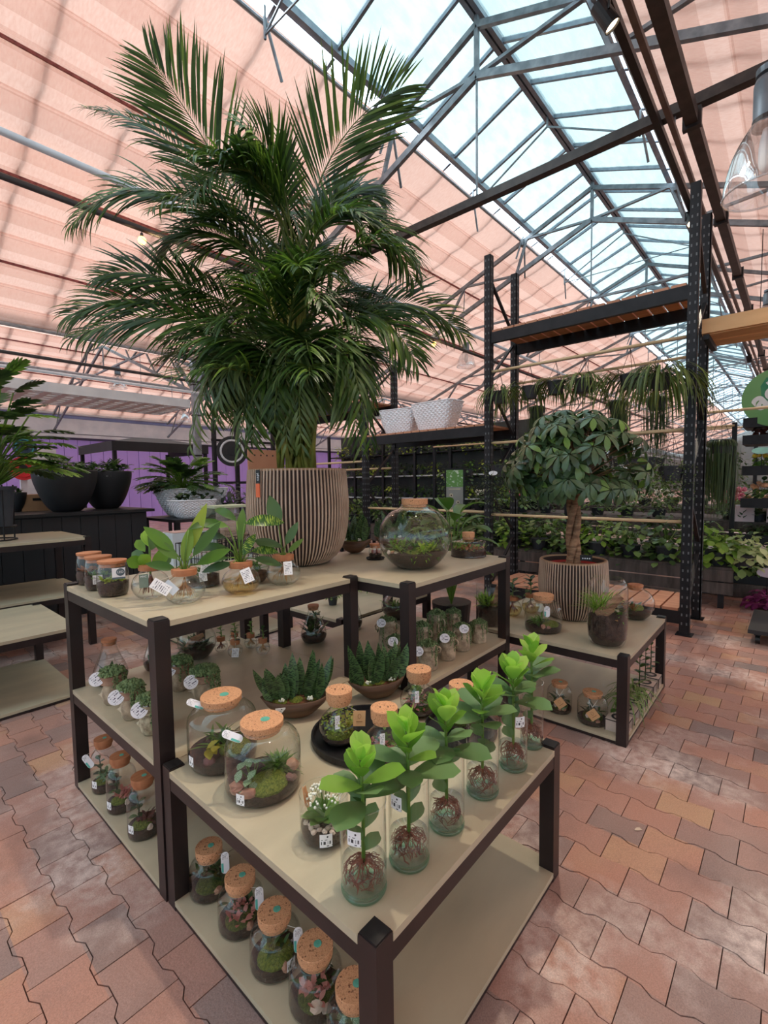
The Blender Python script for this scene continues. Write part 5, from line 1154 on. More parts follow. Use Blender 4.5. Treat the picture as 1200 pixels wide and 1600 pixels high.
# ------------------------------------------------------------------ the big potted palm
PC = Vector((1.584, 1.990, 0.9005))
def palm():
    rnd.seed(5); t = thing('potted_palm', 'very tall feather palm in a brown ribbed planter on the tall tables', 'plant', PC)
    ribbed(t, 0.262, 0.492, 0.135)
    M_fr = leafm('palm_leaflet', (30, 58, 24), (74, 108, 44), 0.36, 0.42, tip=(112, 142, 58), spec=0.35); M_frl = leafm('lower_palm_leaflet', (60, 88, 46), (110, 134, 78), 0.3, 0.35)
    M_cane = std('palm_cane', (150, 150, 66), (108, 112, 48), 14, 0.5); M_rach = std('palm_rachis', (98, 116, 46), (66, 86, 34), 14, 0.5)
    q = RIGHT; d = -AWAY
    def P(x, y, dep): s_ = 1/(292+(735-y)*0.050); return q*((x-467)*s_)+UP*((735-y)*s_+0.49)+d*dep    # metres from the planter's base in the palm's own broadside plane
    def frond(pts, L, n=52, mat=None, droop=0.9, lean=0.0, w=0.012, start=0.25, v=0.35):
        """a feather leaf: rachis through pts, narrow leaflets in two ranks drooping from it"""
        K = 24; c = []
        for i in range(K+1):                       # bezier through four control points
            s = i/K; c.append(pts[0]*(1-s)**3+pts[1]*3*s*(1-s)**2+pts[2]*3*s*s*(1-s)+pts[3]*s**3)
        o = obj('frond', MB(), mat or M_fr, t) if False else None
        m = MB(); ra = MB().tube(c[::2], [0.007*(1-0.8*i/12) for i in range(13)], 5)
        for i in range(n):
            s = start+(1-start)*(i+0.5)/n; f = s*K; k = min(int(f), K-1); p = c[k].lerp(c[k+1], f-k); tan = (c[min(k+1, K)]-c[max(k-1, 0)]).normalized()
            side = tan.cross(UP*(1 if lean < 2 else 0)+d*lean); side = side.normalized() if side.length > 0.05 else q; nrm = side.cross(tan).normalized()
            u = (s-start)/(1-start); LL = L*(0.50+0.9*sin(pi*min(1, u*0.92+0.12))**0.9)*0.72*rnd.uniform(0.88, 1.08)
            for sg in (1, -1):
                ang = radians(52-26*u+rnd.uniform(-6, 6)); dd = tan*cos(ang)+side*sg*sin(ang)+nrm*(v+rnd.uniform(-0.12, 0.12))
                m.leaf(p, dd, nrm, LL, w*(1.15-0.5*abs(u-0.45)), droop*rnd.uniform(0.6, 1.3), 0.18, 0.40, 5, half=False)
        f_ = obj('frond', m, mat or M_fr, t, smooth=True); obj('rachis', ra, M_rach, f_, smooth=True)
    base = lambda: q*rnd.uniform(-0.09, 0.09)+d*rnd.uniform(-0.1, 0.1)+UP*0.42
    # the fronds that draw the outline
    F = [((455, 430, 0), (395, 330, 0.05), (330, 190, 0.1), (258, 92, 0.1), 0.42, 0.35, 3.0), ((480, 430, 0), (485, 330, 0.0), (530, 190, 0.05), (648, 148, 0.1), 0.44, 0.45, 3.0),
         ((440, 430, 0), (385, 330, 0), (290, 160, 0), (150, 160, 0.05), 0.26, 1.0, 0.9), ((440, 460, 0.1), (370, 330, 0.2), (270, 300, 0.3), (190, 400, 0.35), 0.34, 1.0, 1.2),
         ((440, 520, 0), (360, 470, 0.1), (270, 430, 0.2), (212, 460, 0.25), 0.30, 0.8, 1.4), ((440, 560, 0), (350, 490, 0.15), (260, 460, 0.2), (175, 520, 0.3), 0.36, 0.8, 1.4),
         ((440, 590, 0.1), (380, 520, 0.2), (300, 500, 0.3), (200, 560, 0.4), 0.32, 1.0, 1.2), ((490, 430, 0.1), (520, 330, 0.1), (590, 300, 0.1), (655, 450, 0.1), 0.34, 1.0, 1.2),
         ((490, 470, 0.1), (550, 410, 0.2), (620, 390, 0.3), (660, 470, 0.3), 0.28, 1.1, 0.2), ((490, 560, 0), (570, 480, 0.0), (640, 430, 0.0), (735, 530, 0.0), 0.30, 0.9, 1.4),
         ((500, 560, 0.1), (560, 500, 0.2), (610, 500, 0.3), (650, 600, 0.35), 0.28, 1.0, 1.1), ((485, 430, -0.1), (500, 300, -0.1), (550, 210, -0.2), (615, 270, -0.2), 0.26, 0.8, 1.4),
         ((470, 420, -0.1), (430, 260, -0.1), (410, 230, -0.1), (380, 220, -0.2), 0.24, 0.6, 3.0+0*1.0), ((475, 430, 0.1), (470, 300, 0.1), (460, 260, 0.2), (430, 300, 0.5), 0.22, 0.9, 3.0+0*1.1),
         ((485, 450, 0.1), (520, 330, 0.1), (560, 250, 0.0), (600, 340, 0.0), 0.3, 0.9, 1.2), ((450, 450, 0.1), (390, 380, 0.1), (320, 330, 0.1), (270, 420, 0.1), 0.3, 0.9, 1.2)]
    canes = MB()
    for a, b, c, e, L, dr, ln in F:
        pa = P(*a); frond([pa, P(*b), P(*c), P(*e)], L, droop=dr, lean=ln)
        bb = base(); canes.tube([bb, bb.lerp(pa, 0.5)+q*rnd.uniform(-0.02, 0.02), pa], [0.012, 0.010, 0.007], 6)
    # the crowded middle
    for k in range(50):
        f = k/49; a = rnd.uniform(0, 2*pi); s = P(467+rnd.uniform(-25, 25), 665-265*f+rnd.uniform(-20, 20), rnd.uniform(-0.08, 0.08)); r = rnd.uniform(0.35, 0.62)*(1.05-0.15*f)
        h = rnd.uniform(0.18, 0.5); o = Vector((cos(a), sin(a), 0)); frond([s, s+o*r*0.25+UP*h*0.9, s+o*r*0.7+UP*h*1.15, s+o*r*1.15+UP*h*rnd.uniform(0.1, 0.7)], rnd.uniform(0.24, 0.34), n=34, droop=rnd.uniform(0.6, 1.2), lean=rnd.uniform(0, 0.8))
        bb = base(); canes.tube([bb, bb.lerp(s, 0.5), s], [0.011, 0.009, 0.006], 5)
    # young low shoots arching over the rim, paler
    for k in range(26):
        x = 467+rnd.uniform(-130, 140); y = rnd.uniform(600, 715); dep = rnd.uniform(0.12, 0.45); L = rnd.uniform(0.24, 0.32)
        s = P(467+(x-467)*0.15, 715, 0.06); e = P(x, y, dep); mid = P(467+(x-467)*0.75, 560-rnd.uniform(0, 60), dep*0.7)
        frond([s, s.lerp(mid, 0.6)+UP*0.10, mid+UP*0.06, e], L, n=26, mat=M_frl if k % 3 else M_fr, droop=1.2, lean=rnd.uniform(0.1, 0.7), w=0.014, start=0.3, v=0.1)
    obj('cane', canes, M_cane, t, smooth=True)
    # hang tag on the rim: white letters on black over an orange strip
    dd = Vector((-1.584, -1.99, 0)).normalized(); a0 = math.atan2(dd.y, dd.x)-0.78; rad = Vector((cos(a0), sin(a0), 0)); tan = Vector((-sin(a0), cos(a0), 0)); r = 0.262*0.985+0.010
    k = obj('brand_tag', MB().plate(rad*r+UP*0.455, tan, UP, [(-0.014, -0.030), (0.014, -0.030), (0.014, 0.034), (-0.014, 0.034)], 0.002), BLK, t)
    text('lettering', 'capi', 0.024, WHITEc, k, rad*(r+0.001)+UP*0.456, UP, -tan, 0.001)
    obj('orange_strip', MB().plate(rad*(r+0.002)+UP*0.390, tan, UP, [(-0.013, -0.033), (0.013, -0.033), (0.013, 0.033), (-0.013, 0.033)], 0.003), std('orange_rubber', (236, 116, 72), (226, 106, 64), 5, 0.6), k)
palm()

# ------------------------------------------------------------------ right table: umbrella tree and terrariums
def umbrella_tree():
    rnd.seed(9); c = Vector((3.030, 1.060, 0.4505)); t = thing('potted_umbrella_tree', 'umbrella tree with a braided trunk in a ribbed planter on the low right table', 'plant', c)
    ribbed(t, 0.205, 0.365, 0.120, 72)
    for s in range(3):
        obj('trunk', MB().tube([Vector((0.026*cos(s*2.1+z*9), 0.026*sin(s*2.1+z*9), 0.30+z)) for z in [0.04*i for i in range(15)]], [0.024-0.0004*i for i in range(15)], 8), BARK, t, smooth=True)
    M_u = leafm('umbrella_leaf', (44, 72, 44), (92, 120, 80), 0.22, 0.3, tip=(120, 160, 70), spec=0.6); br = MB()
    for k in range(200):
        a = rnd.uniform(0, 2*pi); e = rnd.uniform(-0.75, 1.4); o = Vector((cos(a)*cos(e)*0.43, sin(a)*cos(e)*0.43, max(-0.34, sin(e))*0.38+0.02))*rnd.uniform(0.72, 1.0)
        p = Vector((0, 0, 0.92))+o; hub = Vector((0, 0, 0.84)); 
        if k % 2 == 0: br.tube([hub, hub.lerp(p, 0.6)+UP*0.03, p], [0.006, 0.004, 0.002], 5, False)
        m = MB(); nrm = (o.normalized()+UP*0.7).normalized(); x = nrm.cross(UP+Vector((0.01, 0.02, 0))).normalized(); y = nrm.cross(x); n = rnd.choice((7, 8, 8)); r0 = rnd.uniform(0, 6)
        for j in range(n):
            b = r0+2*pi*j/n; dd = x*cos(b)+y*sin(b)-nrm*0.05; m.leaf(p+dd*0.008, dd, nrm, rnd.uniform(0.08, 0.115), 0.038, 0.8, 0.2, 0.58, 4)
        obj('leaf_whorl', m, M_u, t, smooth=True)
    obj('branch', br, STEMb, t, smooth=True)
    obj('red_disc', MB().lathe([(0.001, 0.322), (0.15, 0.322), (0.165, 0.335)], n=28), std('red_liner', (170, 40, 34), (150, 30, 28), 20, 0.7), t)
    d, q = frame_of(c); o = obj('care_card', MB().plate(q*0.075+UP*0.385+d*0.05, q, UP, [(-0.035, -0.018), (0.035, -0.018), (0.035, 0.018), (-0.035, 0.018)], 0.002), BLK, t)
    dm = MB(); [dm.plate(q*(0.056+0.013*k)+UP*0.382+d*0.0515, q, UP, ring(8, 0.0045), 0.0005) for k in range(4)]; obj('printed_dot', dm, WHITEc, o)
umbrella_tree()
c = (2.640, 1.090, ZM); t, p = jar('wide', 'squat corked terrarium with a pill-shaped tag, left front of the low right table', 'terrarium', c, 0.104, 0.180, cork=0.055, corkh=0.03, soil=0.2, dot=False); d, q = frame_of(c)
leaves(t, L_mid, lambda m: tuft(m, (-0.03, 0.01, 0.05), 70, 0.075, 0.008, 3, 0.8)); mound(t, d*0.03+q*0.04+UP*0.045, 0.05, 0.02, MOSS); rock(t, d*0.09+UP*0.045, 0.017, STONE); rock(t, d*0.085+q*0.03+UP*0.04, 0.013, STONE)
hang_tag(t, c, (0, 0, 0.18), d*0.100+q*0.020+UP*0.135, 0.030, 0.062, 0.0, 0.1)
def tall_open():
    c = (2.620, 0.735, ZM); t = thing('terrarium_vase', 'tall rounded glass with a driftwood log in dark soil on the right table', 'terrarium', c); R, H = 0.098, 0.355
    prof = sweep([(0.001, 0.003), (R*0.72, 0.0), (R*0.93, 0.03), (R, 0.10), (R, 0.26), (R*0.93, 0.325), (R*0.75, H)], 4); d, q = frame_of(c); rnd.seed(33)
    obj('glass_body', MB().lathe(prof, n=40), GL, t, smooth=True)
    obj('soil', MB().lathe([(0.001, 0.006), (R*0.70, 0.008), (R*0.92, 0.04), (R*0.97, 0.10), (R*0.97, 0.150), (R*0.5, 0.17), (0.001, 0.175)], n=28), SOIL, t, smooth=True)
    obj('driftwood_log', MB().tube([q*-0.045+UP*0.160+d*0.03, q*0.005+UP*0.205+d*0.04, q*0.060+UP*0.270+d*0.03], [0.024, 0.027, 0.020], 9), BARK, t); obj('driftwood_log', MB().tube([q*-0.03+UP*0.14+d*0.05, q*0.03+UP*0.20+d*0.055], [0.010, 0.009], 7), BARK, t)
    leaves(t, L_light, lambda m: [m.leaf(-q*0.035+Vector((rnd.uniform(-0.03, 0.03), rnd.uniform(-0.03, 0.03), 0.16)), rdir(0.8, 1.5), UP, rnd.uniform(0.10, 0.18), 0.006, 0.9, 0, 0.5, 5, half=False) for k in range(150)], 'fern')
    leaves(t, L_mid, lambda m: [m.leaf(q*0.05+Vector((rnd.uniform(-0.02, 0.02), rnd.uniform(-0.02, 0.02), 0.15)), rdir(0.2, 1.4), UP, rnd.uniform(0.04, 0.07), 0.012, 0.9, 0.2, 0.4, 4) for k in range(34)])
    m = MB(); [m.bar(Vector((rnd.uniform(-0.07, 0.07), rnd.uniform(-0.07, 0.07), 0.148)), Vector((rnd.uniform(-0.07, 0.07), rnd.uniform(-0.07, 0.07), 0.152)), 0.004) for k in range(22)]; obj('wood_chip', m, std('tan_chip', (196, 146, 92), (164, 112, 66), 30, 0.9), t)
tall_open()
c = (3.215, 0.740, ZM); t, p = jar('globe', 'round globe terrarium with wooden lid beside the tall glass, right edge of the table', 'terrarium', c, 0.108, 0.195, cork=0.042, lid='wood', corkh=0.02, soil=0.24, dot=False, mat=GL); mound(t, Vector((0.02, 0, 0.06)), 0.05, 0.025, MOSS)
leaves(t, L_rust, lambda m: tuft(m, (-0.03, 0.02, 0.06), 40, 0.06, 0.008, 3, 0.8)); leaves(t, L_dark, lambda m: tuft(m, (0.0, 0.03, 0.06), 30, 0.07, 0.012, 3, 0.8))
# glass cylinder with driftwood at the back corner, hydroponic vases behind
def cyl_driftwood():
    c = (2.560, 1.395, ZM); t = thing('terrarium_vase', 'straight glass cylinder with a driftwood slab, back left of the right table', 'terrarium', c); R, H = 0.080, 0.24; d, q = frame_of(c); rnd.seed(35)
    obj('glass_body', MB().lathe([(0.001, 0.003), (R, 0.0), (R, H)], n=36), GL, t, smooth=True); obj('soil', MB().lathe([(0.001, 0.005), (R*0.97, 0.006), (R*0.97, 0.10), (0.001, 0.115)], n=24), SOIL, t)
    obj('driftwood_slab', MB().tube([q*0.02+UP*0.09, q*0.035+UP*0.15, q*0.055+UP*0.235], [0.028, 0.024, 0.014], 7), BARK, t)
    leaves(t, L_light, lambda m: tuft(m, (-q.x*0.02, -q.y*0.02, 0.11), 60, 0.10, 0.012, 3, 0.8, (0.6, 1.5))); leaves(t, L_dark, lambda m: tuft(m, (0, 0, 0.11), 30, 0.07, 0.02, 4, 0.6))
cyl_driftwood()
for k, (u, v, s) in enumerate([(2.80, 1.36, 'left'), (2.94, 1.30, 'right')]):
    c = (u, v, ZM); t, H = root_bulb('amber-water root vase of dark leaves, %s of the pair beside the umbrella tree' % s, c, 0.058, 0.115, WATy, ROOT, 140+k)
    sm = MB(); lm = MB(); rosette_stem(lm, sm, (0, 0, H*0.8), 0.14, 16, 0.07, 0.036); obj('stem', sm, STEM, t); obj('foliage', lm, L_dark, t, smooth=True)
# jars and boxes on its lower shelf
def string_jar(label, c, R, H, seed):
    t = low_jar(label, c, R, H, 'plain', seed, None, kind='wide', corkh=0.012); d, q = frame_of(c)
    leaves(t, L_fit, lambda m: tuft(m, (d.x*R*0.4, d.y*R*0.4, 0.04), 22, 0.03, 0.014, 4, 0.5)); rock(t, d*R*0.7-q*R*0.3+UP*0.05, 0.014, STONEw); rock(t, d*R*0.75+UP*0.03, 0.012, STONE)
    hang_tag(t, c, d*R*0.5-q*0.02+UP*H, d*R*1.03+q*0.004+UP*H*0.48, 0.050, 0.050, 0.7, 0.1, 'kraft')
    s = MB(); s.tube([Vector((0, 0, H))-q*R*0.55, d*R*0.95+UP*H*0.72], 0.0016, 4).tube([Vector((0, 0, H))+q*R*0.55, d*R*0.95+UP*H*0.72], 0.0016, 4); obj('twine', s, STRING, t)
string_jar('string-tied jar with kraft card, left of two under the right table', (2.570, 0.965, Z0), 0.066, 0.150, 151)
string_jar('string-tied jar with kraft card, right of two under the right table', (2.560, 0.785, Z0), 0.076, 0.150, 152)
M_boxw = std('white_box', (214, 196, 184), (200, 182, 170), 10, 0.7); M_frame = std('dark_frame', (52, 40, 38), None, 6, 0.6)
place = ['nearest the table leg', 'second from the table leg', 'third from the table leg', 'fourth from the table leg', 'fifth from the table leg', 'farthest from the table leg']
for k in range(6):
    c = (2.560+0.140*k, 0.655, Z0); rnd.seed(160+k); t = thing('propagation_box', 'small white boxed cutting in a glass tube, %s' % place[k], 'vase', c, 0, 'boxed cuttings along the lower shelf edge')
    m = MB(); W, D, H = 0.090, 0.105, 0.058
    for x in (-W/2+0.003, W/2-0.003): m.box((x, 0, H/2), (0.006, D, H))
    m.box((0, 0, 0.004), (W-0.012, D, 0.006)); obj('box', m, M_boxw, t); obj('box_top', MB().prism([(-W/2, -D/2), (W/2, -D/2), (W/2, D/2), (-W/2, D/2)], H, H+0.005), M_boxw, t)
    f = MB()
    for x in (-W/2, W/2):
        for y in (-D/2, D/2): f.box((x, y, H/2), (0.004, 0.004, H))
    f.box((0, -D/2-0.001, H), (W, 0.003, 0.004)).box((-W/2-0.001, 0, H), (0.003, D, 0.004)); obj('frame', f, M_frame, t)
    obj('glass_tube', MB().lathe([(0.001, 0.03), (0.026, 0.03), (0.030, 0.06), (0.022, 0.10), (0.018, 0.13)], n=20), GL, t, smooth=True); obj('black_ring', MB().lathe([(0.024, H+0.005), (0.034, H+0.005), (0.034, H+0.009), (0.024, H+0.009)], n=20), BLK, t)
    if k in (1, 2): leaves(t, L_var, lambda m: [m.leaf((0, 0, 0.12), rdir(0.3, 1.4), UP, rnd.uniform(0.12, 0.2), 0.009, 1.9, 0.2, 0.4, 7, half=False) for j in range(34)], 'arching_leaf')
    else: leaves(t, L_dark if k > 2 else L_mid, lambda m: rosette_stem(m, m, (0, 0, 0.08), 0.17 if k > 2 else 0.09, 9, 0.055, 0.034))
# ------------------------------------------------------------------ black pallet rack with slatted shelves, rods and hanging plants
M_rack = std('black_rack_steel', (34, 34, 38), (24, 24, 28), 10, 0.5, 0.4); M_plank = std('pine_plank', (206, 150, 118), (186, 128, 98), 3, 0.65, stretch=(9, 1, 1), rvar=0.12)
M_rod = std('pale_wooden_rod', (224, 200, 160), (206, 180, 140), 4, 0.6)
RU0, RU1 = 4.61, 5.22
def upright(parent, u, v, h):
    """perforated post: C-section with rows of slots, shown as lighter notches"""
    m = MB(); w = 0.072
    m.box((u, v-w/2+0.004, h/2), (w, 0.008, h)).box((u-w/2+0.004, v, h/2), (0.008, w, h)).box((u+w/2-0.004, v, h/2), (0.008, w, h)); m.box((u, v, 0.004), (0.12, 0.12, 0.008))
    p = obj('upright', m, M_rack, parent); s = MB(); z = 0.1
    while z < h-0.05:
        for x in (-0.018, 0.018): s.box((u+x, v-w/2-0.0005, z), (0.010, 0.002, 0.022))
        for y in (-0.018, 0.018): s.box((u-w/2-0.0005, v+y, z), (0.002, 0.010, 0.022))
        z += 0.075
    tag(obj('slot', s, std('slot_grey', (104, 108, 112), None, 5, 0.6), p), kind='stuff')
RACK = thing('storage_rack', 'long black perforated steel rack with slatted pine shelves behind the umbrella tree', 'rack', (RU0, 0.68, 0)); RACK.location = (0, 0, 0)
def rack_frame(v, h):
    t = RACK; upright(t, RU0, v, h); upright(t, RU1, v, h); z = 0.15; s = 1
    while z < h-0.5:
        a, b = (RU0, RU1) if s > 0 else (RU1, RU0); obj('brace', MB().bar((a, v, z), (b, v, z+0.52), 0.03, 0.02), M_rack, t); z += 0.56; s = -s
    return t
for v_, h_ in ((0.680, 3.66), (2.520, 3.68), (4.350, 2.95), (6.20, 2.95)): rack_frame(v_, h_)
def shelf(v0, v1, z, u0=RU0, u1=RU1, n=14, gap=0.016, th=0.022):
    t = RACK
    for u in (u0, u1): obj('beam', MB().box((u, (v0+v1)/2, z-0.055), (0.045, v1-v0-0.06, 0.11)), M_rack, t)
    w = (v1-v0-0.08)/n
    for k in range(n): obj('plank', MB().box(((u0+u1)/2, v0+0.04+w*(k+0.5), z+th/2), (u1-u0+0.04, w-gap, th)), M_plank, t)
    return t
shelf(0.68, 2.52, 2.880); shelf(2.52, 4.35, 1.915); shelf(4.35, 6.20, 2.40); shelf(0.68, 2.52, 0.200, n=13)
def rod(label, v0, v1, z, u, grp='hanging rods of the rack'):
    tag(obj('hanging_rod', MB().tube([(u, v0, z), (u, v1, z)], 0.014, 8), M_rod, smooth=True), label, 'rod', grp)
rod('front wooden rod under the high shelf of the right rack bay', 0.70, 2.50, 2.475, RU0); rod('back wooden rod under the high shelf of the right rack bay', 0.70, 2.50, 2.44, RU1)
rod('front wooden rod at mid height of the right rack bay', 0.70, 2.50, 1.722, RU0); rod('back wooden rod at mid height of the right rack bay', 0.70, 2.50, 1.765, RU1)
rod('front wooden rod at waist height of the right rack bay', 0.70, 2.50, 0.955, RU0); rod('back wooden rod at waist height of the right rack bay', 0.70, 2.50, 0.905, RU1)
rod('front wooden rod below the white quilted pots', 2.54, 4.33, 0.98, RU0); rod('upper wooden rod left of the white pots, seen by the palm', 4.37, 6.15, 1.60, RU0); rod('lower wooden rod left of the white pots, seen by the palm', 4.37, 6.15, 1.52, RU1)

def quilted(label, c, L, W, H, rz, group=None, plants=None):
    """white planter tapering down, its walls pressed into a grid of small diamonds"""
    t = thing('quilted_planter', label, 'planter', c, rz, group); M_q = std('white_quilted_ceramic', (240, 243, 250), (232, 236, 244), 4, 0.35); m = MB(); nu, nz = 52, 14
    cv = [Vector((math.copysign(abs(cos(a))**0.36, cos(a))*L/2, math.copysign(abs(sin(a))**0.36, sin(a))*W/2, 0)) for a in [2*pi*j/400 for j in range(401)]]; cum = [0.0]
    for j in range(400): cum.append(cum[-1]+(cv[j+1]-cv[j]).length)
    def per(f):
        d_ = f*cum[-1]; j = max(i for i in range(401) if cum[i] <= d_+1e-9); j = min(j, 399); return cv[j].lerp(cv[j+1], (d_-cum[j])/max(1e-9, cum[j+1]-cum[j]))
    pp = [per(k/nu) for k in range(nu)]
    for i in range(nz+1):
        f = i/nz; s = 0.58+0.42*(f**0.62)
        for k in range(nu):
            x = pp[k].x*2/L; y = pp[k].y*2/W
            b = 1.045 if (i+k) % 2 == 0 else 0.985; m.v.append(Vector((x*L/2*s*b, y*W/2*s*b, H*f)))
    for i in range(nz):
        for k in range(nu):
            a, b = i*nu+k, i*nu+(k+1) % nu
            if (i+k) % 2: m.f += [(a, b, b+nu), (a, b+nu, a+nu)]
            else: m.f += [(a, b, a+nu), (b, b+nu, a+nu)]
    m.f.append(tuple(reversed(range(nu)))); obj('planter_wall', m, M_q, t)
    obj('soil', MB().blob((0, 0, H*0.90), (L*0.46, W*0.44, 0.02), 14, 4), SOIL, t); obj('rim', MB().tube([(math.copysign(abs(cos(a))**0.36, cos(a))*L/2, math.copysign(abs(sin(a))**0.36, sin(a))*W/2, H) for a in [2*pi*k/32 for k in range(33)]], 0.008, 5, False), M_q, t)
    if plants: plants(t)
    return t
quilted('white quilted boat pot on the rack shelf, left of the pair', (4.92, 3.985, 1.9375), 0.55, 0.34, 0.32, pi/2+0.15); quilted('white quilted boat pot on the rack shelf, right of the pair', (4.90, 3.395, 1.9375), 0.64, 0.34, 0.345, pi/2-0.06)

def hanging(label, c, top, style, seed, R=0.085, pot=True, group='plants hung on the rack rods', fall=0.35, spread=0.2, n=150):
    rnd.seed(seed); t = thing('hanging_plant', label, 'plant', c, 0, group)
    if pot: obj('hanging_pot', MB().lathe([(0.001, 0.0), (R*0.75, 0.0), (R, 0.115), (R*1.05, 0.115), (R*1.05, 0.125), (R*0.95, 0.125), (R*0.9, 0.11), (0.001, 0.11)], n=24), std('charcoal_pot', (52, 54, 60), (44, 46, 52), 10, 0.6), t)
    w = MB()
    for k in range(3): a = 2.1*k; w.tube([(R*cos(a), R*sin(a), 0.12), (0, 0, top-c[2]-0.02)], 0.002, 4, False)
    w.tube([(0, 0, top-c[2]-0.03), (0, 0, top-c[2]+0.012), (0.014, 0, top-c[2]+0.018)], 0.003, 5); obj('wire_hanger', w, M_rack, t)
    m = MB()
    if style == 'rhipsalis':
        fa = math.atan2(-c[1], -c[0])
        for k in range(n):
            a = rnd.uniform(0, 6.28)
            if pot and seed in (201, 202, 204) and abs((a-fa+pi) % (2*pi)-pi) < 0.75: continue
            d = Vector((cos(a), sin(a), rnd.uniform(0.0, 2.4))); L = fall*rnd.uniform(0.75, 1.5); m.leaf((R*0.5*cos(a), R*0.5*sin(a), 0.12), d, UP, L, 0.014, math.atan2(d.z, 1)+rnd.uniform(1.35, 1.6), 0.1, 0.5, 8, half=False)
        mt = leafm('rhipsalis_strap', (62, 84, 40), (112, 132, 68), 0.3, 0.5, tip=(140, 152, 92))
    elif style == 'curtain':
        for k in range(n):
            a = rnd.uniform(0, 6.28); r = spread*rnd.random()**0.6; L = fall*rnd.uniform(0.6, 1.1); z1 = 0.14-L; x, y = r*cos(a), r*sin(a)
            m.leaf((x*0.4, y*0.4, 0.13), (cos(a), sin(a), 1.0), UP, 0.12, 0.010, 2.2, 0, 0.5, 4, half=False); m.leaf((x, y, 0.12), (rnd.uniform(-0.06, 0.06), rnd.uniform(-0.06, 0.06), -1), (cos(a), sin(a), 0), L, 0.008, 0.08, 0, 0.5, 3, half=False)
        mt = leafm('thin_green_strand', (40, 62, 34), (78, 100, 54), 0.3, 0.5)
    elif style == 'bead':
        for k in range(n):
            a = rnd.uniform(0, 6.28); r = spread*rnd.random()**0.5; x, y = r*cos(a), r*sin(a); z = 0.14-fall*rnd.random()**1.2*(1.1-r/spread*0.5); d = rdir(-0.8, 0.8); m.leaf((x, y, z), d, UP, 0.024, 0.017, 0.4, 0.1, 0.5, 2, half=False)
        mt = leafm('small_round_leaf', (52, 74, 44), (98, 118, 70), 0.25, 0.5)
    else:
        for k in range(n):
            a = rnd.uniform(0, 6.28); r = spread*rnd.random()**0.5; x, y = r*cos(a), r*sin(a); z = 0.18-fall*rnd.random(); m.leaf((x, y, z), Vector((cos(a), sin(a), rnd.uniform(-0.8, 0.5))), UP, rnd.uniform(0.055, 0.09), 0.05, 0.7, 0.15, 0.6, 4)
        mt = style
    obj('foliage', m, mt, t, smooth=True); return t
ZR = 2.475
hp = [('leftmost strap-leaved hanging plant on the top rod, beside the rack frame', (4.61, 2.39, 2.13)), ('second strap-leaved hanging plant from the left, grey pot showing', (4.62, 2.06, 2.14)), ('third strap-leaved hanging plant from the left, over the tree crown', (4.62, 1.80, 2.15)),
      ('fourth strap-leaved hanging plant from the left, without a visible pot', (4.61, 1.53, 2.13)), ('fifth strap-leaved hanging plant, whose dark pot shows best', (4.61, 1.14, 2.11)), ('rightmost strap-leaved hanging plant, fullest and nearest the post', (4.61, 0.90, 2.07))]
for k, (lb, c) in enumerate(hp): hanging(lb, c, ZR, 'rhipsalis', 200+k, fall=(0.34, 0.34, 0.30, 0.32, 0.40, 0.46)[k], n=(90, 80, 70, 90, 110, 190)[k], R=0.08)
hanging('dark trailing plant on the back top rod, left of the tree crown', (5.22, 2.25, 2.02), 2.44, 'curtain', 210, fall=0.4, n=90, spread=0.13); hanging('dark trailing plant on the back top rod, mid bay', (5.22, 1.40, 1.98), 2.44, 'curtain', 211, fall=0.55, n=120, spread=0.14)
hanging('dark trailing plant on the back top rod, toward the right post', (5.22, 1.05, 1.98), 2.44, 'curtain', 212, fall=0.6, n=120, spread=0.14)
hanging('bushy beaded trailer on the middle rod, right of the tree', (4.61, 1.02, 1.38), 1.722, 'bead', 213, fall=0.5, n=900, spread=0.24, R=0.1); hanging('beaded trailer on the middle rod against the right post', (4.61, 0.80, 1.30), 1.722, 'bead', 214, fall=0.5, n=700, spread=0.18, R=0.09)
hanging('fine-leaved trailer on the middle rod beside the left rack frame', (4.61, 2.40, 1.36), 1.722, 'bead', 215, fall=0.62, n=800, spread=0.17, R=0.09); hanging('beaded trailer on the back middle rod behind the tree', (5.22, 1.35, 1.40), 1.765, 'bead', 216, fall=0.4, n=600, spread=0.22)
hanging('leafy pothos on the back middle rod left of the tree', (5.22, 2.10, 1.40), 1.765, L_light, 217, fall=0.3, n=60, spread=0.14)
tag(obj('wall_rod', MB().tube([(5.55, 0.2, 1.95), (5.55, 0.75, 1.95)], 0.012, 8), M_rod), 'short rod holding the long curtain-like plant right of the rack', 'rod')
hanging('long curtain-like hanging plant right of the rack, beyond the post', (5.55, 0.565, 1.55), 1.95, 'curtain', 218, fall=0.72, n=260, spread=0.17, R=0.10)
# round white tag hung in the fine trailer, and one by the bead plant
for lb, c in (('oval white sign hanging in the trailer left of the tree', (4.50, 2.41, 1.40)), ('oval white sign hanging right of the tree crown', (4.50, 1.165, 1.42))):
    d, q = frame_of(c); t = thing('plant_sign', lb, 'sign', c); obj('disc', MB().plate((0, 0, 0), q, (UP-d*0.9).normalized(), ring(20, 0.045, 0.7), 0.002), WHITEc, t); obj('sign_wire', MB().tube([(0, 0, 0.0), (0.02, 0, 0.1)], 0.001, 4), M_rack, t)

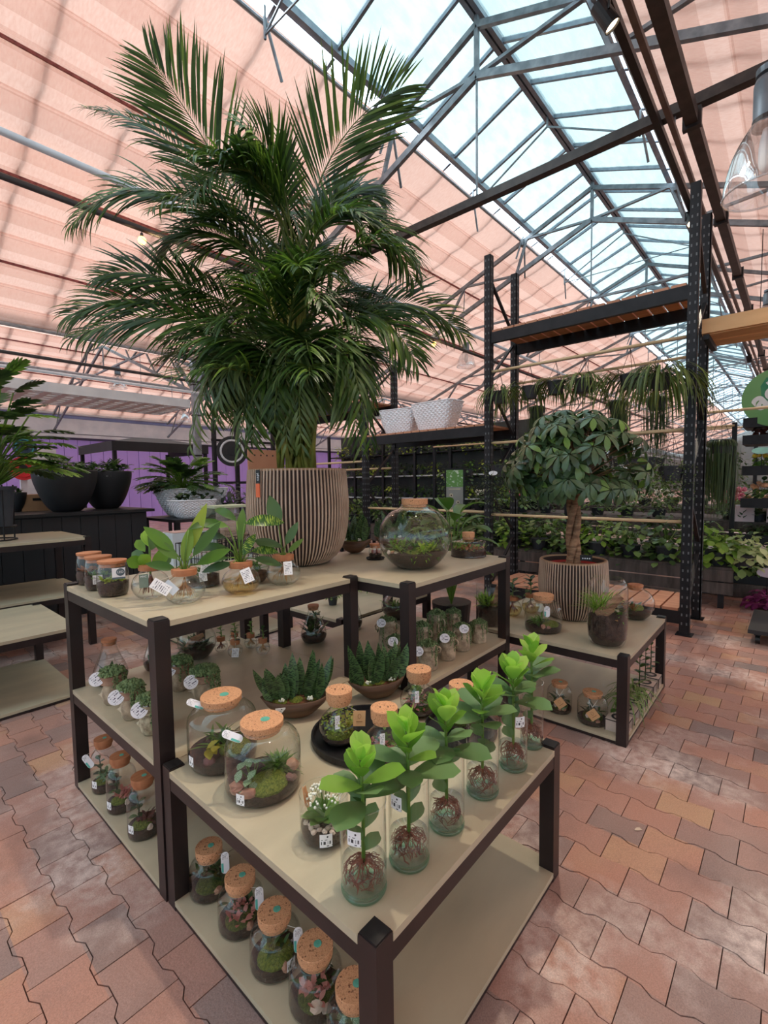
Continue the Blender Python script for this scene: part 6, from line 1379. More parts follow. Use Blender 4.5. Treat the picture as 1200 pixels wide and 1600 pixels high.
# ------------------------------------------------------------------ plant benches behind the rack
M_oldwood = std('weathered_board', (92, 84, 80), (66, 60, 58), 4, 0.8, stretch=(1, 6, 1), bump=0.3)
def bench(label, u0, u1, v0, v1, z):
    t = thing('plant_bench', label, 'bench', ((u0+u1)/2, (v0+v1)/2, 0)); W, D = u1-u0, v1-v0
    obj('bench_top', MB().box((0, 0, z-0.02), (W, D, 0.04)), M_oldwood, t)
    for x in (-W/2+0.04, W/2-0.04):
        for y in (-D/2+0.1, 0, D/2-0.1): obj('leg', MB().box((x, y, (z-0.04)/2), (0.05, 0.05, z-0.04)), M_rack, t)
    for k in range(2): obj('side_board', MB().box((-W/2-0.012, 0, z-0.08-0.13*k), (0.022, D, 0.115)), M_oldwood, t)
    return t
bench('long low bench of pothos behind the right rack', 5.75, 6.85, 0.45, 4.9, 0.42); bench('bench of flowering pots behind the pothos bench', 7.6, 8.9, 0.0, 5.0, 0.75); bench('third bench of mixed foliage further back', 9.8, 11.2, 0.2, 7.0, 0.80)
bench('low bench in front of the tall shelving at middle distance', 6.2, 7.2, 5.1, 8.0, 0.55)
tag(obj('floor_board', MB().box((6.42, 0.42, 0.10), (0.06, 0.75, 0.10)).box((6.44, 0.42, 0.04), (0.08, 0.75, 0.07)), M_oldwood, None), 'dark weathered timber edging on the floor at far right', 'board')
def bush(label, c, r, h, mat, seed, n=70, L=0.09, W=0.055, potc=None, group=None, cat='plant', el=(-0.3, 1.3), name='potted_plant', trail=0.0, shape=0.58, bend=0.7, flowers=None, half=True):
    rnd.seed(seed); t = thing(name, label, cat, c, rnd.uniform(0, 6), group); pr = r*0.42; ph = min(0.14, max(0.06, h*0.45))
    obj('pot', MB().lathe([(0.001, 0), (pr*0.75, 0), (pr, ph), (pr*0.92, ph), (0.001, ph*0.9)], n=16), potc or std('charcoal_pot', (52, 54, 60), (44, 46, 52)), t)
    m = MB()
    for k in range(n):
        a = rnd.uniform(0, 6.28); e = rnd.uniform(*el); rr = rnd.uniform(0.35, 1.0); p = Vector((cos(a)*cos(e)*r*rr, sin(a)*cos(e)*r*rr, ph+max(-trail/max(h, .01), sin(e))*h*rr*0.9)); o = Vector((cos(a), sin(a), rnd.uniform(-0.5, 0.7)))
        m.leaf(p, o, UP, L*rnd.uniform(0.7, 1.2), W*rnd.uniform(0.8, 1.15), bend, 0.15, shape, 4 if L > 0.06 else 2, half=half)
    for k in range(6): a = k*1.05; m.tube([(0, 0, ph), (cos(a)*r*0.4, sin(a)*r*0.4, ph+h*0.6)], 0.004, 4, False)
    obj('foliage', m, mat, t, smooth=True)
    if flowers:
        fm = MB()
        for k in range(flowers[1]):
            a = rnd.uniform(0, 6.28); rr = rnd.random()**0.5; fm.blob((cos(a)*r*0.85*rr, sin(a)*r*0.85*rr, ph+h*(0.75+0.4*rnd.random())), flowers[2]*rnd.uniform(0.7, 1.2), 6, 3, 0.2)
            if flowers[1] < 12: obj('flower', fm, flowers[0], t); fm = MB()
        if fm.v: tag(obj('flower_cluster', fm, flowers[0], t), kind='stuff')
    return t
F_pink = std('pink_flower', (226, 130, 150), (200, 80, 110), 30, 0.6); F_or = std('orange_flower', (232, 140, 50), (220, 110, 30), 30, 0.6); F_yel = std('yellow_flower', (226, 204, 70), (210, 180, 40), 30, 0.6)
F_peach = std('peach_flower', (232, 180, 140), (214, 150, 110), 30, 0.6); F_mag = std('magenta_bloom', (150, 50, 110), (110, 40, 80), 30, 0.6); F_w = FLOW
L_poth = leafm('pothos_leaf', (52, 84, 40), (112, 144, 72), 0.3, 0.4, tip=(160, 184, 110)); L_pothv = leafm('variegated_pothos_leaf', (128, 156, 92), (206, 214, 160), 0.35, 0.45); L_deep = leafm('deep_green_leaf', (30, 54, 32), (70, 96, 52), 0.25, 0.45)
ORD = ['first', 'second', 'third', 'fourth', 'fifth', 'sixth', 'seventh', 'eighth', 'ninth', 'tenth', 'eleventh', 'twelfth', 'thirteenth', 'fourteenth', 'fifteenth']
k = 0
for v in [0.72+0.36*i for i in range(12)]:
    bush('pothos pot spilling over the front of the long bench, %s from the right' % ORD[k], (5.97, v, 0.4202), 0.27, 0.34, L_poth if k % 3 else L_light, 300+k, 110, 0.10, 0.075, group='pothos along the front of the long bench', trail=0.30, el=(-0.9, 1.3)); k += 1
for v in [0.85+0.42*i for i in range(10)]:
    bush('darker pothos pot in the rear row of the long bench, %s from the right' % ORD[k-12], (6.42, v, 0.4202), 0.27, 0.44, L_deep if k % 2 else L_poth, 330+k, 90, 0.10, 0.07, group='pothos in the rear row of the long bench', trail=0.05); k += 1
bush('cream-variegated pothos spilling toward the aisle beyond the right post', (5.95, 0.40, 0.35), 0.26, 0.28, L_pothv, 360, 130, 0.10, 0.07, trail=0.25, el=(-0.9, 1.3)).location.z = 0.4202
bush('bright green pothos at the bench corner by the right post', (5.62, 0.70, 0.30), 0.22, 0.30, L_light, 361, 80, 0.12, 0.07, trail=0.4, el=(-1.1, 1.2)).location = (5.92, 0.60, 0.4202)
cols = [(L_deep, None), (L_poth, (F_pink, 22, 0.030)), (L_mid, None), (L_deep, (F_w, 14, 0.028)), (L_poth, None), (L_mid, (F_peach, 18, 0.028)), (L_deep, (F_pink, 26, 0.026))]
nm = ['leafy pot without flowers', 'pink-flowered pot', 'mid-green leafy pot', 'white-flowered pot', 'spreading pothos pot', 'peach-flowered pot', 'dense pink-flowered pot']
for j in range(11):
    m_, f_ = cols[j % 7]; bush(nm[j % 7]+' on the flowering bench, %s from the right' % ORD[j], (7.95, 0.25+0.43*j, 0.7502), 0.25, 0.26, m_, 380+j, 60, 0.09, 0.06, flowers=f_, group=nm[j % 7]+'s on the flowering bench')
for j in range(15):
    bush('tall foliage pot on the third bench back, %s from the right' % ORD[j], (10.3, 0.4+0.46*j, 0.8002), 0.30, 0.55, [L_deep, L_poth, L_mid][j % 3], 400+j, 60, 0.13, 0.08, group='foliage pots on the third bench')
for j in range(7): bush('foliage pot on the low bench at middle distance, %s from the right' % ORD[j], (6.6, 5.3+0.42*j, 0.5502), 0.28, 0.42, [L_poth, L_deep, L_mid][j % 3], 430+j, 80, 0.11, 0.07, group='foliage pots on the low middle bench', trail=0.1)

for r_, (u_, z_, vs_) in enumerate([(7.2, 1.95, [0.9+0.43*i for i in range(10)]), (9.3, 2.10, [0.8+0.5*i for i in range(9)])]):
    t = thing('hanging_rail', '%s pale rail of hanging pots behind the rack' % ('nearer', 'farther')[r_], 'rail', (u_, vs_[0]-0.3, 0)); D_ = vs_[-1]-vs_[0]+0.6
    obj('rod', MB().tube([(0, 0, z_), (0, D_, z_)], 0.014, 8), M_rod, t, smooth=True)
    for y_ in (0, D_/2-0.2, D_): obj('post', MB().box((0.03, y_, z_/2+0.02), (0.05, 0.05, z_+0.04)), M_rack, t)
    for i_, v_ in enumerate(vs_):
        hanging('trailing pot on the %s rod behind the rack, %s from the right' % (('nearer', 'farther')[r_], ORD[i_]), (u_, v_, z_-0.55-0.06*(i_ % 2)), z_, [L_deep, L_poth, L_mid, L_deep][i_ % 4], 700+20*r_+i_, fall=0.55, n=90, spread=0.20, group='pots on the %s rod behind the rack' % ('nearer', 'farther')[r_])

# green wall of hanging plants at middle distance: a tall shelving with plants on every level
def tall_shelving(label, u, v0, v1, h, levels, dep=0.45):
    t = thing('plant_shelving', label, 'shelving', (u, (v0+v1)/2, 0)); D = v1-v0
    for y in [-D/2+i*D/6 for i in range(7)]: obj('post', MB().box((-dep/2, y, h/2), (0.06, 0.06, h)), M_rack, t)
    for z in levels: obj('shelf_board', MB().box((0, 0, z), (dep, D, 0.025)), M_white if z != levels[-1] else M_rack, t)
    obj('back_panel', MB().box((dep/2, 0, h/2), (0.03, D, h)), std('dark_backdrop', (44, 48, 44), (36, 38, 36)), t)
tall_shelving('tall dark shelving full of foliage behind the racks', 8.6, 3.6, 9.2, 2.5, (0.45, 0.95, 1.45, 1.95))
j = 0
for z in (0.4628, 0.9628, 1.4628, 1.9628):
    for y in [3.82+0.42*i for i in range(13)]:
        s = [L_deep, L_lime, L_poth, L_dark, L_mid][j % 5] if j % 7 else L_lime; bush('foliage pot on the %s level of the tall dark shelving, %s from the right' % (ORD[j//13].replace('first', 'lowest').replace('fourth', 'top'), ORD[j % 13]), (8.50, y, z), 0.21, 0.24, s, 450+j, 50, 0.085, 0.055, group='pots on the tall dark shelving', trail=0.25, el=(-1.0, 1.3)); j += 1
def poster():
    c = (6.9, 4.42, 1.02); t = thing('poster_board', 'tall black-framed poster with a leafy photo above small grey pictures', 'poster', c); q = Vector((0.35, -0.94, 0)).normalized(); n_ = q.cross(UP)
    obj('poster_frame', MB().plate((0, 0, 0), q, UP, [(-0.17, -1.02), (0.17, -1.02), (0.17, 0.52), (-0.17, 0.52)], 0.03), M_rack, t)
    s = obj('poster_sheet', MB().plate(n_*0.017, q, UP, [(-0.145, -0.55), (0.145, -0.55), (0.145, 0.49), (-0.145, 0.49)], 0.004), std('poster_grey', (158, 160, 156), (150, 152, 148), 3, 0.6), t)
    obj('leaf_photo', MB().plate(n_*0.0195, q, UP, [(-0.145, 0.20), (0.145, 0.20), (0.145, 0.49), (-0.145, 0.49)], 0.003), leafm('poster_leaf_print', (70, 130, 70), (120, 170, 90), 0, 0.6, vein=((206, 226, 206), (5, 5, 1), 0.56)), s)
    k = MB(); b = MB()
    for x, y in ((-0.06, 0.06), (0.055, -0.06), (-0.06, -0.18), (0.055, -0.30)):
        k.plate(n_*0.0205+q*x+UP*y, q, UP, ring(14, 0.032), 0.002); b.plate(n_*0.022+q*(x+0.004)+UP*(y-0.004), q, UP, ring(9, 0.013), 0.002); k.plate(n_*0.0205+q*x+UP*(y-0.055), q, UP, [(-0.035, -0.006), (0.035, -0.006), (0.035, 0.006), (-0.035, 0.006)], 0.002)
    k.plate(n_*0.0205+UP*0.165, q, UP, [(-0.1, -0.008), (0.1, -0.008), (0.1, 0.008), (-0.1, 0.008)], 0.002)
    obj('printed_picture', k, std('poster_cream', (216, 206, 180), None, 5, 0.6), s); obj('printed_mark', b, BLK, s)
poster()
# big broad-leaved plant behind the globe terrarium, and neighbours on the middle table
def broad_plant():
    rnd.seed(77); c = (3.02, 1.97, 0.002); t = thing('potted_plant', 'broad glossy-leaved plant between the globe and drum terrariums', 'plant', c); obj('pot', MB().lathe([(0.001, 0), (0.11, 0), (0.15, 0.40), (0.14, 0.40), (0.001, 0.38)], n=24), M_blk, t); sm = MB()
    for k in range(26):
        a = k*2.4; e = 0.1+1.1*(k/26); L = 0.27; b = Vector((cos(a)*0.15*cos(e), sin(a)*0.15*cos(e), 0.70+0.42*(k/26))); sm.tube([(0, 0, 0.38), (b.x*0.4, b.y*0.4, 0.38+(b.z-0.38)*0.6), b], 0.005, 5, False)
        obj('leaf', MB().leaf(b, (cos(a)*cos(e), sin(a)*cos(e), sin(e)), UP, L*rnd.uniform(0.8, 1.1), 0.115, 1.2, 0.2, 0.5, 7), L_mid if k % 3 else L_clusiaD, t, smooth=True)
    obj('stem', sm, STEM, t, smooth=True)
broad_plant()
bush('low rosette bowl with a white label on the middle table', (2.262, 2.480, 0.4503), 0.085, 0.05, L_mid, 480, 40, 0.04, 0.022); bush('ring-leaved rosette on the middle table behind the black leg', (2.55, 2.60, 0.4503), 0.10, 0.09, L_light, 481, 40, 0.06, 0.03)
bush('ferny pot at the right end of the middle table', (2.80, 2.55, 0.4503), 0.13, 0.14, L_mid, 482, 70, 0.09, 0.014, half=False); bush('spidery pale-leaved plant right of the globe terrarium', (2.30, 1.72, ZT), 0.08, 0.10, L_var, 483, 26, 0.10, 0.010, half=False)
# ------------------------------------------------------------------ black counter and its planters, far left
def counter():
    t = thing('black_counter', 'long black panelled counter behind the left tables', 'counter', (0.6, 5.95, 0)); 
    obj('worktop', MB().box((0, 0, 1.045), (3.4, 1.0, 0.03)), M_blk, t); obj('plinth', MB().box((0, 0.02, 0.04), (3.28, 0.9, 0.08)), M_blk, t)
    obj('carcass', MB().box((0, 0.02, 0.55), (3.28, 0.88, 0.95)), M_blkwood, t); pm = MB().box((0, 0, 0), (0.158, 0.018, 0.93)).mesh('board'); pm.materials.append(M_blkwood)
    for k in range(20): link('board', pm, None, t, (-1.55+0.163*k, -0.435-0.003*(k % 2), 0.55))
counter()
def bowl_planter(label, c, R, H, mat, plants, rz=0):
    t = thing('bowl_planter', label, 'planter', c, rz)
    obj('planter_wall', MB().lathe(sweep([(0.001, 0.0), (R*0.42, 0.0), (R*0.72, H*0.28), (R*0.95, H*0.72), (R, H), (R*0.95, H), (R*0.9, H*0.8), (0.001, H*0.78)], 3), n=36), mat, t, smooth=True); plants(t, R, H)
    return t
def crassula(t, R, H):
    m = MB()
    for k in range(210): a = rnd.uniform(0, 6.28); r = R*rnd.random()**0.5; m.leaf((r*cos(a), r*sin(a), H*0.95+rnd.uniform(0, 0.11)), rdir(-0.1, 0.9), UP, 0.07, 0.052, 0.4, 0.2, 0.6, 3)
    obj('foliage', m, L_dark, t, smooth=True); m = MB()
    for j in range(4):
        a = rnd.uniform(0, 6.28); o = Vector((R*0.5*cos(a), R*0.5*sin(a), H+0.1)); m.tube([o-UP*0.12, o], 0.006, 5)
        for k in range(13): m.leaf(o, rdir(0.1, 1.0), UP, 0.10, 0.022, 0.4, 0.15, 0.5, 4)
    obj('tall_rosette', m, L_deep, t, smooth=True)
M_bb = std('matt_black_fibre', (36, 36, 40), (27, 27, 31), 6, 0.62)
rnd.seed(500); a = bowl_planter('large matt black bowl of succulents on the counter, left of two', (1.545, 5.80, 1.0605), 0.295, 0.42, M_bb, crassula); b = bowl_planter('large matt black bowl of succulents on the counter, right of two', (2.020, 6.08, 1.0605), 0.275, 0.42, M_bb, crassula)
for t, c, R in ((a, (1.545, 5.8, 0), 0.295), (b, (2.02, 6.08, 0), 0.275)): sticker(t, c, R*0.985, 0.385, 0.055, 0.032, -0.8 if t is a else 0.1, 'paper_label', PAPER)
def small_black_pot(label, c): bowl_planter(label, c, 0.10, 0.20, M_bb, lambda t, R, H: leaves(t, L_dark, lambda m: tuft(m, (0, 0, H), 40, 0.10, 0.03, 4, 0.8)))
small_black_pot('small black pot at the left end of the black bowls', (1.20, 6.25, 1.0605)); tag(b, None)
def carton(label, c, d, rz):
    t = thing('cardboard_box', label, 'box', c, rz); K = std('cardboard', (176, 132, 96), (158, 116, 84), 6, 0.8); obj('carton', MB().box((0, 0, d[2]/2), d), K, t); obj('hand_hole', MB().box((0, -d[1]/2-0.001, d[2]*0.7), (0.10, 0.004, 0.028)), BLK, t)
carton('cardboard box with a hand hole behind the black bowls', (1.38, 6.32, 1.0605), (0.30, 0.2, 0.18), 0.1)
def split_leaf(m, b, d, up, L, W, n=7):
    """a deeply lobed blade: a midrib with finger lobes on both sides"""
    d = Vector(d).normalized(); x = d.cross(Vector(up)).normalized(); nrm = x.cross(d); p = Vector(b)
    for i in range(n):
        f = (i+0.6)/n; q_ = p+d*L*f-nrm*0.28*L*f*f; lw = W*0.5*sin(pi*min(0.95, f*0.85+0.12))
        for s in (1, -1): m.leaf(q_, x*s+d*(0.5+0.9*f), nrm, lw*1.5, L/n*1.25, 0.35, 0.1, 0.5, 3, half=False)
    m.leaf(p, d, nrm, L*1.02, W*0.34, 0.35, 0.15, 0.5, 5)
def philodendron(t, c, n, L, R, H, mat, stem=True, wild=1.0, a0=0, a1=2*pi):
    sm = MB()
    for g in range(n):
        m = MB(); a = rnd.uniform(a0, a1); e = rnd.uniform(-0.1, 1.35); r = rnd.uniform(0.35, 1.0); b = Vector(c)+Vector((cos(a)*cos(e)*R*r, sin(a)*cos(e)*R*r, H*(0.25+0.75*sin(e))*r)); split_leaf(m, b, (cos(a)*cos(e), sin(a)*cos(e), 0.5*sin(e)-0.1), UP, L*rnd.uniform(0.75, 1.15), L*0.95)
        obj('leaf', m, mat[g % len(mat)], t, smooth=True); sm.tube([Vector(c)+UP*-0.02, Vector(c).lerp(b, 0.5)+UP*0.05, b], 0.006, 5, False)
    obj('stem', sm, STEM, t)
def low_stand():
    t = thing('display_stand', 'low black stand under the white quilted planters', 'stand', (2.82, 5.45, 0)); obj('stand_top', MB().box((0, 0, 0.93), (1.0, 0.9, 0.03)), M_blk, t)
    for x in (-0.46, 0.46):
        for y in (-0.4, 0.4): obj('leg', MB().box((x, y, 0.4575), (0.05, 0.05, 0.915)), M_rack, t)
low_stand(); rnd.seed(510)
quilted('white quilted planter with a large split-leaved philodendron, rear of two at left', (2.83, 5.62, 0.9455), 0.84, 0.40, 0.33, 0.05, plants=lambda t: philodendron(t, (-0.12, 0, 0.31), 80, 0.20, 0.40, 0.38, [L_mid, L_deep]))
quilted('low white quilted planter of small round leaves, front of two at left', (2.62, 5.20, 0.9455), 0.50, 0.28, 0.20, 0.05, plants=lambda t: leaves(t, L_deep, lambda m: [m.leaf((rnd.uniform(-0.2, 0.2), rnd.uniform(-0.1, 0.1), 0.2+rnd.uniform(0, 0.07)), rdir(0, 1.2), UP, 0.06, 0.05, 0.4, 0.1, 0.6, 3) for k in range(80)]))
bush('grey-leaved bushy plant right of the quilted planters', (3.30, 5.62, 0.9455), 0.26, 0.30, leafm('grey_green_leaf', (58, 72, 62), (92, 108, 94), 0.2, 0.4), 511, 70, 0.16, 0.05, name='potted_plant')
bush('tall dark rubber plant left of the ribbed planter', (3.35, 5.15, 0.9455), 0.22, 0.26, leafm('grey_green_leaf', (58, 72, 62), (92, 108, 94)), 512, 60, 0.17, 0.055)
# wooden board and white wire basket beyond the vases
t = thing('wooden_board', 'upright tan wooden board with drilled holes behind the ribbed planter', 'board', (3.95, 5.72, 0.9)); obj('board', MB().box((0, 0, 0.45), (0.50, 0.03, 0.9)), std('tan_board', (186, 134, 102), (170, 118, 88), 3, 0.7, stretch=(1, 1, 0.3)), t)
hm = MB(); [hm.plate((-0.15+0.1*k, -0.0155, 0.82), (1, 0, 0), (0, 0, 1), ring(10, 0.012), 0.002) for k in range(4)]; obj('drilled_hole', hm, BLK, t)
obj('board_foot', MB().box((0, 0, -0.45), (0.40, 0.12, 0.9)), M_blk, t)
def wire_basket(label, c, W, D, H):
    t = thing('wire_basket', label, 'basket', c, 0.15); m = MB()
    for z in (0.01, H/2, H): m.bar((-W/2, -D/2, z), (W/2, -D/2, z), 0.006).bar((-W/2, D/2, z), (W/2, D/2, z), 0.006).bar((-W/2, -D/2, z), (-W/2, D/2, z), 0.006).bar((W/2, -D/2, z), (W/2, D/2, z), 0.006)
    for k in range(8):
        x = -W/2+W*k/7; m.bar((x, -D/2, 0), (x, -D/2, H), 0.005).bar((x, D/2, 0), (x, D/2, H), 0.005); y = -D/2+D*k/7; m.bar((-W/2, y, 0), (-W/2, y, H), 0.005).bar((W/2, y, 0), (W/2, y, H), 0.005)
    obj('wire', m, M_rack, t); return t
table('low table beyond the tall table, carrying wire baskets of glassware', 1.75, 3.45, 2.65, 4.35, (0.62, 0.034)); ZB = 0.6205
wire_basket('black wire basket of clear jars on the far low table', (1.98, 3.72, ZB), 0.34, 0.34, 0.22); wire_basket('second black wire basket on the far low table', (2.40, 3.72, ZB), 0.34, 0.34, 0.22)
for k, (x, y) in enumerate([(1.90, 3.66), (2.03, 3.80), (2.33, 3.66), (2.46, 3.80)]):
    t, p = jar('tumbler', ('clear jar in the %s wire basket on the far low table, %s of the two' % (('left', 'right')[k//2], ('nearer', 'farther')[k % 2])), 'jar', (x, y, ZB+0.006), 0.055, 0.20, lid=None, soil=0, mat=GL, group='clear jars in the wire baskets')
t = thing('glass_cabinet', 'pale green glass display case beyond the root vases', 'case', (2.42, 4.15, ZB)); obj('case_glass', MB().box((0, 0, 0.24), (0.36, 0.26, 0.48)), glassm('frosted_green_glass', (0.70, 0.78, 0.66), 1, 0.15), t); obj('case_lid', MB().box((0, 0, 0.49), (0.38, 0.28, 0.02)), std('pale_green_board', (196, 204, 170), (180, 190, 156)), t)
t = thing('white_box', 'white open box beyond the calathea vase', 'box', (2.05, 4.15, ZB)); obj('box_side', MB().box((0, 0, 0.14), (0.42, 0.24, 0.28)), M_white, t); obj('box_lining', MB().box((0, 0, 0.285), (0.38, 0.20, 0.004)), std('pink_lining', (206, 170, 160)), t)
# grey tub with a spreading philodendron on a wire stand, far left
rnd.seed(520); t = thing('potted_philodendron', 'huge split-leaved philodendron in a slate tub on a wire stand at the left edge', 'plant', (0.765, 4.80, 0.9005))
w = MB(); [w.tube([(0.15*cos(a*pi/10), 0.15*sin(a*pi/10), z) for a in range(21)], 0.006, 6, False) for z in (0.006, 0.11)]; [w.tube([(0.15*cos(a), 0.15*sin(a), 0.006), (0.16*cos(a), 0.16*sin(a), 0.44)], 0.006, 6) for a in (0.3, 1.9, 3.5, 5.0)]; obj('wire_stand', w, M_rack, t)
obj('tub', MB().lathe([(0.001, 0.11), (0.125, 0.11), (0.150, 0.40), (0.168, 0.40), (0.168, 0.43), (0.150, 0.43), (0.145, 0.38), (0.001, 0.38)], n=32), std('slate_plastic', (72, 80, 92), (62, 70, 82), 8, 0.5), t)
philodendron(t, (0, 0, 0.42), 120, 0.21, 0.52, 0.86, [L_mid, L_deep, L_light, L_deep])
def reel(label, c, R, mat, rim):
    t = thing('hose_reel', label, 'reel', c); d, q = frame_of(c); x = q
    obj('drum', MB().plate((0, 0, 0), x, UP, ring(28, R), 0.12), mat, t); obj('rim_ring', MB().tube([d*0.062+x*R*0.72*cos(a*pi/12)+UP*R*0.72*sin(a*pi/12) for a in range(25)], R*0.07, 6, False), rim, t); obj('hub', MB().plate(d*0.062, x, UP, ring(16, R*0.32), 0.03), M_rack, t)
reel('blue-grey round hose reel above the red one, far left', (2.30, 11.0, 2.07), 0.19, std('petrol_plastic', (44, 66, 84), (36, 56, 74)), std('teal_plastic', (60, 150, 160)))
reel('red round hose reel hanging under the blue-grey one, far left', (2.26, 11.0, 1.67), 0.22, std('red_plastic', (206, 36, 44), (186, 28, 36)), std('red_plastic', (206, 36, 44)))
t = thing('reel_pole', 'pale pole holding the two hose reels', 'pole', (2.28, 11.16, 0)); obj('pole', MB().box((0, 0, 1.2), (0.10, 0.10, 2.4)), M_white, t)
t = thing('room_divider', 'tall white divider board standing by the purple wall', 'divider', (3.05, 13.4, 0)); obj('panel', MB().box((0, 0, 1.1), (0.7, 0.08, 2.2)), M_white, t)
reel('black round reel with a white ring on the far rack right of the steel column', (5.20, 8.60, 1.98), 0.30, M_blk, M_white)
rack_like = thing('display_rack', 'black open rack with a white-ringed reel, far left of the palm', 'rack', (5.4, 8.75, 0))
for x in (-0.5, 0.0, 0.9): obj('post', MB().box((x, 0, 1.3), (0.07, 0.07, 2.6)), M_rack, rack_like)
for z in (0.6, 1.35, 2.2): obj('rail', MB().box((0.2, 0, z), (1.5, 0.05, 0.05)), M_rack, rack_like)
obj('brace', MB().bar((0.0, 0.0, 2.2), (0.9, 0.0, 1.3), 0.08), M_rack, rack_like)
def gazebo():
    t = thing('garden_gazebo', 'black canopy gazebo standing before the purple wall', 'gazebo', (4.75, 11.7, 0)); z = 2.12; h = 0.28; W = 1.05
    m = MB(); v = [(-W, -W, z+0.12), (W, -W, z+0.12), (W, W, z+0.12), (-W, W, z+0.12), (-W*0.35, -W*0.35, z+h), (W*0.35, -W*0.35, z+h), (W*0.35, W*0.35, z+h), (-W*0.35, W*0.35, z+h)]
    m.add([Vector(q) for q in v], [(0, 1, 5, 4), (1, 2, 6, 5), (2, 3, 7, 6), (3, 0, 4, 7), (4, 5, 6, 7)]); obj('canopy', m, M_blkwood, t); k = MB().box((0, -W, z+0.03), (2*W, 0.02, 0.2)).box((-W, 0, z+0.03), (0.02, 2*W, 0.2)).box((W, 0, z+0.03), (0.02, 2*W, 0.2)); obj('valance', k, M_blkwood, t)
    for x in (-W+0.05, W-0.05):
        for y in (-W+0.05, W-0.05): obj('leg', MB().box((x, y, z/2), (0.07, 0.07, z)), M_rack, t)
gazebo()
def light_raft():
    t = thing('ceiling_raft', 'white slatted raft hung on wires above the black counter', 'ceiling raft', (2.45, 8.62, 0)); W, D, z = 3.2, 1.22, 2.66
    m = MB()
    for y in (-D/2, D/2): obj('raft_edge', MB().box((0, y, z+0.065), (W, 0.03, 0.14)), M_white, t)
    for x in (-W/2, W/2): obj('raft_edge', MB().box((x, 0, z+0.065), (0.03, D, 0.14)), M_white, t)
    for k in range(5): obj('raft_slat', MB().box((0, -D/2+D*(k+1)/6, z+0.03), (W, 0.07, 0.06)), M_white, t)
    for k in range(13): obj('raft_slat', MB().box((-W/2+W*(k+1)/14, 0, z+0.025), (0.10, D, 0.05)), M_white, t)
    for x in (-W/2+0.3, W/2-0.3):
        for y in (-D/2, D/2): m.tube([(x, y, z+0.13), (x, y, 3.9)], 0.005, 4)
    obj('wire_hanger', m, M_truss, t)
light_raft()

# ------------------------------------------------------------------ pendants, bulbs, tracks, spots
M_lampg = glassm('clear_prismatic_shade', (0.86, 0.90, 0.92), 1.0, 0.26, 0.1); M_lhead = std('lamp_housing', (122, 134, 144), (104, 116, 126), 8, 0.45, 0.4)
def pendant(label, c, R, H, top):
    t = thing('pendant_lamp', label, 'lamp', c, 0, 'glass high-bay pendants'); prof = sweep([(R, 0.0), (R*0.97, H*0.12), (R*0.80, H*0.32), (R*0.50, H*0.50), (R*0.32, H*0.56)], 4)
    obj('lamp_shade', MB().lathe(prof, n=40), M_lampg, t, smooth=True); obj('shade_rim', MB().tube([(R*cos(a*pi/18), R*sin(a*pi/18), 0) for a in range(37)], 0.007, 6, False), M_lampg, t, smooth=True)
    obj('lamp_housing', MB().lathe([(R*0.32, H*0.54), (R*0.34, H*0.60), (R*0.34, H*0.86), (R*0.30, H*0.90), (0.001, H*0.90)], n=24), M_lhead, t, smooth=True); obj('collar', MB().lathe([(R*0.33, H*0.52), (R*0.36, H*0.52), (R*0.36, H*0.58), (R*0.33, H*0.58)], n=24), M_dark, t)
    obj('bulb', MB().lathe(sweep([(0.001, H*0.14), (R*0.16, H*0.20), (R*0.18, H*0.36), (R*0.10, H*0.50)], 3), n=16), M_white, t, smooth=True); w = MB().lathe([(0.001, H*0.93), (R*0.30, H*0.93), (R*0.30, H*0.98), (0.001, H)], n=20)
    w.tube([(0, 0, H*0.88), (0, 0, H)], R*0.06, 6).tube([(0, 0, H), (0, 0, top-c[2])], 0.006, 5); obj('suspension', w, M_lhead, t)
for a in [('large clear glass pendant at the right edge of the photo', (3.98, 0.215, 3.14), 0.225, 0.76, 4.28), ('clear glass pendant between the palm and the rack', (10.60, 6.44, 4.22), 0.235, 0.68, 5.6), ('small far pendant at the right edge under the skylight', (11.80, 0.53, 4.20), 0.235, 0.68, 5.4),
          ('far pendant above the hanging plants', (15.7, 6.68, 4.10), 0.24, 0.68, 5.6), ('far pendant seen over the white raft', (5.52, 15.2, 4.20), 0.24, 0.68, 5.08), ('far pendant near the steel column', (7.71, 15.7, 3.45), 0.24, 0.68, 4.90)]: pendant(*a)
def bulb_lamp(label, c, top):
    t = thing('string_bulb', label, 'bulb', c, 0); obj('glowing_bulb', MB().blob((0, 0, -0.01), 0.046, 12, 8), emitm('warm_bulb', (255, 176, 84), 4.5), t, smooth=True); obj('socket', MB().lathe([(0.001, 0.07), (0.016, 0.07), (0.018, 0.028), (0.001, 0.028)], n=12), M_dark, t); obj('cord', MB().tube([(0, 0, 0.07), (0, 0, top-c[2])], 0.004, 4), M_dark, t)
    l = bpy.data.lights.new('bulb_light', 'POINT'); l.energy = 14; l.color = (1, 0.72, 0.40); l.shadow_soft_size = 0.04; o = bpy.data.objects.new('bulb_light', l); COL.objects.link(o); o.parent = t; o.location = (0, 0, -0.06)
bulb_lamp('glowing bulb under the dark pipe, left of the palm', (2.44, 5.80, 4.16), 4.28); bulb_lamp('glowing bulb right of the palm near the glass pendant', (8.28, 5.80, 4.19), 4.28)
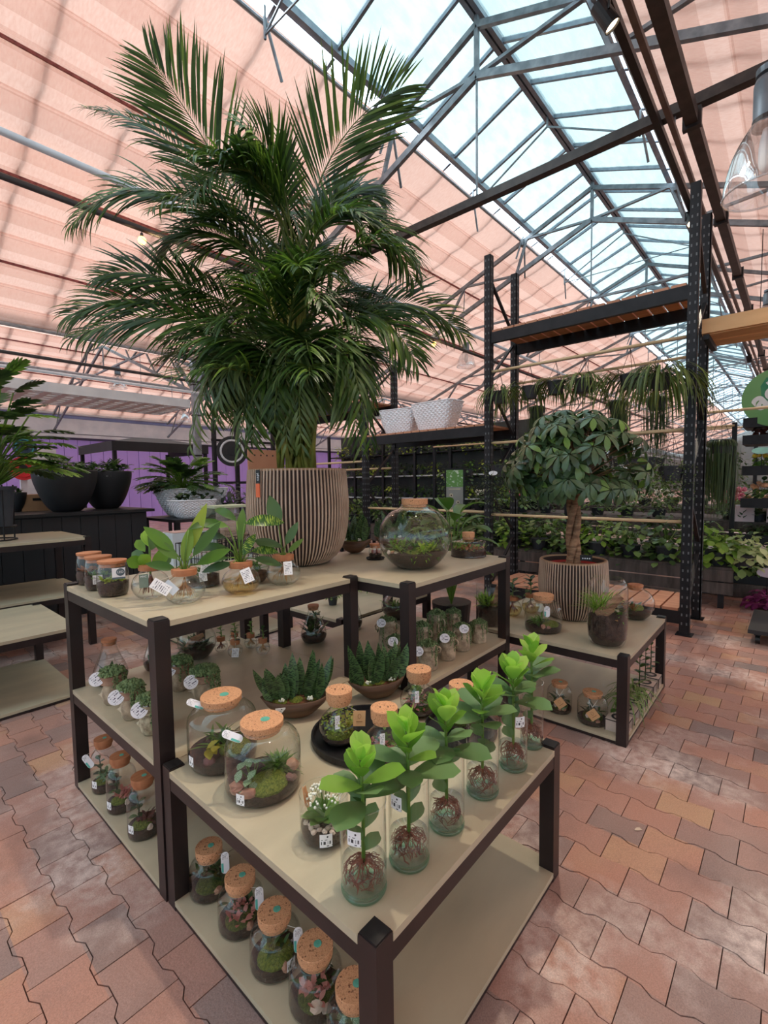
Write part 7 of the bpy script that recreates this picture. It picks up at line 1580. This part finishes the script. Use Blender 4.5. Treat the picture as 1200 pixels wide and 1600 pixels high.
def track(label, v, z, w, u0, mat=None, clips=True, wire=True):
    t = thing('ceiling_track', label, 'track', (0, v, z)); obj('profile', MB().box(((u0+40)/2, 0, 0), (40-u0, w, w*1.1)), mat or M_dark, t)
    if clips:
        for k in range(14): obj('clip', MB().box((u0+1.2+1.9*k, 0, 0), (0.05, w*1.5, w*1.7)), M_blk, t)
    s = MB(); [s.tube([(4.71+3.76*k, 0, w*0.5), (4.71+3.76*k, 0, 4.32-z)], 0.008, 5) for k in range(8) if 4.71+3.76*k > u0]; obj('suspension', s, M_truss, t)
track('black light track carrying the spotlights, left of three lines at upper right', 0.972, 4.27, 0.050, 1.5, M_blk, False); track('thin brown conduit, middle of three lines at upper right', 0.86, 4.19, 0.038, 1.5, std('brown_conduit', (104, 90, 84), (88, 76, 72)), False); track('thick black cable tray, right of three lines at upper right', 0.72, 4.16, 0.085, 1.5)
def spot(label, c, aim):
    t = thing('track_spotlight', label, 'lamp', c); aim = Vector(aim).normalized(); x = aim.cross(UP).normalized(); y = x.cross(aim); m = MB(); vs = []
    def disc(a, r, n=18): return [aim*a+x*r*cos(2*pi*k/n)+y*r*sin(2*pi*k/n) for k in range(n)]
    m.v = disc(-0.09, 0.05)+disc(0.07, 0.05)+disc(0.07, 0.044)+disc(0.055, 0.042); n = 18
    for i in range(3): m.f += [(i*n+k, i*n+(k+1) % n, (i+1)*n+(k+1) % n, (i+1)*n+k) for k in range(n)]
    m.f.append(tuple(reversed(range(n)))); obj('spot_head', m, M_blk, t, smooth=False); g = MB(); g.v = disc(0.056, 0.042); g.f = [tuple(range(n))]; obj('spot_lens', g, emitm('warm_led', (255, 226, 186), 3.0), t)
    obj('bracket', MB().bar((0, 0, 0.03), (0, 0, 0.115), 0.02).bar(-x*0.055, -x*0.055+UP*0.09, 0.012).bar(x*0.055, x*0.055+UP*0.09, 0.012).bar(-x*0.055+UP*0.09, x*0.055+UP*0.09, 0.012), M_blk, t)
    l = bpy.data.lights.new('spot_light', 'SPOT'); l.energy = 95; l.color = (1, 0.86, 0.68); l.spot_size = 0.9; l.spot_blend = 0.8; l.shadow_soft_size = 0.045
    o = bpy.data.objects.new('spot_light', l); COL.objects.link(o); o.parent = t; o.rotation_mode = 'QUATERNION'; o.rotation_quaternion = aim.to_track_quat('-Z', 'Y'); o.location = aim*0.085
spot('nearest black track spotlight at the top of the photo', (3.24, 0.972, 4.145), (0.35, -0.55, -1)); spot('second black track spotlight above the rack', (6.30, 0.972, 4.145), (-0.6, -0.25, -1)); spot('third track spotlight near the green sign', (14.5, 0.972, 4.145), (0.4, -0.2, -1))
# two fill spots added on the track, out of view, to brighten the hall
spot('added fill spotlight above the front tables, out of the frame', (1.60, 0.972, 4.145), (-0.30, 0.22, -1)); spot('added fill spotlight over the aisle, out of the frame', (2.30, 0.972, 4.145), (-0.25, -0.38, -1))

# ------------------------------------------------------------------ right edge: pine shelf, green sign, tiered stand, wheeled base
t = thing('pine_shelf', 'pine shelf board jutting right from the rack under the pendant', 'shelf', (4.96, 0.10, 2.50)); M_pine = std('bright_pine', (226, 182, 130), (206, 158, 108), 2, 0.6, stretch=(6, 0.7, 4))
obj('front_board', MB().box((-0.24, 0, 0.055), (0.03, 1.06, 0.115)), M_pine, t); obj('plank', MB().box((-0.11, 0, 0.0), (0.22, 1.06, 0.02)), M_pine, t); obj('plank', MB().box((0.125, 0, 0.0), (0.23, 1.06, 0.02)), M_pine, t); obj('bracket', MB().box((0, 0.5, -0.03), (0.5, 0.04, 0.04)), M_rack, t)
def green_sign():
    c = (7.0, 0.205, 2.22); t = thing('round_sign', 'round green hanging sign with pale letters, cut by the right edge', 'sign', c); d = Vector((-1, 0.12, 0)).normalized(); q = Vector((-d.y, d.x, 0)); R = 0.325
    f = obj('sign_disc', MB().plate((0, 0, 0), q, UP, ring(48, R), 0.02), std('sign_green', (112, 158, 96), (90, 146, 84), 0.8, 0.5), t)
    obj('printed_shade', MB().plate(d*0.0105+q*0.02+UP*0.06, q, UP, [(x*1.0, y) for x, y in ((-0.15, -0.12), (-0.17, 0.08), (-0.12, 0.17), (0.1, 0.2), (0.18, 0.12), (0.1, -0.1))], 0.001), std('sign_dark_green', (40, 118, 84), (60, 134, 90), 9, 0.6), f)
    x = (q*0.80+UP*0.60).normalized(); y = (UP*0.80-q*0.60).normalized(); text('lettering', 'ad', 0.30, std('sign_letter', (226, 226, 224), None, 3, 0.6), f, q*-0.095+UP*0.02, x, y, 0.013, 0.012)
    w = MB(); [w.tube([q*s*0.18+UP*0.26, q*s*0.18+UP*1.9], 0.004, 4) for s in (1, -1)]; obj('wire_hanger', w, M_rack, t)
green_sign()
def tiered():
    t = thing('tiered_stand', 'tall black tiered plant stand at the right edge', 'stand', (7.30, 0.03, 0)); 
    for z in (0.55, 0.98, 1.36, 1.72, 1.92):
        obj('tier', MB().box((0, 0, z), (0.55, 0.95, 0.035), Matrix.Rotation(0.0, 3, 'Z')), M_rack, t); obj('tier_lip', MB().box((-0.28, 0, z+0.035), (0.02, 0.95, 0.11)), M_rack, t)
    for y in (-0.45, 0.0): obj('post', MB().box((0.2, y, 1.0), (0.06, 0.06, 2.0)), M_rack, t)
tiered()
for k, (y, z, m_, f_, lb) in enumerate([(0.34, 0.5675, L_deep, None, 'dark leafy pot on the lowest tier'), (0.05, 0.5675, L_poth, None, 'pothos pot on the lowest tier'), (0.32, 0.9975, L_poth, (F_peach, 9, 0.035), 'peach-flowered pot on the second tier'), (0.02, 0.9975, L_deep, (F_pink, 9, 0.035), 'rose-flowered pot on the second tier'),
        (0.32, 1.3775, L_mid, (F_yel, 8, 0.03), 'yellow-flowered pot on the third tier'), (0.05, 1.3775, L_deep, (F_or, 7, 0.035), 'orange-flowered pot on the third tier'), (0.30, 1.7375, L_red, None, 'maroon-leaved pot on the fourth tier'), (0.03, 1.7375, L_deep, None, 'dark leafy pot on the fourth tier')]):
    bush(lb+' of the black stand', (7.26, y, z), 0.16, 0.16, m_, 600+k, 90, 0.075, 0.045, flowers=f_)
t = thing('plant_sign', 'pale teal oval sign on the upper tier', 'sign', (6.90, 0.32, 1.62)); d, q = frame_of((6.9, 0.32, 0)); obj('disc', MB().plate((0, 0, 0), q, (UP-d).normalized(), ring(20, 0.09, 0.6), 0.004), std('pale_teal', (150, 206, 190)), t); obj('sign_pole', MB().tube([(0, 0, 0), (0.05, 0, -0.2)], 0.004, 5), M_rack, t)
bush('magenta ornamental cabbage at the right edge by the floor edging', (6.02, 0.16, 0.002), 0.20, 0.16, leafm('magenta_cabbage_leaf', (110, 30, 84), (170, 76, 140), 0.3, 0.5), 620, 110, 0.10, 0.07); t = thing('plant_crate', 'low black crate of variegated plants behind the timber edging', 'crate', (6.72, 0.14, 0)); obj('crate', MB().box((0, 0, 0.12), (0.42, 0.98, 0.24)), M_blkwood, t)
for k, (u_, v_, mt_, nm_) in enumerate([(6.66, 0.50, L_pothv, 'cream'), (6.64, 0.24, L_var, 'speckled'), (6.66, -0.04, L_pothv, 'pale'), (6.82, 0.38, L_deep, 'deep green'), (6.84, 0.10, L_light, 'lime')]):
    bush('%s bushy plant in the low black crate at the right edge' % nm_, (u_, v_, 0.2405), 0.19, 0.26, mt_, 621+k, 100, 0.09, 0.06, trail=0.15, el=(-0.8, 1.3))
for k, (v_, z_, f_, nm_) in enumerate([(0.62, 0.78, F_peach, 'peach'), (0.86, 0.78, F_pink, 'pink'), (0.40, 0.78, F_yel, 'yellow')]):
    bush('%s-flowered pot raised behind the low black crate' % nm_, (7.72, v_-0.25, 0.7502), 0.18, 0.20, L_deep, 640+k, 60, 0.07, 0.05, flowers=(f_, 20, 0.026))
t = thing('plant_sign', 'pale pink oval sign above the ornamental cabbage', 'sign', (6.05, 0.20, 0.36)); obj('disc', MB().plate((0, 0, 0), q, (UP-d*0.6).normalized(), ring(20, 0.085, 0.6), 0.004), std('pale_pink', (226, 206, 226)), t); obj('sign_pole', MB().tube([(0, 0, 0), (0.02, 0, -0.30)], 0.004, 5), M_rack, t)
for k, (x, y, z, w, h, lb, mm) in enumerate([(7.62, 0.50, 0.93, 0.20, 0.20, 'pink and white printed plant bag on the flowering bench, left of the sign pots', 'bag_pink'), (7.62, 0.20, 0.95, 0.16, 0.22, 'red and white printed plant bag on the flowering bench', 'bag_red')]):
    t = thing('plant_bag', lb, 'bag', (x, y, 0.7502)); obj('bag', MB().box((0, 0, h/2), (0.06, w, h)), printm(mm, (232, 206, 210), (190, 60, 80), 'script'), t); obj('bag_fold', MB().box((0, 0, h+0.008), (0.02, w, 0.016)), WHITEc, t)
t = thing('wheeled_base', 'black board on castors on the floor at the right edge', 'trolley', (5.02, -0.02, 0.0)); obj('board', MB().box((0, 0, 0.105), (0.75, 0.56, 0.03)), M_blkwood, t)
for x in (-0.30, 0.30):
    for y in (-0.22, 0.22): w = MB(); w.v = []; w.tube([(x, y-0.015, 0.035), (x, y+0.015, 0.035)], 0.034, 12); wh = obj('castor', w, BLK, t); obj('castor_fork', MB().box((x, y, 0.078), (0.03, 0.045, 0.024)), M_rack, wh)
# dropped leaf on the paving near the front table
tag(obj('dropped_leaf', MB().leaf((1.885, 0.42, 0.004), (0.7, -0.35, 0.02), UP, 0.045, 0.016, 0.3, 0.1, 0.5, 5), std('dry_leaf', (214, 196, 176), (196, 170, 150))), 'small dry leaf lying on the paving right of the front table', 'leaf')
